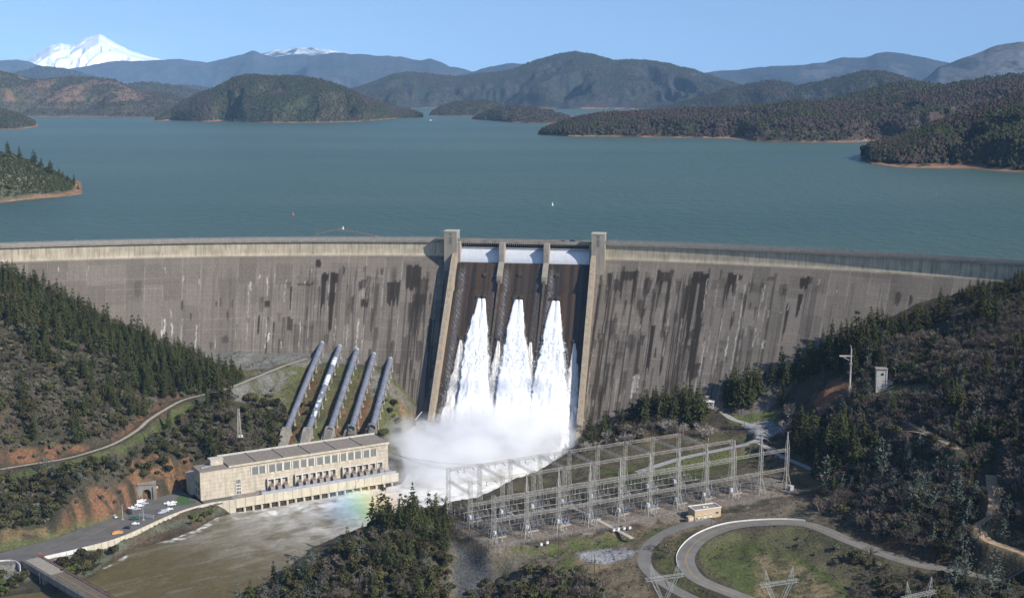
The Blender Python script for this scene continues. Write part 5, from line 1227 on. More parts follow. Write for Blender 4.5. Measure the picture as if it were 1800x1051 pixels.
# transformers in front of the wall
def transformer():
    t = thing('transformer', 'x', 'transformer'); 
    MB().box(-1.5, 1.5, -1.4, 1.3, .5, 3.6).box(-1.7, 1.7, -1.6, 1.5, .12, .5).build('tank', M_TANK, t)
    g = MB()
    for k in range(6): g.box(-1.3+k*.5, -1.1+k*.5, -2.2, -1.4, .8, 3.3)
    g.build('radiator', M_STEELW, t)
    for a in (-.9, 0, .9):
        mb = MB(); mb.cone((a, .2, 3.6), (a*1.3, -.1, 5.4), .26, .12, 8)
        for k in range(4): mb.cone((a*(1+.06*k), .2-.06*k, 3.8+k*.4), (a*(1+.06*k), .2-.06*k, 3.95+k*.4), .36, .36, 8)
        mb.build('bushing', M_TANK, t)
    mb = MB(); mb.cone((-1.3, .6, 4.4), (1.3, .6, 4.4), .45, .45, 10); mb.bar((-1, .6, 3.6), (-1, .6, 4.2), .2); mb.bar((1, .6, 3.6), (1, .6, 4.2), .2); mb.build('conservator', M_STEELW, t)
    g = MB()
    for a in (-2.2, 2.2): g.box(a-.28, a+.28, 1.4, 3.1, .12, 7.6)
    g.box(-2.48, 2.48, 1.6, 2.9, 7.6, 8.3); g.build('portal', M_STEELW, t)
    return t
tr0 = None
grp = [[(715,480),(770,470),(825,462)],[(935,452),(990,445),(1047,438)],[(1100,425),(1150,418),(1205,410)],[(1310,395),(1365,388),(1417,380)],[(1465,372),(1520,365),(1577,355)]]
ords = ['nearest the tall door', 'second from the tall door', 'third from the tall door', 'fourth from the tall door', 'nearest the spillway']
pos = ['left', 'middle', 'right']
for gi_, gg in enumerate(grp):
    for pi_, (a, b) in enumerate(gg):
        uq, _ = facade(320+a/4.5, 740+(b+45)/4.5, -4); xy = PW(uq, -3.2); lab = '%s transformer in the group of three %s' % (pos[pi_], ords[gi_])
        if tr0 is None: tr0 = transformer(); tr0.location = (*xy, 8.0); tr0.rotation_euler = (0, 0, ANG); tr0['label'] = lab; tr0['group'] = 'transformers in front of the powerhouse'
        else: dup(tr0, (*xy, 8.0), ANG, lab)
for (a, b, lb) in ((645, 505, 'brown machine cluster at the left end of the transformer row'), (1625, 345, 'brown machine cluster at the right end of the transformer row')):
    uq, _ = facade(320+a/4.5, 740+(b+45)/4.5, -4); xy = PW(uq, -3.2)
    t = thing('cooling_unit', lb, 'machine', (*xy, 8.0), ANG)
    MB().box(-1.6, 1.6, -1, 1, .1, 1.6).build('base', M_TANK, t)
    g = MB(); gg = np.random.default_rng(a)
    for k in range(5): g.cone((-1.4+k*.7, 0, 1.6), (-1.4+k*.7, .1, 3.2+1.6*gg.random()), .22, .16, 8)
    g.build('pipework', M_STEELW, t)
# ------------------------------------------------------------------ retaining wall along the car park
rw = thing('retaining_wall', 'long cream retaining wall between the car park and the river bank', 'wall', (wall_w[0][0], wall_w[0][1], 8))
M_WALLW = simple('white_washed_wall', (.62, .60, .56), .9, var=.12, scale=.4)
def wall_panels(pts, parent, z0, z1, th, mats, gap=4.2, name='panel'):
    pts = smooth_line([np.array([*p, 0]) for p in pts], 8)[:, :2]; d = np.concatenate([[0], np.cumsum(np.hypot(*np.diff(pts, axis=0).T))]); n = int(d[-1]/gap)
    q = np.linspace(0, d[-1], n+1); X = np.interp(q, d, pts[:, 0]); Y = np.interp(q, d, pts[:, 1]); o = np.array(parent.location)
    for k in range(n):
        a = np.array([X[k], Y[k]]); b = np.array([X[k+1], Y[k+1]]); t = (b-a)/np.hypot(*(b-a)); nn = np.array([t[1], -t[0]]); a = a+t*.08; b = b-t*.08
        P4 = [a, b, b+nn*th, a+nn*th]; V = [(p[0]-o[0], p[1]-o[1], z0-o[2]) for p in P4]+[(p[0]-o[0], p[1]-o[1], z1-o[2]) for p in P4]
        m = MB().add(V, [(0, 3, 2, 1), (4, 5, 6, 7), (0, 1, 5, 4), (1, 2, 6, 5), (2, 3, 7, 6), (3, 0, 4, 7)]); m.build(name, mats[0] if k < len(mats) and False else (M_WALLW if k*gap < 22 and mats[0] is M_WALL else mats[0]), parent)
wall_panels([(w_[0], w_[1]) for w_ in wall_w], rw, -1, 9.0, .7, [M_WALL])
# left kerb by the junction
kw = thing('kerb_wall', 'short curved white kerb wall on the left edge of the road before the bridge', 'wall', (*P(20, 988, 8)[:2], 8))
wall_panels([P(-40, 994, 8)[:2], P(0, 986, 8)[:2], P(25, 986, 8)[:2], P(36, 994, 8)[:2]], kw, 5, 8.7, .4, [M_WALLW], 3)
# ------------------------------------------------------------------ penstocks
M_PIPE = simple('blue_grey_pipe_paint', (.155, .165, .205), .5, var=.22, scale=.35, detail=8, attr=False)
def pipe_mat():
    m, nt, b = new_mat('weathered_pipe'); a = nd(nt, 'ShaderNodeVertexColor', layer_name='col').outputs[0]
    f = noise(nt, .4, 7, .7); c = mix(nt, mix(nt, a, (.78, .78, .78), 1, 'MULTIPLY'), mix(nt, a, (1.2, 1.2, 1.2), 1, 'MULTIPLY'), f)
    nt.links.new(c, b.inputs['Base Color']); b.inputs['Roughness'].default_value = .5; return m
M_PIPEC = pipe_mat()
plabel = ['far left blue-grey penstock pipe running down the slope to the powerhouse', 'second penstock pipe from the left, its paint patched with white', 'middle one of the five blue-grey penstock pipes',
          'second penstock pipe from the right, between the middle pipe and the last', 'penstock pipe nearest the spillway, rightmost of the five']
for i, (A, B, Cc) in enumerate(PENL):
    t = thing('penstock', plabel[i], 'penstock', tuple(B), 0, 'penstocks between the dam and the powerhouse')
    A = A+np.array([0, 2.5, 0]); ax = (B-A); L = np.linalg.norm(ax); ax /= L; up = np.array([0, 0, 1.0]); sx = np.cross(ax, up); sx /= np.linalg.norm(sx); sz = np.cross(sx, ax)
    ns = int(L/1.0); m = 20; tt = np.linspace(0, L, ns); an = np.linspace(0, 2*math.pi, m, endpoint=False)
    TT, AN = np.meshgrid(tt, an, indexing='ij'); rr = 2.28
    V = A+TT[..., None]*ax+rr*(np.cos(AN)[..., None]*sx+np.sin(AN)[..., None]*sz)-B
    cc = np.tile(np.array([.155, .165, .20]), (ns*m, 1)).reshape(ns, m, 3)*(.88+.25*vn(TT/6+i*9, AN*.7, 60+i))[..., None]
    if i == 1:
        f = TT/L; pat = ((f > .17) & (f < .26)) | ((f > .38) & (f < .50)) | ((f > .5) & (f < .86) & (vn(TT/2.6, AN*1.7, 5) > .72))
        k = (pat & (np.sin(AN) > .1) & (np.cos(AN) > -.95))[..., None]; cc = np.where(k, np.array([.62, .64, .66]), cc)
    k = (TT < 2.5)[..., None]; cc = np.where(k, np.array([.34, .35, .36]), cc)
    mesh_obj('pipe', V.reshape(-1, 3), grid_faces(ns, m, wrap=True), M_PIPEC, t, smooth=True, col=cc.reshape(-1, 3))
    for q in np.linspace(.09, .97, 10):
        c = A+ax*L*q-B; mb = MB(); mb.cone(c-ax*.28, c+ax*.28, 2.48, 2.48, 20); rg = mb.build('ring_girder', M_PIPE, t)
        g = gz(*(c+B)[:2])-B[2]
        mb = MB()
        for sgn in (-1, 1):
            e = c+sx*sgn*2.6; mb.bar((e[0], e[1], e[2]), (e[0], e[1], min(g-1, e[2]-3)), .55); mb.box(e[0]-.7, e[0]+.7, e[1]-.7, e[1]+.7, min(g-1, e[2]-3), min(g+.6, e[2]-2))
        mb.build('support_leg', M_CONC, rg)
    # concrete anchor block curving down behind the house
    e0 = B+ax*-1.0; e1 = Cc+np.array([0, 0, 0.]); mb = MB(); pts = [e0-B, (e0*.6+e1*.4)+np.array([0, 0, 1.6])-B, e1-B+np.array([0, 0, -1.5])]
    for k in range(2):
        a_, b_ = pts[k], pts[k+1]; V = []
        for c in (a_, b_): V += [tuple(c-sx*2.9+np.array([0, 0, -5])), tuple(c+sx*2.9+np.array([0, 0, -5])), tuple(c+sx*2.9+np.array([0, 0, 2.6])), tuple(c-sx*2.9+np.array([0, 0, 2.6]))]
        mb.add(V, [(0, 1, 5, 4), (1, 2, 6, 5), (2, 3, 7, 6), (3, 0, 4, 7), (0, 3, 2, 1), (4, 5, 6, 7)])
    mb.build('anchor_block', M_CONCD, t)
    mb = MB(); s0 = pts[0]+sx*4.4+np.array([0, 0, -1.5]); s1 = pts[2]+sx*4.4+np.array([0, 0, 0.])
    for w_ in (-.5, .5): mb.bar(s0+sx*w_, s1+sx*w_, .25)
    for q in np.linspace(0, 1, 10): mb.bar(s0+(s1-s0)*q-sx*.5, s0+(s1-s0)*q+sx*.5, .2)
    mb.build('stair', M_STEELW, t)
# ------------------------------------------------------------------ small gallery house and wall at the foot of the left training wall
hp = P(747, 745, 20); g = thing('gallery_house', 'small concrete gallery house with a dark roof at the foot of the left spillway wall', 'building', tuple(hp), math.radians(-12))
MB().box(-6, 6, -4, 5, -14, 3.2).build('wall', M_CONC, g); MB().box(-6.3, 6.3, -4.3, 5.3, 3.2, 3.7).build('roof', M_DARK, g)
MB().box(-2.5, 2.5, -4.12, -4.02, .6, 2.2).build('window', M_GLASSD, g)
mb = MB(); mb.bar((-6.6, -4, 3.9), (-4, 6, 8), .4); mb.bar((6.6, -4, 3.9), (6.2, 6, 7.5), .4); mb.build('stair_rail', M_STEELW, g)
a = P(684, 783, 12); b = P(737, 745, 19)
g = thing('slope_wall', 'low pale wall climbing from the powerhouse corner to the gallery house', 'wall', tuple(a))
d = b-a; mb = MB(); nn = np.array([d[1], -d[0], 0])/np.hypot(d[0], d[1])*.5
V = [(-nn[0], -nn[1], -8), (nn[0], nn[1], -8), (nn[0], nn[1], .8), (-nn[0], -nn[1], .8)]; V += [tuple(np.array(v)+d) for v in V]
mb.add(V, [(0, 1, 5, 4), (1, 2, 6, 5), (2, 3, 7, 6), (3, 0, 4, 7), (0, 3, 2, 1), (4, 5, 6, 7)]); mb.build('wall', M_CONC, g)
# ------------------------------------------------------------------ tunnel portal
tp = P(257.5, 879, 8); g = thing('tunnel_portal', 'grey concrete tunnel mouth with a round arch in the orange cliff beside the car park', 'tunnel', tuple(tp), R(12))
g.location.y += 1
mb = MB(); W2, H2, rw_, hw_ = 5.6, 10.2, 2.7, 4.4; n = 12; arc = [(-rw_, 0), (-rw_, hw_)]+[(-rw_*math.cos(math.pi*k/n), hw_+rw_*math.sin(math.pi*k/n)) for k in range(1, n)]+[(rw_, hw_), (rw_, 0)]
outl = []
for (x, z) in arc:
    f = 1.0
    if z <= hw_: outl.append((math.copysign(W2, x), z if z == 0 else hw_))
    else:
        a_ = math.atan2(z-hw_, x); k_ = min(W2/abs(math.cos(a_)) if abs(math.cos(a_)) > 1e-6 else 1e9, (H2-hw_)/max(math.sin(a_), 1e-6)); outl.append((k_*math.cos(a_), hw_+k_*math.sin(a_)))
V = [(x, 0, z) for x, z in arc]+[(x, 0, z) for x, z in outl]+[(x, 9, z) for x, z in arc]+[(x, 6, z) for x, z in outl]; m = len(arc)
mb.add(V, [(i, i+1, m+i+1, m+i) for i in range(m-1)]+[(i, 2*m+i, 2*m+i+1, i+1) for i in range(m-1)]+[(m+i, m+i+1, 3*m+i+1, 3*m+i) for i in range(m-1)])
mb.build('portal_face', M_CONCD, g)
mb = MB(); mb.box(-W2-.6, -W2+1.4, -.9, -.01, 0, 9.0).box(W2-1.4, W2+.6, -.9, -.01, 0, 9.0); mb.build('pilaster', M_CONCD, g); MB().box(-W2-.3, W2+.3, -.5, 6, H2, H2+.8).build('lintel', M_CONCD, g)
MB().box(-rw_-.2, rw_+.2, 6.5, 7, 0, 7.4).build('tunnel_dark', M_DARK, g)
mb = MB(); mb.cone((W2+1.1, -.6, 8.4), (W2+1.1, -.9, 8.4), .8, .8, 16); mb.build('round_lamp', M_WHT, g); mb = MB(); mb.bar((W2+.5, -.5, 8.0), (W2+1.1, -.6, 8.2), .2); mb.build('lamp_bracket', M_CONCD, g)
M_EQY = simple('yellow_machine_paint', (.55, .38, .04), .6)
# ------------------------------------------------------------------ cars
def carmat(nm, c): return simple(nm, c, .3, var=.04, scale=.6, spec=.6)
CM = {'white': carmat('white_car_paint', (.72, .73, .74)), 'silver': carmat('silver_car_paint', (.36, .38, .42)), 'black': carmat('black_car_paint', (.02, .024, .028)), 'green': carmat('dark_green_paint', (.02, .085, .06))}
M_TYRE = simple('tyre_rubber', (.02, .02, .02), .9); M_GLAS = simple('car_glass', (.03, .035, .04), .12, spec=.8); M_LAMPR = simple('red_lamp', (.35, .02, .02), .4); M_LAMPW = simple('clear_lamp', (.7, .7, .68), .3)
def car(col, kind, label, x, y, z, rz, group='cars in the car park'):
    t = thing('pickup_truck' if kind == 'pickup' else 'parked_car', label, kind, (x, y, z), rz, group)
    if kind == 'pickup': prof = [(-2.7, .45), (-2.7, 1.05), (-.75, 1.05), (-.7, 1.75), (.75, 1.78), (1.35, 1.12), (2.6, .98), (2.7, .45)]; L, wd = 2.7, .95
    elif kind == 'van': prof = [(-2.5, .4), (-2.5, 2.0), (1.2, 2.05), (1.9, 1.2), (2.5, 1.05), (2.5, .4)]; L, wd = 2.5, .97
    else: prof = [(-2.25, .4), (-2.28, .95), (-1.75, 1.02), (-1.15, 1.48), (.35, 1.5), (1.1, 1.02), (2.15, .88), (2.28, .4)]; L, wd = 2.27, .9
    n = len(prof); V = []
    for yy in (-wd, -wd*.96, wd*.96, wd):
        k = 0 if abs(yy) == wd else 1
        V += [(a, yy*(.86 if b > 1.2 else 1), b-(.06 if not k else 0)) for a, b in prof]
    Fc = []
    for j in range(3): Fc += [(j*n+i, j*n+(i+1) % n, (j+1)*n+(i+1) % n, (j+1)*n+i) for i in range(n)]
    Fc += [tuple(range(n))[::-1], tuple(range(3*n, 4*n))]
    MB().add(V, Fc).build('body', CM[col], t)
    top = max(b for a, b in prof); g = MB()
    xs = [a for a, b in prof if b > top-.35]; x0, x1 = min(xs), max(xs); g.box(x0-.1, x1+.25, -wd*.87, -wd*.862, 1.05 if kind != 'van' else 1.3, top-.1); g.box(x0-.1, x1+.25, wd*.862, wd*.87, 1.05 if kind != 'van' else 1.3, top-.1)
    g.build('side_window', M_GLAS, t)
    xa = x1; xb = [a for a, b in prof if a > xa][0]; zb = [b for a, b in prof if a > xa][0]
    g = MB().add([(xa+.06, -wd*.78, top-.02), (xa+.06, wd*.78, top-.02), (xb+.03, wd*.85, zb+.05), (xb+.03, -wd*.85, zb+.05)], [(0, 1, 2, 3)]); g.build('windscreen', M_GLAS, t)
    for sx_ in (-L*.62, L*.62):
        for sy_ in (-wd+.05, wd-.05):
            w_ = MB(); w_.cone((sx_, sy_-.12, .36), (sx_, sy_+.12, .36), .36, .36, 12); w_.build('wheel', M_TYRE, t)
    for sy_ in (-.6, .6):
        MB().box(L-.03, L+.03, sy_-.2, sy_+.2, .62, .8).build('headlight', M_LAMPW, t); MB().box(-L-.04, -L+.02, sy_-.18, sy_+.18, .65, .85).build('tail_light', M_LAMPR, t)
    return t
CARS = [(247,890,22,'white','car','white car in the near row below the tunnel, nearest the right lamp pole'),(251,880.5,15,'white','car','white car closest to the tunnel arch'),(305,884,20,'white','car','white car at the right edge of the lawn row'),(240,896,20,'silver','pickup','silver pickup truck in front of the row below the tunnel'),(202,909,-50,'white','car','white car parked alone at the left kerb by the road'),(232.5,894,15,'white','pickup','white pickup truck first in the row below the tunnel'),
        (243,888.5,20,'white','car','white car second in the row below the tunnel'),(247.5,883.5,20,'white','van','white van at the tunnel mouth end of the row'),(255,886,25,'silver','car','silver car tucked right beside the tunnel mouth row'),
        (238,913,10,'green','van','dark green vehicle in the middle of the lot beside the blue screen'),(238.5,921.5,8,'white','car','white car in the lot close to the river wall, beside the black car'),(224,928.5,-10,'black','car','black car beside the river wall next to the orange timber'),
        (295.5,885.5,20,'white','pickup','white pickup truck by the green lawn, further from the river'),(302,888,18,'white','pickup','white pickup truck by the green lawn, nearer to the powerhouse'),(298,896,20,'white','car','white car by the river wall in the row of three'),
        (283.5,902.5,25,'silver','car','silver car at the left end of the row by the river wall'),(290,900,25,'silver','van','silver van between the silver car and the white car by the river wall')]
for (px, py, rz, c, k, lb) in CARS:
    p = P(px, py, 8.02); car(c, k, lb, p[0], p[1], 8.01, R(rz))
p = P(206, 937, 8); t = thing('timber_stack', 'stack of orange timber beams lying beside the river wall', 'timber', (p[0], p[1], 8.01), R(25))
M_TIM = simple('orange_timber', (.62, .30, .10), .8)
mb = MB()
for k in range(5): mb.box(-3+.5*(k % 2), 3+.5*(k % 2), -1.2+k*.5, -.8+k*.5, 0, .9)
mb.build('beams', M_TIM, t); MB().box(-2, 1.8, -.9, .8, .91, 1.5).build('top_layer', M_TIM, t)
for (px, py, lb) in ((226, 900, 'small dark loader parked beside the left lamp pole'), (229, 903.5, 'beige drum trailer standing beside the dark loader')):
    p = P(px, py, 8); t = thing('loader', lb, 'machine', (p[0], p[1], 8.01), R(40)); 
    MB().box(-1, 1, -.7, .7, .5, 1.5).build('body', CM['black'] if 'dark' in lb else M_TIM, t); MB().box(-.6, .3, -.6, .6, 1.5, 2.5).build('cab', M_GLAS, t)
    for a in (-.7, .7):
        for b in (-.75, .75): w_ = MB(); w_.cone((a, b-.12, .4), (a, b+.12, .4), .4, .4, 10); w_.build('wheel', M_TYRE, t)
# screen fence
a = P(245.5, 909, 8); b = P(270, 912, 8); t = thing('screen_fence', 'long blue-grey screen panel standing in the middle of the car park', 'screen', (a[0], a[1], 8.0), math.atan2(b[1]-a[1], b[0]-a[0])); L = float(np.hypot(*(b-a)[:2]))
MB().box(0, L, -.08, .08, .5, 2.6).build('panel', M_BLUEG, t)
for k in range(5): MB().box(L*k/4-.1, L*k/4+.1, -.14, .14, 0, 2.8).build('post', M_CONC, t)
def pole(name, label, cat, base, h, r, mat, arm=None, group=None, extra=None):
    t = thing(name, label, cat, tuple(base), 0, group); mb = MB(); mb.cone((0, 0, -.5), (0, 0, h), r, r*.7, 8); mb.build('pole', mat, t)
    if arm:
        mb = MB()
        for (z, a, b) in arm: mb.bar((-a, 0, z), (b, 0, z), r*1.1)
        mb.build('crossarm', mat, t)
        mb = MB()
        for (z, a, b) in arm:
            for q in (-a+.15, (b-a)/2+.4, b-.15): mb.cone((q, 0, z), (q, 0, z+.45), .12, .06, 6)
        mb.build('insulator', M_DARK, t)
    return t
M_WOOD = simple('dark_pole_wood', (.10, .075, .055), .9, var=.3, scale=2); M_WOODP = simple('pale_weathered_wood', (.42, .38, .33), .9, var=.35, scale=.6, stretch=(1, 1, .2)); M_GALV = simple('galvanised_steel', (.33, .33, .31), .55, var=.15, scale=.6)
for (px, py, h, lb) in ((215.8, 913, 10, 'pale lamp pole at the left kerb of the car park'), (252, 914, 10, 'pale lamp pole beside the blue-grey screen')):
    t = pole('lamp_pole', lb, 'lamp pole', P(px, py, 8), h, .22, M_CONC, group='lamp poles in the car park'); mb = MB().box(-.2, 1.2, -.2, .2, h-.1, h+.15); mb.build('lamp_head', M_CONCD, t)
    MB().box(-.6, .6, -.6, .6, 0, .5).build('footing', M_CONC, t)
for (px, py, h, arm, lb) in ((1355,907,14,[(13,1.4,1.4)],'dark wooden pole between the control house and the loop road bend'),(1380,885,8,None,'short dark pole at the right end of the switchyard'),(1250,926,5.5,None,'short dark post beside the loop road wall'),
        (982,981,21,[(19.5,1.2,1.2)],'tall thin pole on the grass in front of the switchyard'),(1045,1011,12,None,'dark pole in the grass below the pale puddle'),(1308,751,9,[(8,1,1)],'dark pole beside the gravel road'),(1336,746,7,None,'short dark pole behind the gravel turning place')):
    p = onground(px, py); pole('utility_pole', lb, 'utility pole', p, h, .2, M_WOOD, arm, 'utility poles around the switchyard')
p = onground(1493, 697); t = pole('tall_weathered_pole', 'very tall pale weathered pole with one crossarm on the right bank', 'pole', p, 33, .75, M_WOODP)
mb = MB(); mb.box(-8, .8, -.5, .5, 27.5, 28.4); mb.bar((-6, 0, 27.6), (-1, 0, 25), .35); mb.bar((0, 0, 33), (-.6, 0, 35.5), .4); mb.build('crossarm', M_WOODP, t); MB().box(-1.1, 1.1, -1, 1, 5, 7).build('clamp', M_CONCD, t); MB().box(-1, 1, -1, 1, 22, 22.8).build('clamp', M_CONCD, t)
# lattice radio mast on the left slope
def lattice(mb, h, w0, w1, n, bar=.16, x=0, y=0, z0=0, diag=True):
    def c(z):
        w_ = w0+(w1-w0)*z/h; return [(x-w_/2, y-w_/2, z0+z), (x+w_/2, y-w_/2, z0+z), (x+w_/2, y+w_/2, z0+z), (x-w_/2, y+w_/2, z0+z)]
    for k in range(n):
        a = c(h*k/n); b = c(h*(k+1)/n)
        for i in range(4):
            j = (i+1) % 4; mb.bar(a[i], b[i], bar, 4)
            if diag: mb.bar(a[i] if (i+k) % 2 else a[j], b[j] if (i+k) % 2 else b[i], bar*.7, 3)
            mb.bar(b[i], b[j], bar*.7, 3)
    return mb
p = onground(421, 768); t = thing('radio_mast', 'slim pale lattice mast standing in the brush on the left slope', 'mast', tuple(p)); lattice(MB(), 20, 2.4, .9, 10, .22).build('mast', M_WOODP, t); MB().box(-2, 2, -2, 2, -1, .8).build('footing', M_WALLW, t)
# ------------------------------------------------------------------ bridge at the lower left
b0l, b0r = P(50, 989, 9)[:2], P(68, 979, 9)[:2]; b1l, b1r = P(152, 1051, 9)[:2], P(198, 1051, 9)[:2]
c0 = (b0l+b0r)/2; dr_ = ((b1l+b1r)/2-c0); dr_ /= np.hypot(*dr_); wB = 9.5
t = thing('road_bridge', 'low road bridge with red-brown rails and a yellow centre line crossing the river', 'bridge', (c0[0], c0[1], 9.0), math.atan2(dr_[1], dr_[0])); LB = 150
M_DECK = simple('bridge_deck_concrete', (.27, .245, .205), .9, var=.18, scale=.3); M_DECK2 = simple('worn_brown_deck', (.12, .095, .07), .9, var=.25, scale=.3); M_REDR = simple('red_brown_rail', (.22, .045, .035), .7)
MB().box(-3, 29, -wB/2, wB/2, -1.0, 0.0).build('deck', M_DECK, t); MB().box(29.003, LB, -wB/2, wB/2, -1.0, -.003).build('deck', M_DECK2, t)
MB().box(-3, LB, -.12, .12, .004, .012).build('centre_line', M_YEL, t)
MB().box(-4, LB, -wB/2-.9, -wB/2-.003, -.9, .5).build('kerb', M_CONCD, t); MB().box(-4, LB, wB/2+.003, wB/2+1.0, -.9, .35).build('kerb', M_CONCD, t)
for sgn in (-1, 1):
    mb = MB(); yy = sgn*(wB/2+.25)
    for z_ in (.8, 1.25): mb.box(-4, LB, yy-.08, yy+.08, z_, z_+.18)
    for k in range(52): mb.box(-4+k*3.0, -3.8+k*3.0, yy-.1, yy+.1, .3, 1.5)
    mb.build('rail', M_REDR if sgn > 0 else M_CONCD, t)
MB().box(-3, LB, -wB/2-.6, -wB/2+.2, -3.4, -1.0).box(-3, LB, wB/2-.2, wB/2+.6, -3.4, -1.0).build('girder', M_CONCD, t)
for q in (22, 62, 102): MB().box(q-1.2, q+1.2, -wB/2-.3, wB/2+.3, -12, -3.4).build('pier', M_CONCD, t)
t2 = thing('river_gauge', 'white tide gauge board fixed to the bridge pier', 'gauge', (*(c0+dr_*20.5+np.array([dr_[1], -dr_[0]])*(wB/2+1.3)), 0)); MB().box(-.25, .25, -.1, .1, 0, 8.5).build('board', M_WHT, t2)
mb = MB(); [mb.box(-.26, .26, -.13, -.11, .5+k*.9, .9+k*.9) for k in range(9)]; mb.build('scale', M_DARK, t2)
p = P(70.5, 980, 9); t = thing('red_flag_post', 'small red marker on a post at the bridge corner', 'marker', tuple(p)); MB().box(-.1, .1, -.1, .1, 0, 2).build('post', M_WOOD, t); MB().box(-.7, .8, -.15, .15, 2, 3.1).build('flag', simple('red_paint', (.5, .09, .08), .7), t)
# lawn by the powerhouse
for (poly, lb) in (([(301,888),(318,868),(336,874),(330,879)], 0), ([(300,890),(343,884),(345,880),(330,879.5)], 0)):
    pts = W(poly, 8); tag(MB().prism(pts, 8.005, 8.12).build('lawn', simple('lawn_grass', (.05, .10, .03), .95, var=.35, scale=1.5)), kind='structure')
L_ = smooth_line([P(60, 980, 8.02), P(110, 960, 8.02), P(170, 935, 8.02), P(210, 913, 8.02), P(235, 902, 8.02)]); strip('centre_line_marking', L_, .25, M_YEL, .02)
# ------------------------------------------------------------------ right bank buildings
M_TAN = simple('tan_stucco', (.50, .37, .23), .9, var=.12, scale=.8)
p = onground(1243, 713); t = thing('valve_house', 'small white two-level building at the foot of the dam by the gravel road', 'building', tuple(p), R(-14))
MB().box(-4.5, 5.0, -3, 4, -2, 3.2).build('wall', M_COP, t); MB().box(-5, 5.4, -3.4, 4.4, 3.2, 3.6).build('roof', M_WALLW, t); MB().box(-5, 1, 4.003, 9, -2, 5.6).build('upper_wall', M_CONCD, t); MB().box(-5.4, 1.4, 4.4, 9.4, 5.6, 6.0).build('upper_roof', M_WALLW, t)
for q in (-3, 0, 3): MB().box(q-.5, q+.5, -3.1, -3.02, .8, 2.3).build('window', M_GLASSD, t)
p = onground(1548, 684); t = thing('concrete_tower_house', 'narrow tall concrete tower house with a small square window on the right bank', 'tower', tuple(p), R(-8))
MB().box(-3.6, 3.2, -3, 3, -2, 14).build('tower_wall', M_COP, t); MB().box(-4.2, 3.8, -3.5, 3.5, 14, 14.5).build('roof', M_CONCD, t); MB().box(-.6, 1.1, -3.12, -3.02, 10, 11.6).build('window', M_DARK, t)
MB().box(3.203, 7.6, -2.2, 3, -2, 5.8).build('annex_wall', M_COP, t); MB().box(3.21, 7.9, -2.6, 3.4, 5.8, 6.3).build('annex_roof', M_CONCD, t); MB().box(4.4, 5.6, -2.32, -2.22, 1.5, 3).build('window', M_DARK, t)
MB().box(2.9, 3.5, -3.3, -3.02, 0, 13.9).build('downpipe', M_WALLW, t)
# switchyard control house
q0 = P(1221.3, 912.7, 25.05); q1 = P(1267, 906.5, 25.05); a_ = math.atan2(*(q1-q0)[:2][::-1]); L = float(np.hypot(*(q1-q0)[:2])); bl_ = P(1205.6, 889.7, 30.6); dv = (bl_-q0)[:2]; D = abs(-dv[0]*math.sin(a_)+dv[1]*math.cos(a_))
t = thing('control_house', 'tan control house with three white doors and a flat roof in the switchyard', 'building', tuple(q0), a_)
MB().box(0, L, 0, D, -.5, 5.2).build('wall', M_TAN, t); rf = MB().box(.3, L-.3, .3, D-.3, 5.2, 5.25).build('roof', M_ROOF, t)
mb = MB(); mb.box(-.25, L+.25, -.25, .3, 5.2, 5.75).box(-.25, L+.25, D-.3, D+.25, 5.2, 5.75).box(-.25, .3, .3, D-.3, 5.2, 5.75).box(L-.3, L+.25, .3, D-.3, 5.2, 5.75); mb.build('parapet', M_WALLW, rf)
MB().box(L*.42, L*.5, D*.4, D*.5, 5.26, 5.9).box(L*.52, L*.6, D*.3, D*.38, 5.26, 5.7).build('roof_vent', M_WALLW, rf)
for f in (.16, .39, .61):
    d_ = MB().box(L*f-.85, L*f+.85, -.1, -.02, 0, 2.6).build('door', M_WALLW, t); MB().box(L*f-.55, L*f-.1, -.14, -.105, 1.4, 2.2).box(L*f+.1, L*f+.55, -.14, -.105, 1.4, 2.2).build('door_glass', M_GLASSD, d_)
MB().box(L*.8, L*.91, -.1, -.02, 1.9, 3.0).build('window', M_GLASSD, t); MB().box(-5, -1.6, -1.5, 1.5, -.5, 2.4).build('store_annex', M_TAN, t)
MB().box(-4.2, -3.2, -1.62, -1.52, .8, 1.8).box(-2.8, -2.0, -1.62, -1.52, .8, 1.8).build('annex_window', M_WALLW, t)
MB().box(-1.5, 6, -3.2, -2.9, -.3, .9).build('step_wall', M_CONCD, t)
# loop road wall
t = thing('road_wall', 'thin white guard wall curving round the outside of the loop road', 'wall', tuple(P(1300, 921, 25.5)))
Lr = ROADS['loop_road'][0]; pj = proj(Lr[:, 0], Lr[:, 1], Lr[:, 2]); m = (pj[0] < 1412) & (pj[1] < 1000); sel = Lr[m]
tt = np.gradient(sel[:, :2], axis=0); tt /= np.hypot(tt[:, 0], tt[:, 1])[:, None]; nn = np.stack([tt[:, 1], -tt[:, 0]], -1); off = sel[:, :2]+nn*5.1
if proj(*off[0], 26)[1] > pj[1][m][0]: off = sel[:, :2]-nn*5.1
o = np.array(t.location); V = []
for (x, y), z in zip(off, sel[:, 2]):
    zz = max(gz(x, y), z)-o[2]
    for dx, dz in ((-.14, -.6), (-.14, .85), (.14, .85), (.14, -.6)): V.append((x-o[0]+dx, y-o[1]+dx, zz+dz))
mesh_obj('wall', V, grid_faces(len(sel), 4, wrap=True).tolist()+[[0, 1, 2, 3]], M_WALLW, t)
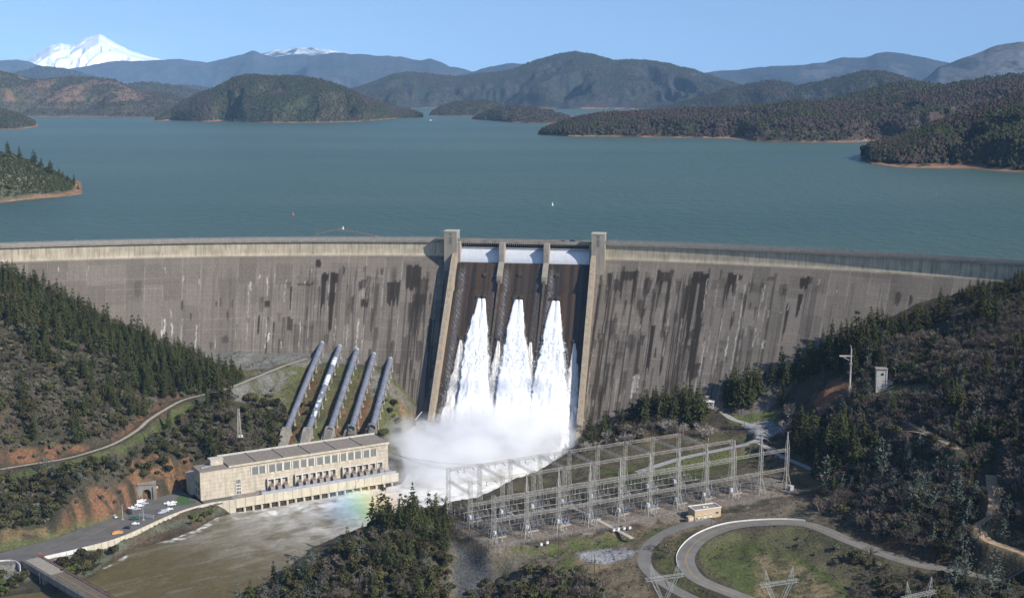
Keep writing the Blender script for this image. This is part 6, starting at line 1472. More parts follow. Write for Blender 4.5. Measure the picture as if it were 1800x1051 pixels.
# ------------------------------------------------------------------ switchyard
M_LATD = simple('dark_switch_steel', (.15, .14, .125), .6, var=.3, scale=.4)
M_LAT = simple('switchyard_galvanised_steel', (.37, .35, .31), .55, var=.3, scale=.3)
M_INS = simple('brown_insulator', (.16, .09, .06), .4); M_INSG = simple('grey_insulator', (.22, .22, .23), .4); M_CBL = simple('blue_grey_breaker', (.17, .22, .30), .5); M_CBW = simple('pale_cabinet', (.68, .71, .74), .45)
Y0 = P(868, 956, 25)[:2]; Y1 = P(1381.5, 860, 25)[:2]; YL = float(np.hypot(*(Y1-Y0))); YU = (Y1-Y0)/YL; YV = np.array([-YU[1], YU[0]]); YA = math.atan2(YU[1], YU[0])
print('YARD', YL, math.degrees(YA))
def YW(u, v, z=25.02): q = Y0+YU*u+YV*v; return (float(q[0]), float(q[1]), z)

def mast_mb(h, w0, w1, spire=0, n=None, bar=.15):
    mb = MB(); n = n or int(h/3.0); hl = h*.38; lattice(mb, hl, w0, w1, max(2, int(hl/3)), bar); lattice(mb, h-hl, w1, w1, max(3, int((h-hl)/2.6)), bar*.9, z0=hl)
    if spire: 
        for i in range(4):
            c = [(-w1/2, -w1/2), (w1/2, -w1/2), (w1/2, w1/2), (-w1/2, w1/2)][i]; mb.bar((c[0], c[1], h), (0, 0, h+spire), bar, 4)
        mb.bar((0, 0, h), (0, 0, h+spire+1), bar*1.6, 4)
    return mb
def beam_mb(L, w=1.5, hgt=1.3, bar=.13):
    mb = MB(); n = max(3, int(L/2.0))
    for a, b in ((-w/2, 0), (w/2, 0), (-w/2, hgt), (w/2, hgt)): mb.bar((0, a, b), (L, a, b), bar)
    for k in range(n):
        x0, x1 = L*k/n, L*(k+1)/n; s = 1 if k % 2 else -1
        for z_ in (0, hgt): mb.bar((x0, -s*w/2, z_), (x1, s*w/2, z_), bar*.75, 3)
        for y_ in (-w/2, w/2): mb.bar((x0, y_, 0 if s > 0 else hgt), (x1, y_, hgt if s > 0 else 0), bar*.75, 3)
    return mb
def meshof(mb, nm, mat):
    me = bpy.data.meshes.new(nm); me.from_pydata(mb.V, [], mb.F); me.materials.append(mat); me.update(); return me
def child(me, nm, parent, loc, rz=0, rx=0):
    o = bpy.data.objects.new(nm, me); C.objects.link(o); o.parent = parent; o.location = loc; o.rotation_euler = (rx, 0, rz); return o
SPC = YL/10.0
ME_T1 = meshof(mast_mb(27, 4.8, 1.7, 9.5, bar=.26), 'spired_column', M_LAT); ME_T2 = meshof(mast_mb(28, 3.4, 1.8, 0, bar=.18), 'column', M_LAT); ME_B = meshof(beam_mb(SPC-1.2), 'beam', M_LAT)
ME_V = meshof(beam_mb(28.0), 'cross_beam', M_LAT)
def string_mb(dx=0.0, L=3.0):
    mb = MB(); d = np.array([dx, 0, -1.0]); d /= np.linalg.norm(d)
    for k in range(9): a = d*(k*L/9); b = d*(k*L/9+L/16); mb.cone(a, b, .22, .16, 6)
    mb.bar((0, 0, 0), tuple(d*L), .08, 3); return mb
ME_S = [meshof(string_mb(.0, 2.8), 'insulator_string', M_INS), meshof(string_mb(.9, 2.6), 'insulator_string', M_INS)]
def gantry(label, v, k0, k1, cols, tall, hts, strings=()):
    t = thing('switchyard_gantry', label, 'gantry', YW(k0*SPC, v), YA, 'gantry rows of the switchyard')
    for k in range(k0, k1+1): child(ME_T1 if tall and k not in cols else ME_T2, 'column', t, ((k-k0)*SPC, 0, 0))
    for hh in hts:
        for k in range(k0, k1): child(ME_B, 'beam', t, ((k-k0)*SPC+.6, 0, hh-1.7))
    for hh in strings:
        for k in range(k0, k1):
            for q in (.25, .5, .75):
                if (k-k0)*3 < 30: child(ME_S[int(q*4) % 2], 'insulator_string', t, ((k-k0+q)*SPC, 0, hh-1.7))
    return t
gantry('front row of tall spired lattice columns nearest the loop road', 0, 0, 10, (0,), True, (14.5, 27.0))
gantry('middle row of lattice columns and beams through the switchyard', 29, 0, 9, (), False, (15, 28.0), (28,))
g3 = gantry('rear row of lattice columns nearest the spillway spray', 58, 0, 8, (), False, (28.0,), (28,))
for k in range(0, 9): child(ME_V, 'cross_beam', g3, (k*SPC, -.8, 26.3 if k else 20), -math.pi/2)
# circuit breakers
def breaker():
    t = thing('circuit_breaker', 'x', 'circuit breaker')
    MB().box(-3.6, 3.6, -1.8, 1.8, -.1, .5).build('plinth', M_CONC, t)
    for a in (-2.2, 0, 2.2):
        mb = MB(); mb.cone((a, -1.3, 2.1), (a, 1.3, 2.1), .72, .72, 12); mb.bar((a, -.9, .5), (a, -.9, 1.6), .3); mb.bar((a, .9, .5), (a, .9, 1.6), .3); k = mb.build('tank', M_CBL, t)
        for s in (-1, 1):
            mb = MB(); mb.cone((a, s*.8, 2.7), (a, s*1.7, 5.0), .25, .14, 8)
            for j in range(5): mb.cone((a, s*(.95+.16*j), 3.0+.4*j), (a, s*(.98+.16*j), 3.08+.4*j), .36, .36, 8)
            mb.build('bushing', M_INSG, k)
    MB().box(-4.6, -3.1, -.9, .9, 1.6, 3.9).build('cabinet', M_CBW, t); [MB().bar((a, b, 0), (a, b, 1.6), .2).build('cabinet_leg', M_LAT, t) for a in (-4.4, -3.3) for b in (-.7, .7)]
    return t
cb = None
for row, v in (('front row', 9.0), ('rear row', 40.0)):
    for k in range(9 if v < 20 else 8):
        lab = 'blue-grey circuit breaker, number %s from the left in the %s of breakers' % (['one','two','three','four','five','six','seven','eight','nine'][k], row)
        if cb is None: cb = breaker(); cb.location = YW(k*SPC+9, v); cb.rotation_euler = (0, 0, YA); cb['label'] = lab; cb['group'] = 'circuit breakers in the switchyard'
        else: dup(cb, YW(k*SPC+9, v), YA, lab)
# disconnect switch frames
def switch_frame():
    t = thing('switch_frame', 'x', 'switch frame'); mb = MB()
    for a in (-4.2, 4.2):
        for b in (-.8, .8): mb.bar((a, b, -.1), (a, b*.6, 4.6), .24)
        mb.bar((a, -.8, .5), (a, .5, 4.4), .15, 3)
    for b in (-.5, .5): mb.bar((-4.6, b, 4.6), (4.6, b, 4.6), .26)
    for k in range(8): mb.bar((-4.2+k*1.05, -.5 if k % 2 else .5, 4.6), (-3.15+k*1.05, .5 if k % 2 else -.5, 4.6), .14, 3)
    mb.build('frame', M_LATD, t)
    for a in (-3.4, 0, 3.4):
        for b in (-.9, .9):
            mb = MB(); mb.cone((a, b, 4.7), (a, b, 6.5), .17, .14, 8)
            for j in range(4): mb.cone((a, b, 4.9+j*.4), (a, b, 5.0+j*.4), .3, .3, 8)
            mb.build('insulator', M_INSG, t)
        mb = MB(); mb.bar((a, -.9, 6.55), (a, .9, 6.55+(.9 if a else .1)), .14); mb.build('blade', M_GALV, t)
    return t
sf = None
for v in (4.5, 15.0, 20.5, 34.0, 46.0, 52.0):
    for k in range(10 if v < 30 else 8):
        if v == 4.5 and k in (2, 5, 8): continue
        rw_n = {4.5: 'row in front of the nearest breakers', 15.0: 'row just behind the front breakers', 20.5: 'second row behind the front breakers', 34.0: 'row just behind the middle gantry', 46.0: 'row just behind the rear breakers', 52.0: 'row along the rear gantry'}[v]
        lab = 'grey steel switch frame with insulators in the '+rw_n
        if sf is None: sf = switch_frame(); sf.location = YW(k*SPC+9.5, v); sf.rotation_euler = (0, 0, YA); sf['label'] = lab; sf['group'] = 'switch frames in the '+rw_n
        else:
            o = dup(sf, YW(k*SPC+9.5+(RNG.random()-.5)*2, v), YA, lab); o['group'] = 'switch frames in the '+rw_n
# insulator posts
def post(h=4.6):
    t = thing('insulator_post', 'x', 'insulator post'); mb = MB(); mb.bar((0, 0, -.1), (0, 0, h*.55), .3); mb.box(-.5, .5, -.5, .5, -.1, .35); mb.build('stand', M_GALV, t)
    mb = MB(); mb.cone((0, 0, h*.55), (0, 0, h), .2, .15, 8)
    for j in range(5): mb.cone((0, 0, h*.58+j*.38), (0, 0, h*.6+j*.38), .34, .34, 8)
    mb.build('insulator', M_INSG, t); return t
ip = None
for v in (2.0, 12.0, 25.5, 31.5, 43.0, 55.0):
    for k in range(11 if v < 30 else 9):
        for q in (0, 3.2):
            if v == 2.0 and (k % 3 == 1): continue
            if (k*SPC+2.5+q) > (YL-4 if v < 30 else YL*.82): continue
            rw_n = 'row %s' % {2.0: 'nearest the front fence', 12.0: 'between the front breakers and the switch frames', 25.5: 'just before the middle gantry', 31.5: 'just behind the middle gantry', 43.0: 'behind the rear breakers', 55.0: 'under the rear gantry'}[v]
            lab = 'slim grey insulator post in the '+rw_n
            loc = YW(k*SPC+2.5+q+RNG.random()*.6, v)
            if ip is None: ip = post(); ip.location = loc; ip['label'] = lab; ip['group'] = 'insulator posts in the '+rw_n
            else: o = dup(ip, loc, YA, lab); o['group'] = 'insulator posts in the '+rw_n
# busbars along the yard
for v, z_, lb in ((12.0, 4.8, 'between the front breakers and switch frames'), (25.5, 4.8, 'just before the middle gantry'), (31.5, 4.8, 'just behind the middle gantry'), (43.0, 4.8, 'behind the rear breakers')):
    t = thing('busbar', 'long thin grey bus pipe on posts '+lb, 'busbar', YW(2, v, 25+z_), YA); MB().box(0, (YL-10 if v < 30 else YL*.78), -.1, .1, -.1, .1).build('pipe', M_GALV, t)
def wire(a, b, sag, parent, w=.09, n=12):
    a = np.array(a); b = np.array(b); mb = MB(); o = np.array(parent.location); pts = [a+(b-a)*t-np.array([0, 0, sag*4*t*(1-t)])-o for t in np.linspace(0, 1, n)]
    for p_, q_ in zip(pts[:-1], pts[1:]): mb.bar(p_, q_, w, 3)
    return mb.build('wire', M_WIRE, parent)
M_WIRE = simple('overhead_wire', (.20, .20, .20), .5)
M_WIRE_ = 0
t = thing('overhead_lines', 'thin overhead wires strung across the switchyard between the gantry rows', 'wires', YW(0, 0, 25))
for k in range(0, 9):
    for q in (.25, .5, .75):
        if k % 2 == 0: wire(YW((k+q)*SPC, 57, 49), YW((k+q)*SPC, 29, 49), 1.6, t)
        else: wire(YW((k+q)*SPC, 29, 49), YW((k+q)*SPC, 0, 49), 1.6, t)
t = thing('power_lines', 'thin power lines crossing the spray from the powerhouse to the rear gantry', 'wires', (*PW(70, 5), 30))
for q in (.25, .5, .75, 1.3, 1.6): wire((*PW(PL-6-q*9, 2), 30), YW(q*SPC, 58.8, 51.3), 5, t, .11, 24)
# yard fence
t = thing('yard_fence', 'chain-link fence with thin posts round the front of the switchyard', 'fence', YW(-3, -6, 25)); o = np.array(t.location)
fl = [YW(-6, 50), YW(-6, -7), YW(60, -9), YW(110, -9), YW(140, -9)]; d = np.array(fl)[:, :2]; cd = np.concatenate([[0], np.cumsum(np.hypot(*np.diff(d, axis=0).T))])
for s in np.arange(0, cd[-1], 3.0):
    x, y = np.interp(s, cd, d[:, 0]), np.interp(s, cd, d[:, 1]); MB().box(x-o[0]-.07, x-o[0]+.07, y-o[1]-.07, y-o[1]+.07, -1, 2.5).build('post', M_GALV, t)
mb = MB()
for i in range(len(fl)-1):
    for z_ in (.1, .6, 1.1, 1.6, 2.1, 2.45): mb.bar((d[i][0]-o[0], d[i][1]-o[1], z_), (d[i+1][0]-o[0], d[i+1][1]-o[1], z_), .045, 3)
mb.build('fence_wire', M_GALV, t)
# white lamp boxes by the gate, spoil bits
for i, (px, py, lb) in enumerate(((951.5, 958, 'white box near the front left corner fence'), (962, 955, 'white box second from the front left corner'), (1079, 933, 'bright white box on the left of the gate path'), (1087, 931, 'white box on the gate path between two others'), (1097, 930, 'white box at the right of the gate path'), (1107, 929, 'small white box farthest right of the gate path'))):
    p = P(px, py, 25.02); t = thing('junction_box', lb, 'box', tuple(p), YA, 'white junction boxes along the yard front'); MB().box(-.7, .7, -.5, .5, 0, 1.3).build('cabinet', M_CBW, t); MB().box(-.8, .8, -.6, .6, 1.3, 1.42).build('lid', M_CONC, t)
for (px, py, s, lb) in ((1383,862,1.0,'grey kiosk at the right corner mast of the switchyard'),):
    p = P(1390, 861, 25.02); t = thing('kiosk', lb, 'kiosk', tuple(p), YA); MB().box(-1.4, 1.4, -1.2, 1.2, 0, 2.7).build('cabin', M_BLUEG, t); MB().box(-1.6, 1.6, -1.4, 1.4, 2.7, 2.9).build('roof', M_CONC, t)
pts = [P(1006, 891, 25.03), P(1050, 913, 25.03), P(1098, 938, 25.03), P(1112, 946, 24.6)]; strip('yard_path', smooth_line(pts, 6), 2.6, M_CONC, .03)
# ------------------------------------------------------------------ pylons at the bottom edge
def pylon():
    t = thing('pylon', 'x', 'pylon'); mb = MB(); b = .17
    feet = [(-4, -4, 0), (4, -4, 0), (4, 4, 0), (-4, 4, 0)]; waist = [(-1, -1, 15), (1, -1, 15), (1, 1, 15), (-1, 1, 15)]
    for i in range(4):
        mb.bar(feet[i], waist[i], b); j = (i+1) % 4
        for q in range(4):
            f0 = np.array(feet[i])*(1-q/4)+np.array(waist[i])*q/4; f1 = np.array(feet[j])*(1-(q+1)/4)+np.array(waist[j])*(q+1)/4; f2 = np.array(feet[i])*(1-(q+1)/4)+np.array(waist[i])*(q+1)/4; mb.bar(f0, f1, b*.6, 3); mb.bar(f1, f2, b*.6, 3)
    mb.build('tower_body', M_GALV, t)
    for s in (-1, 1):
        mb = MB(); A = [np.array([s*1.0*(.2 if i in (0, 3) else 1), (-1 if i < 2 else 1), 15.]) for i in range(4)]; B = [np.array([s*(5.2 if i in (0, 3) else 7.2), (-.8 if i < 2 else .8), 26.5]) for i in range(4)]
        for i in range(4):
            mb.bar(A[i], B[i], b*.9); j = (i+1) % 4
            for q in range(5): mb.bar(A[i]*(1-q/5)+B[i]*q/5, A[j]*(1-(q+1)/5)+B[j]*(q+1)/5, b*.55, 3)
        mb.build('fork_arm', M_GALV, t)
        mb = MB()
        for i in range(4): mb.bar((s*(5.2 if i in (0, 3) else 7.4), -.8 if i < 2 else .8, 28), (s*7.6, 0, 35), b*.8)
        for q in (.3, .6):
            c = [np.array([s*(5.2 if i in (0, 3) else 7.4), -.8 if i < 2 else .8, 28])*(1-q)+np.array([s*7.6, 0, 35])*q for i in range(4)]
            for i in range(4): mb.bar(c[i], c[(i+1) % 4], b*.55, 3)
        mb.build('peak', M_GALV, t)
    bm = beam_mb(21, 1.4, 1.3, .15); m_ = MB(); m_.add([(x-10.5, y, z+26.5) for x, y, z in bm.V], bm.F); m_.build('crossarm', M_GALV, t)
    for a in (-10, 0, 10): mb = MB(); [mb.cone((a, -.3-k*.35, 26.4-k*.3), (a, -.5-k*.35, 26.25-k*.3), .3, .3, 6) for k in range(9)]; mb.build('insulator_string', M_INS, t)
    return t
py0 = None
for (cxp, cyp, ang, lb) in ((1168, 1014, 20, 'lattice pylon with twin peaks standing left of the loop road bend'), (1369, 1024, 20, 'lattice pylon with twin peaks in the grass inside the loop'), (1615, 1045, 26, 'lattice pylon with twin peaks in the dark lower right corner')):
    b = None
    for Yd in np.arange(480, 760, 2.0):
        q = PY(cxp, cyp, Yd); e = abs(q[2]-27.2-gz(q[0], q[1]))
        if b is None or e < b[0]: b = (e, q)
    q = b[1]; loc = (q[0], q[1], q[2]-27.2)
    if py0 is None: py0 = pylon(); py0.location = loc; py0.rotation_euler = (0, 0, R(ang)); py0['label'] = lb; py0['group'] = 'pylons along the bottom edge'
    else: dup(py0, loc, R(ang), lb)
# ------------------------------------------------------------------ crest lamps, people, vehicles, buoys, boats
def lamp():
    t = thing('crest_lamp', 'x', 'lamp post'); mb = MB(); mb.cone((0, 0, 0), (0, 0, 4.6), .11, .07, 6); mb.build('pole', M_RAIL, t); mb = MB(); mb.bar((0, 0, 4.5), (0, -1.2, 4.7), .1); mb.build('arm', M_RAIL, t); MB().box(-.15, .15, -1.6, -1.1, 4.6, 4.75).build('lamp_head', M_CONC, t); return t
lp = None
for side, a, b in (('left', SBEG+12, SL-14), ('right', SR+14, SEND-10)):
    for s in np.arange(a, b, 30.4):
        X, Y, nx, ny = [float(q) for q in crest(s)]; loc = (X+nx*.6, Y+ny*.6, 150.0); lb = 'thin lamp post on the parapet of the %s wing of the dam' % side; gr = 'lamp posts on the %s wing of the crest road' % side
        if lp is None: lp = lamp(); lp.location = loc; lp['label'] = lb; lp['group'] = gr
        else: o = dup(lp, loc, 0, lb); o['group'] = gr
# vehicles at the right end of the spillway bridge
for u_, c, k, lb in ((HW-30, 'black', 'car', 'dark car on the spillway bridge near the right tower'), (HW-22, 'black', 'van', 'dark van on the spillway bridge beside the right tower')):
    p = LW(u_, -2, 150.25); car(c, k, lb, p[0], p[1], 150.26, math.atan2(SU[1], SU[0]), 'vehicles on the spillway bridge')
def buoy(px, py, s, label, m):
    p = P(px, py, 142); t = thing('buoy', label, 'buoy', tuple(p)); mb = MB(); mb.cone((0, 0, -.5), (0, 0, 1.2*s), 1.1*s, .9*s, 12); mb.cone((0, 0, 1.2*s), (0, 0, 3.4*s), .55*s, .15*s, 8); mb.build('float', m, t)
    mb = MB(); mb.bar((0, 0, 3.2*s), (0, 0, 4.2*s), .18*s); mb.build('staff', M_RAIL, t); return t
M_BUO = simple('orange_buoy', (.55, .17, .07), .5); M_BUW = simple('white_buoy', (.75, .72, .66), .5)
buoy(515, 378.5, 1.0, 'lone tan buoy on the lake left of the dam towers', M_BUO); buoy(971, 361.5, 1.15, 'lone pale buoy on the lake beyond the spillway', M_BUW); buoy(603, 403.5, 1.0, 'largest white buoy at the end of the orange float line', M_BUW)
line = [(603,404),(625,408),(640,410.5),(650,412),(665,415)]; k = 0; d0 = None
pts = [P(x, y, 142) for x, y in ((600,403.5),(615,406.5),(632,409.5),(648,412.5),(664,415.5))]+[]
pl = smooth_line(pts, 6)
pr = smooth_line([P(x, y, 142) for x, y in ((598,403.5),(585,405.5),(570,409),(556,413.5))], 6)
for L_ in (pl, pr):
    for q in L_[::2]:
        if d0 is None:
            d0 = thing('float', 'small orange float in the boom line behind the left wing', 'float', tuple(q), 0, 'orange floats of the boom line'); mb = MB(); mb.cone((0, 0, -.3), (0, 0, .6), .55, .45, 10); mb.build('drum', M_BUO, d0); mb = MB(); mb.cone((0, 0, .6), (0, 0, .9), .25, .2, 6); mb.build('eye', M_RAIL, d0)
        else: dup(d0, q)
p = P(757, 212.3, 142); t = thing('motorboat', 'tiny white motorboat far out in the lake narrows', 'boat', tuple(p), R(20))
mb = MB(); mb.add([(-6, -2, 1.6), (6.5, 0, 2.2), (-6, 2, 1.6), (-5.4, -1.5, -.4), (4.5, 0, -.4), (-5.4, 1.5, -.4)], [(0, 1, 2), (0, 3, 4, 1), (1, 4, 5, 2), (0, 2, 5, 3), (3, 5, 4)]); mb.build('hull', M_BUW, t); MB().box(-3, 1.5, -1.2, 1.2, 1.9, 3.6).build('cabin', M_BUW, t)
# pines along the crest of the grassy point across the lake
for (px, pyb, h, lb) in ((15,271,20,'leftmost lone pine on the grassy point skyline'),(35,276,17,'lone pine second from the left on the grassy point'),(59,285,18,'pair pine in the middle of the grassy point skyline'),(62,286,15,'shorter pine touching the middle pine of the grassy point'),(72,292,13,'small pine right of the middle pair on the grassy point'),
    (86,303,16,'dark pine beside the broad pine on the grassy point'),(89,308,22,'broad dark pine on the right slope of the grassy point'),(105,311,14,'pine above the tip of the grassy point'),(110,314,12,'short pine above the tip of the grassy point'),(120,324,15,'pine near the tip of the grassy point'),(130,326,17,'tallest pine near the tip of the grassy point'),(137,338,14,'last pine at the waterline of the grassy point'),
    (52,303,15,'pine standing alone half way up the grassy slope'),(27,304,9,'small pine low on the grassy slope'),(42,326,9,'low pine at mid slope of the grassy point'),(112,330,11,'low pine above the orange waterline'),(20,328,13,'dark pine low at the left edge of the point')):
    f = (px+200)/345.; Yd = 1800-70*f-max(0, (pyb-np.interp(px, [-200,0,50,100,145], [235,270,284,306,340])))*3.5
    best = None
    q = PY(px, pyb, Yd); me, mt, _ = PROTO['pine'][int(px) % 7]; r = bpy.data.objects.new('pine_tree', None); C.objects.link(r); r.location = (q[0], q[1], q[2]-1.5); r.scale = (h/20*1.2, h/20*1.2, h/20); tag(r, lb, 'pine tree', 'pines on the grassy point')
    for m_, n_ in ((me, 'crown'), (mt, 'trunk')): o = bpy.data.objects.new(n_, m_); C.objects.link(o); o.parent = r
# ------------------------------------------------------------------ water jets, foam and spray
def white_water(nm, c=(.80, .82, .84), v=.13):
    m, nt, b = new_mat(nm); f = noise(nt, .55, 8, .75, stretch=(1, 1, .45), lo=.3, hi=.7)
    nt.links.new(mix(nt, tuple(x*(1-v) for x in c), tuple(min(.95, x*(1+v*.6)) for x in c), f), b.inputs['Base Color']); b.inputs['Roughness'].default_value = .8
    b.inputs['Specular IOR Level'].default_value = .2
    bp = nd(nt, 'ShaderNodeBump'); bp.inputs['Strength'].default_value = .2; bp.inputs['Distance'].default_value = .4
    nt.links.new(f, bp.inputs['Height']); nt.links.new(bp.outputs[0], b.inputs['Normal']); return m
M_JET = white_water('white_water'); M_JET2 = white_water('cream_falling_water', (.74, .70, .65), .20)  # slender jets take a creamier, blotchier white
DROPS = []
def jet(label, tips, left, right, yb, thick, mat, seed, cat='waterfall'):
    """tips: bearings of the outlets; left/right: surveyed outlines"""
    y0 = tips[0][1]; ys = np.concatenate([np.arange(y0, yb, 1.1)]); n = 44; rows = []
    cxm = None
    lx = np.interp(ys, [y0]+[q[1] for q in left], [tips[0][0]-1.2]+[q[0] for q in left]); rx = np.interp(ys, [y0]+[q[1] for q in right], [tips[-1][0]+1.2]+[q[0] for q in right])
    fq = np.clip((ys-y0)/(yb-y0)*3, 0, 1)*.10; mid_ = (lx+rx)/2; lx = lx-(mid_-lx)*fq; rx = rx+(rx-mid_)*fq
    U = np.zeros((len(ys), n)); Zf = np.zeros((len(ys), n)); H = np.zeros((len(ys), n)); L0 = []
    for i, y in enumerate(ys):
        a, za = floor_hit(lx[i], y); b, zb = floor_hit(rx[i], y); L0.append((a, b, (za+zb)/2))
    L0 = np.array(L0); f = (ys-y0)/(yb-y0); dist = f*(L0[0, 2]-L0[-1, 2])*1.28
    a = L0[:, 0]+(vn(dist/3.2, dist*0+seed, 5)-.5)*1.6*np.clip(f*4, .1, 1)+(vn(dist/1.1, dist*0+seed, 6)-.5)*.8*np.clip(f*4, .1, 1)
    b = L0[:, 1]+(vn(dist/3.0, dist*0+seed+9, 5)-.5)*1.6*np.clip(f*4, .1, 1)+(vn(dist/1.2, dist*0+seed+9, 6)-.5)*.8*np.clip(f*4, .1, 1)
    t = np.linspace(0, 1, n)[None, :]; U = a[:, None]*(1-t)+b[:, None]*t; W_ = (b-a)[:, None]
    th = (thick*(.35+.65*np.clip(f*1.6, 0, 1)))[:, None]
    if len(tips) == 2:
        split = np.clip(1-f*3.0, 0, 1)[:, None]; cs = (.23+.05*(1-split), .77-.05*(1-split)); wd = .25+.30*(1-split)
        e = np.maximum(np.sqrt(np.clip(1-((t-cs[0])/wd)**2, 0, 1)), np.sqrt(np.clip(1-((t-cs[1])/wd)**2, 0, 1)))
        e = e*(1-.0*split); e = np.where((t < .02) | (t > .98), 0, e)
    else: e = np.sqrt(np.clip(1-(2*t-1)**2, 0, 1))
    D_ = dist[:, None]+0*t
    nz = (fbm(U/2.6, D_/7, seed+2, 4)-.5)*1.7+(fbm(U/1.0, D_/2.6, seed+3, 3)-.5)*.5+(ridged(U/5, D_/14, seed+4, 3)-.5)*1.0
    H = e*th+nz*np.clip(e*1.5, 0, 1)*np.clip(.35+f*1.2, 0, 1)[:, None]-.45*(e < .08)
    # the main jets leave the face and arch out a little
    H = H+np.where(e > .05, (np.clip(f, 0, 1)[:, None]**1.5)*thick*.7, 0)
    zz = L0[:, 2][:, None]+0*t; dd = .8*(140-zz)+FLO; D2 = dd+H*.78; Z2 = zz+H*.62
    o_ = LW(float(np.mean(U)), float(dd[0, 0]), float(zz[0, 0]))
    V = LW(U.ravel(), D2.ravel(), Z2.ravel())-o_
    tn = thing('water_jet', label, 'water jet', tuple(o_), 0, 'white water jets on the spillway')
    mesh_obj('water', V, grid_faces(len(ys), n)[:, ::-1], mat, tn, smooth=True)
    # torn edges: clots of spray thrown off both margins
    g = np.random.default_rng(seed); m = int(len(ys)*44); ii = (len(ys)*g.random(m)**.8).astype(int).clip(0, len(ys)-1); side = g.random(m) < .5
    ww = np.clip(f[ii]*2.5, .15, 1)
    uu_ = np.where(side, a[ii]-g.exponential(.95, m)*ww+.5, b[ii]+g.exponential(.95, m)*ww-.5); q = g.random(m) < .25; uu_ = np.where(q, a[ii]+(b-a)[ii]*g.random(m), uu_)
    hh = thick*(.15+.7*g.random(m))*np.clip(f[ii]*2, .2, 1)+np.where(q, thick*.9, 0); hh = np.where(q, thick*(.7+.9*f[ii]), hh)
    zz_ = L0[ii, 2]; P_ = LW(uu_, .8*(140-zz_)+FLO+hh*.78, zz_+hh*.62); DROPS.append(np.concatenate([P_-o_, (.10+.26*g.random(m)*ww)[:, None]], 1))
    A = DROPS.pop(); N = len(A); B = np.array([(1, 0, -.5), (-.5, .87, -.5), (-.5, -.87, -.5), (0, 0, 1.3)]); rt = g.random(N)*6.28
    Vx = B[None, :, 0]*np.cos(rt)[:, None]-B[None, :, 1]*np.sin(rt)[:, None]; Vy = B[None, :, 0]*np.sin(rt)[:, None]+B[None, :, 1]*np.cos(rt)[:, None]
    Vd = np.stack([Vx, Vy, np.repeat(B[None, :, 2], N, 0)*1.4], -1)*A[:, 3][:, None, None]+A[:, None, :3]
    T = np.array([(0, 1, 3), (1, 2, 3), (2, 0, 3), (0, 2, 1)]); Tt = (T[None]+(np.arange(N)*4)[:, None, None]).reshape(-1, 3)
    tag(mesh_obj('spray_clots', Vd.reshape(-1, 3), Tt, mat, tn), kind='stuff')
jet('left twin-tipped white jet bursting from the left bay of the spillway', [(840.5,526),(852,526)], [(836,545),(830,562),(824,585),(819,612),(814,645),(811,680),(805,720),(800,760),(796,800)], [(854.5,550),(856,600),(857,650),(859,700),(862,740),(864,800)], 800, 3.6, M_JET, 401)
jet('middle twin-tipped white jet bursting from the centre bay of the spillway', [(905.5,528),(917.5,528)], [(900,545),(894,572),(889,605),(884,635),(879,665),(875,705),(870,745),(866,800)], [(920,550),(921.5,590),(926,625),(931,660),(936,705),(940,745),(944,800)], 800, 3.6, M_JET, 421)
jet('right twin-tipped white jet bursting from the right bay of the spillway', [(971,530),(982.5,530)], [(965,548),(959,570),(955,605),(949,635),(942,665),(937,705),(933,745),(928,800)], [(985.5,552),(987.5,600),(991,645),(994,690),(998,725),(1001,800)], 800, 3.6, M_JET, 441)
jet('slender lower jet falling beside the left wall, left of the left twin jet', [(809.5,598),(810.5,598)], [(804.5,615),(799,645),(792,675),(785,705),(779,735),(773,765),(768,800)], [(814,610),(816,650),(819,700),(823,740),(826,800)], 800, 2.4, M_JET2, 461)
jet('slender lower jet falling between the left and the middle twin jets', [(875.5,600),(876.5,600)], [(871.5,615),(866,645),(860,675),(856,710),(853,740),(850,800)], [(879,610),(881,650),(884,700),(888,740),(890,800)], 800, 2.6, M_JET2, 471)
jet('slender lower jet falling between the middle and the right twin jets', [(932.5,602),(933.5,602)], [(928,618),(922,650),(917,695),(913,740),(911,800)], [(935.5,612),(936,650),(936,700),(938,740),(940,800)], 800, 2.6, M_JET2, 481)
jet('slender lower jet falling beside the right wall, right of the right twin jet', [(1009.5,604),(1010.5,604)], [(1005.5,622),(1000,655),(995,690),(991,720),(988,800)], [(1013.5,618),(1015.5,655),(1016,700),(1015,740),(1010,800)], 800, 2.2, M_JET2, 491)
# boiling foam under the jets, heaped into a white mound to brighten the mist
uu_ = np.arange(-95, IW+2, 1.3); dd_ = np.arange(96, 210, 1.3); UU_, DD_ = np.meshgrid(uu_, dd_)
lim = np.interp(DD_, [96, 118, 150, 210], [-IW-3, -IW-6, -88, -95]); rlim = np.interp(DD_, [96, 118, 150, 180, 210], [IW+1, IW, IW-14, 10, -22])
env = sstep(0, 12, UU_-lim)*sstep(0, 10, rlim-UU_)*sstep(212, 160, DD_); hgt = np.interp(DD_, [96, 110, 122, 140, 165, 210], [17, 15, 10, 5.0, 3.0, .4])*sstep(-IW-30, -IW+8, UU_)+1.6
zz = (hgt*(.45+1.0*fbm(UU_/14, DD_/14, 501, 4))+(ridged(UU_/6, DD_/6, 505, 4)-.5)*4.5+(fbm(UU_/2, DD_/2, 507, 2)-.5)*1.6)*env-2.2*(1-env)
Vf = LW(UU_.ravel(), DD_.ravel(), zz.ravel()); k = sstep(.25, .55, fbm(UU_/8, DD_/8, 511, 4)+.35*sstep(170, 115, DD_)).ravel()[:, None]
cf = np.array([.42, .39, .34])*(1-k)+np.array([.84, .84, .84])*k
fm, nt_, b_ = new_mat('boiling_foam'); a_ = nd(nt_, 'ShaderNodeVertexColor', layer_name='col').outputs[0]; nt_.links.new(a_, b_.inputs['Base Color']); b_.inputs['Roughness'].default_value = .7
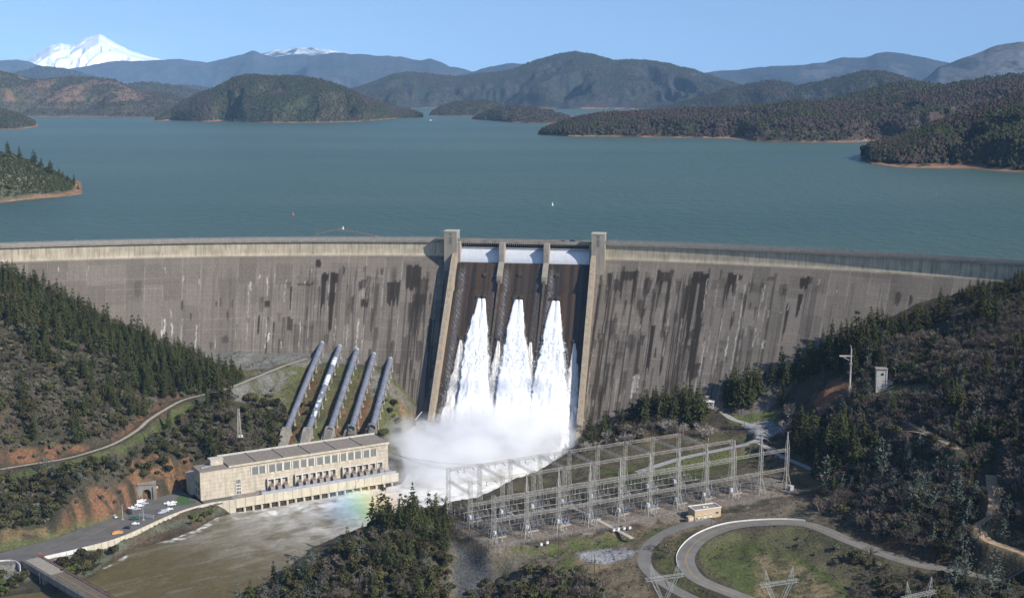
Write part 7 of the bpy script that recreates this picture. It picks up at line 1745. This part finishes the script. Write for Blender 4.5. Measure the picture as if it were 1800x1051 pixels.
f_ = noise(nt_, .8, 7, .75); bp = nd(nt_, 'ShaderNodeBump'); bp.inputs['Strength'].default_value = .8; bp.inputs['Distance'].default_value = .6; nt_.links.new(f_, bp.inputs['Height']); nt_.links.new(bp.outputs[0], b_.inputs['Normal'])
tag(mesh_obj('foam', Vf, grid_faces(len(dd_), len(uu_))[:, ::-1], fm, smooth=True, col=cf), kind='stuff')
# the cloud of spray itself
def cloud(name, c, rad, dens, seed, col=(1, 1, 1), rz=0.0, nscale=.045, bands=None, soft=1.0, sub=3, cut=-2.0, power=1.0, gain=(0.30, 0.62), amp=.22):
    m, nt, b = new_mat(name+'_volume'); nt.nodes.remove(b); pv = nd(nt, 'ShaderNodeVolumePrincipled'); pv.inputs['Color'].default_value = (*col, 1); pv.inputs['Anisotropy'].default_value = 0
    tc = nd(nt, 'ShaderNodeTexCoord').outputs['Object']; ln = nd(nt, 'ShaderNodeVectorMath', operation='LENGTH')
    mp = nd(nt, 'ShaderNodeMapping'); mp.inputs['Scale'].default_value = (1, 1, 1); nt.links.new(tc, mp.inputs[0]); nt.links.new(mp.outputs[0], ln.inputs[0])
    n1 = nd(nt, 'ShaderNodeTexNoise'); n1.inputs['Scale'].default_value = nscale*rad[0]; n1.inputs['Detail'].default_value = 4; n1.inputs['Roughness'].default_value = .6; nt.links.new(tc, n1.inputs['Vector'])
    mr = nd(nt, 'ShaderNodeMapRange'); mr.inputs[1].default_value = gain[0]; mr.inputs[2].default_value = gain[1]; mr.inputs[3].default_value = -amp; mr.inputs[4].default_value = amp; nt.links.new(n1.outputs[0], mr.inputs[0])
    ad = nd(nt, 'ShaderNodeMath', operation='ADD'); nt.links.new(ln.outputs['Value'], ad.inputs[0]); nt.links.new(mr.outputs[0], ad.inputs[1])
    m2 = nd(nt, 'ShaderNodeMapRange', interpolation_type='SMOOTHSTEP'); m2.inputs[1].default_value = 1.0; m2.inputs[2].default_value = 1.0-.75*soft; m2.inputs[3].default_value = 0; m2.inputs[4].default_value = 1; nt.links.new(ad.outputs[0], m2.inputs[0])
    m3 = nd(nt, 'ShaderNodeMapRange', interpolation_type='SMOOTHSTEP'); m3.inputs[1].default_value = 1.0; m3.inputs[2].default_value = .8; nt.links.new(ln.outputs['Value'], m3.inputs[0])
    ml = nd(nt, 'ShaderNodeMath', operation='MULTIPLY'); nt.links.new(m2.outputs[0], ml.inputs[0]); nt.links.new(m3.outputs[0], ml.inputs[1])
    mu = nd(nt, 'ShaderNodeMath', operation='MULTIPLY'); mu.inputs[1].default_value = dens; nt.links.new(ml.outputs[0], mu.inputs[0]); nt.links.new(mu.outputs[0], pv.inputs['Density'])
    if bands is not None:
        sx = nd(nt, 'ShaderNodeSeparateXYZ'); nt.links.new(tc, sx.inputs[0]); cr = nd(nt, 'ShaderNodeValToRGB'); nt.links.new(sx.outputs[0], cr.inputs[0]); cr.inputs[0].default_value = 0
        r2 = nd(nt, 'ShaderNodeMapRange'); r2.inputs[1].default_value = -1; r2.inputs[2].default_value = 1; nt.links.new(sx.outputs[0], r2.inputs[0]); nt.links.new(r2.outputs[0], cr.inputs[0])
        el = cr.color_ramp.elements; el[0].position = bands[0][0]; el[0].color = (*bands[0][1], 1); el[1].position = bands[-1][0]; el[1].color = (*bands[-1][1], 1)
        for p_, c_ in bands[1:-1]: e = el.new(p_); e.color = (*c_, 1)
        nt.links.new(cr.outputs[0], pv.inputs['Color'])
    nt.links.new(pv.outputs[0], nt.nodes['Material Output'].inputs['Volume'])
    bm = bmesh_ico(4); V = bm[0]*1.02; V[:, 2] = np.maximum(V[:, 2], cut)
    o = mesh_obj(name, V, bm[1], m); o.location = tuple(float(q) for q in c); o.scale = rad; o.rotation_euler = (0, 0, rz); tag(o, kind='stuff'); return o
def bmesh_ico(s):
    import bmesh
    bm = bmesh.new(); bmesh.ops.create_icosphere(bm, subdivisions=s, radius=1.0); V = np.array([v.co[:] for v in bm.verts]); Fc = [[v.index for v in f.verts] for f in bm.faces]; bm.free(); return V, Fc
CA = math.atan2(SU[1], SU[0])
u_, z_ = floor_hit(905, 745); cloud('jet_spray', LW(u_, .8*(140-z_)+FLO+9, z_-2), (60, 14, 28), .055, 77, rz=CA, col=(.99, .99, 1.0), nscale=.05)
for (px_, py_, rx_, rz_, dn) in ((836,690,13,38,.065),(905,690,14,38,.065),(966,690,15,38,.065)):
    u_, z_ = floor_hit(px_, py_); cloud('jet_spray', LW(u_, .8*(140-z_)+FLO+5, z_), (rx_, 9, rz_), dn, px_, rz=CA, col=(.99, .99, 1.0), nscale=.08)
cloud('spray_mist', LW(-4, 128, 8), (78, 52, 42), .15, 1, rz=CA, col=(.985, .99, 1.0))
cloud('spray_mist', LW(-30, 160, 5), (76, 60, 30), .075, 2, rz=CA+.3, col=(.985, .99, 1.0))
cloud('spray_mist', LW(-66, 140, 8), (46, 50, 30), .04, 3, rz=CA+.5, col=(.985, .99, 1.0))
q = P(642, 890, 6)
cloud('painted_rainbow', q, (36, 40, 12), .020, 4, rz=R(18), bands=[(.12, (.55, .6, 1.0)), (.34, (.35, .75, .95)), (.46, (.55, .95, .5)), (.56, (1.0, .95, .3)), (.70, (1.0, .6, .25)), (.88, (1.0, .55, .5))], nscale=.02, soft=1.0, gain=(.2, .9))  # bow light painted as fixed colour bands in a thin spray volume
# ------------------------------------------------------------------ the air
hz, _nt, _b = new_mat('air'); _nt.nodes.remove(_b)
pv = nd(_nt, 'ShaderNodeVolumePrincipled'); pv.inputs['Color'].default_value = (.40, .66, 1.0, 1); pv.inputs['Density'].default_value = 2.0e-5
pv.inputs['Anisotropy'].default_value = -.35
_nt.links.new(pv.outputs[0], _nt.nodes['Material Output'].inputs['Volume'])
tag(MB().box(-23000, 23000, -700, 39000, -60, 1650).build('haze', hz), kind='stuff')
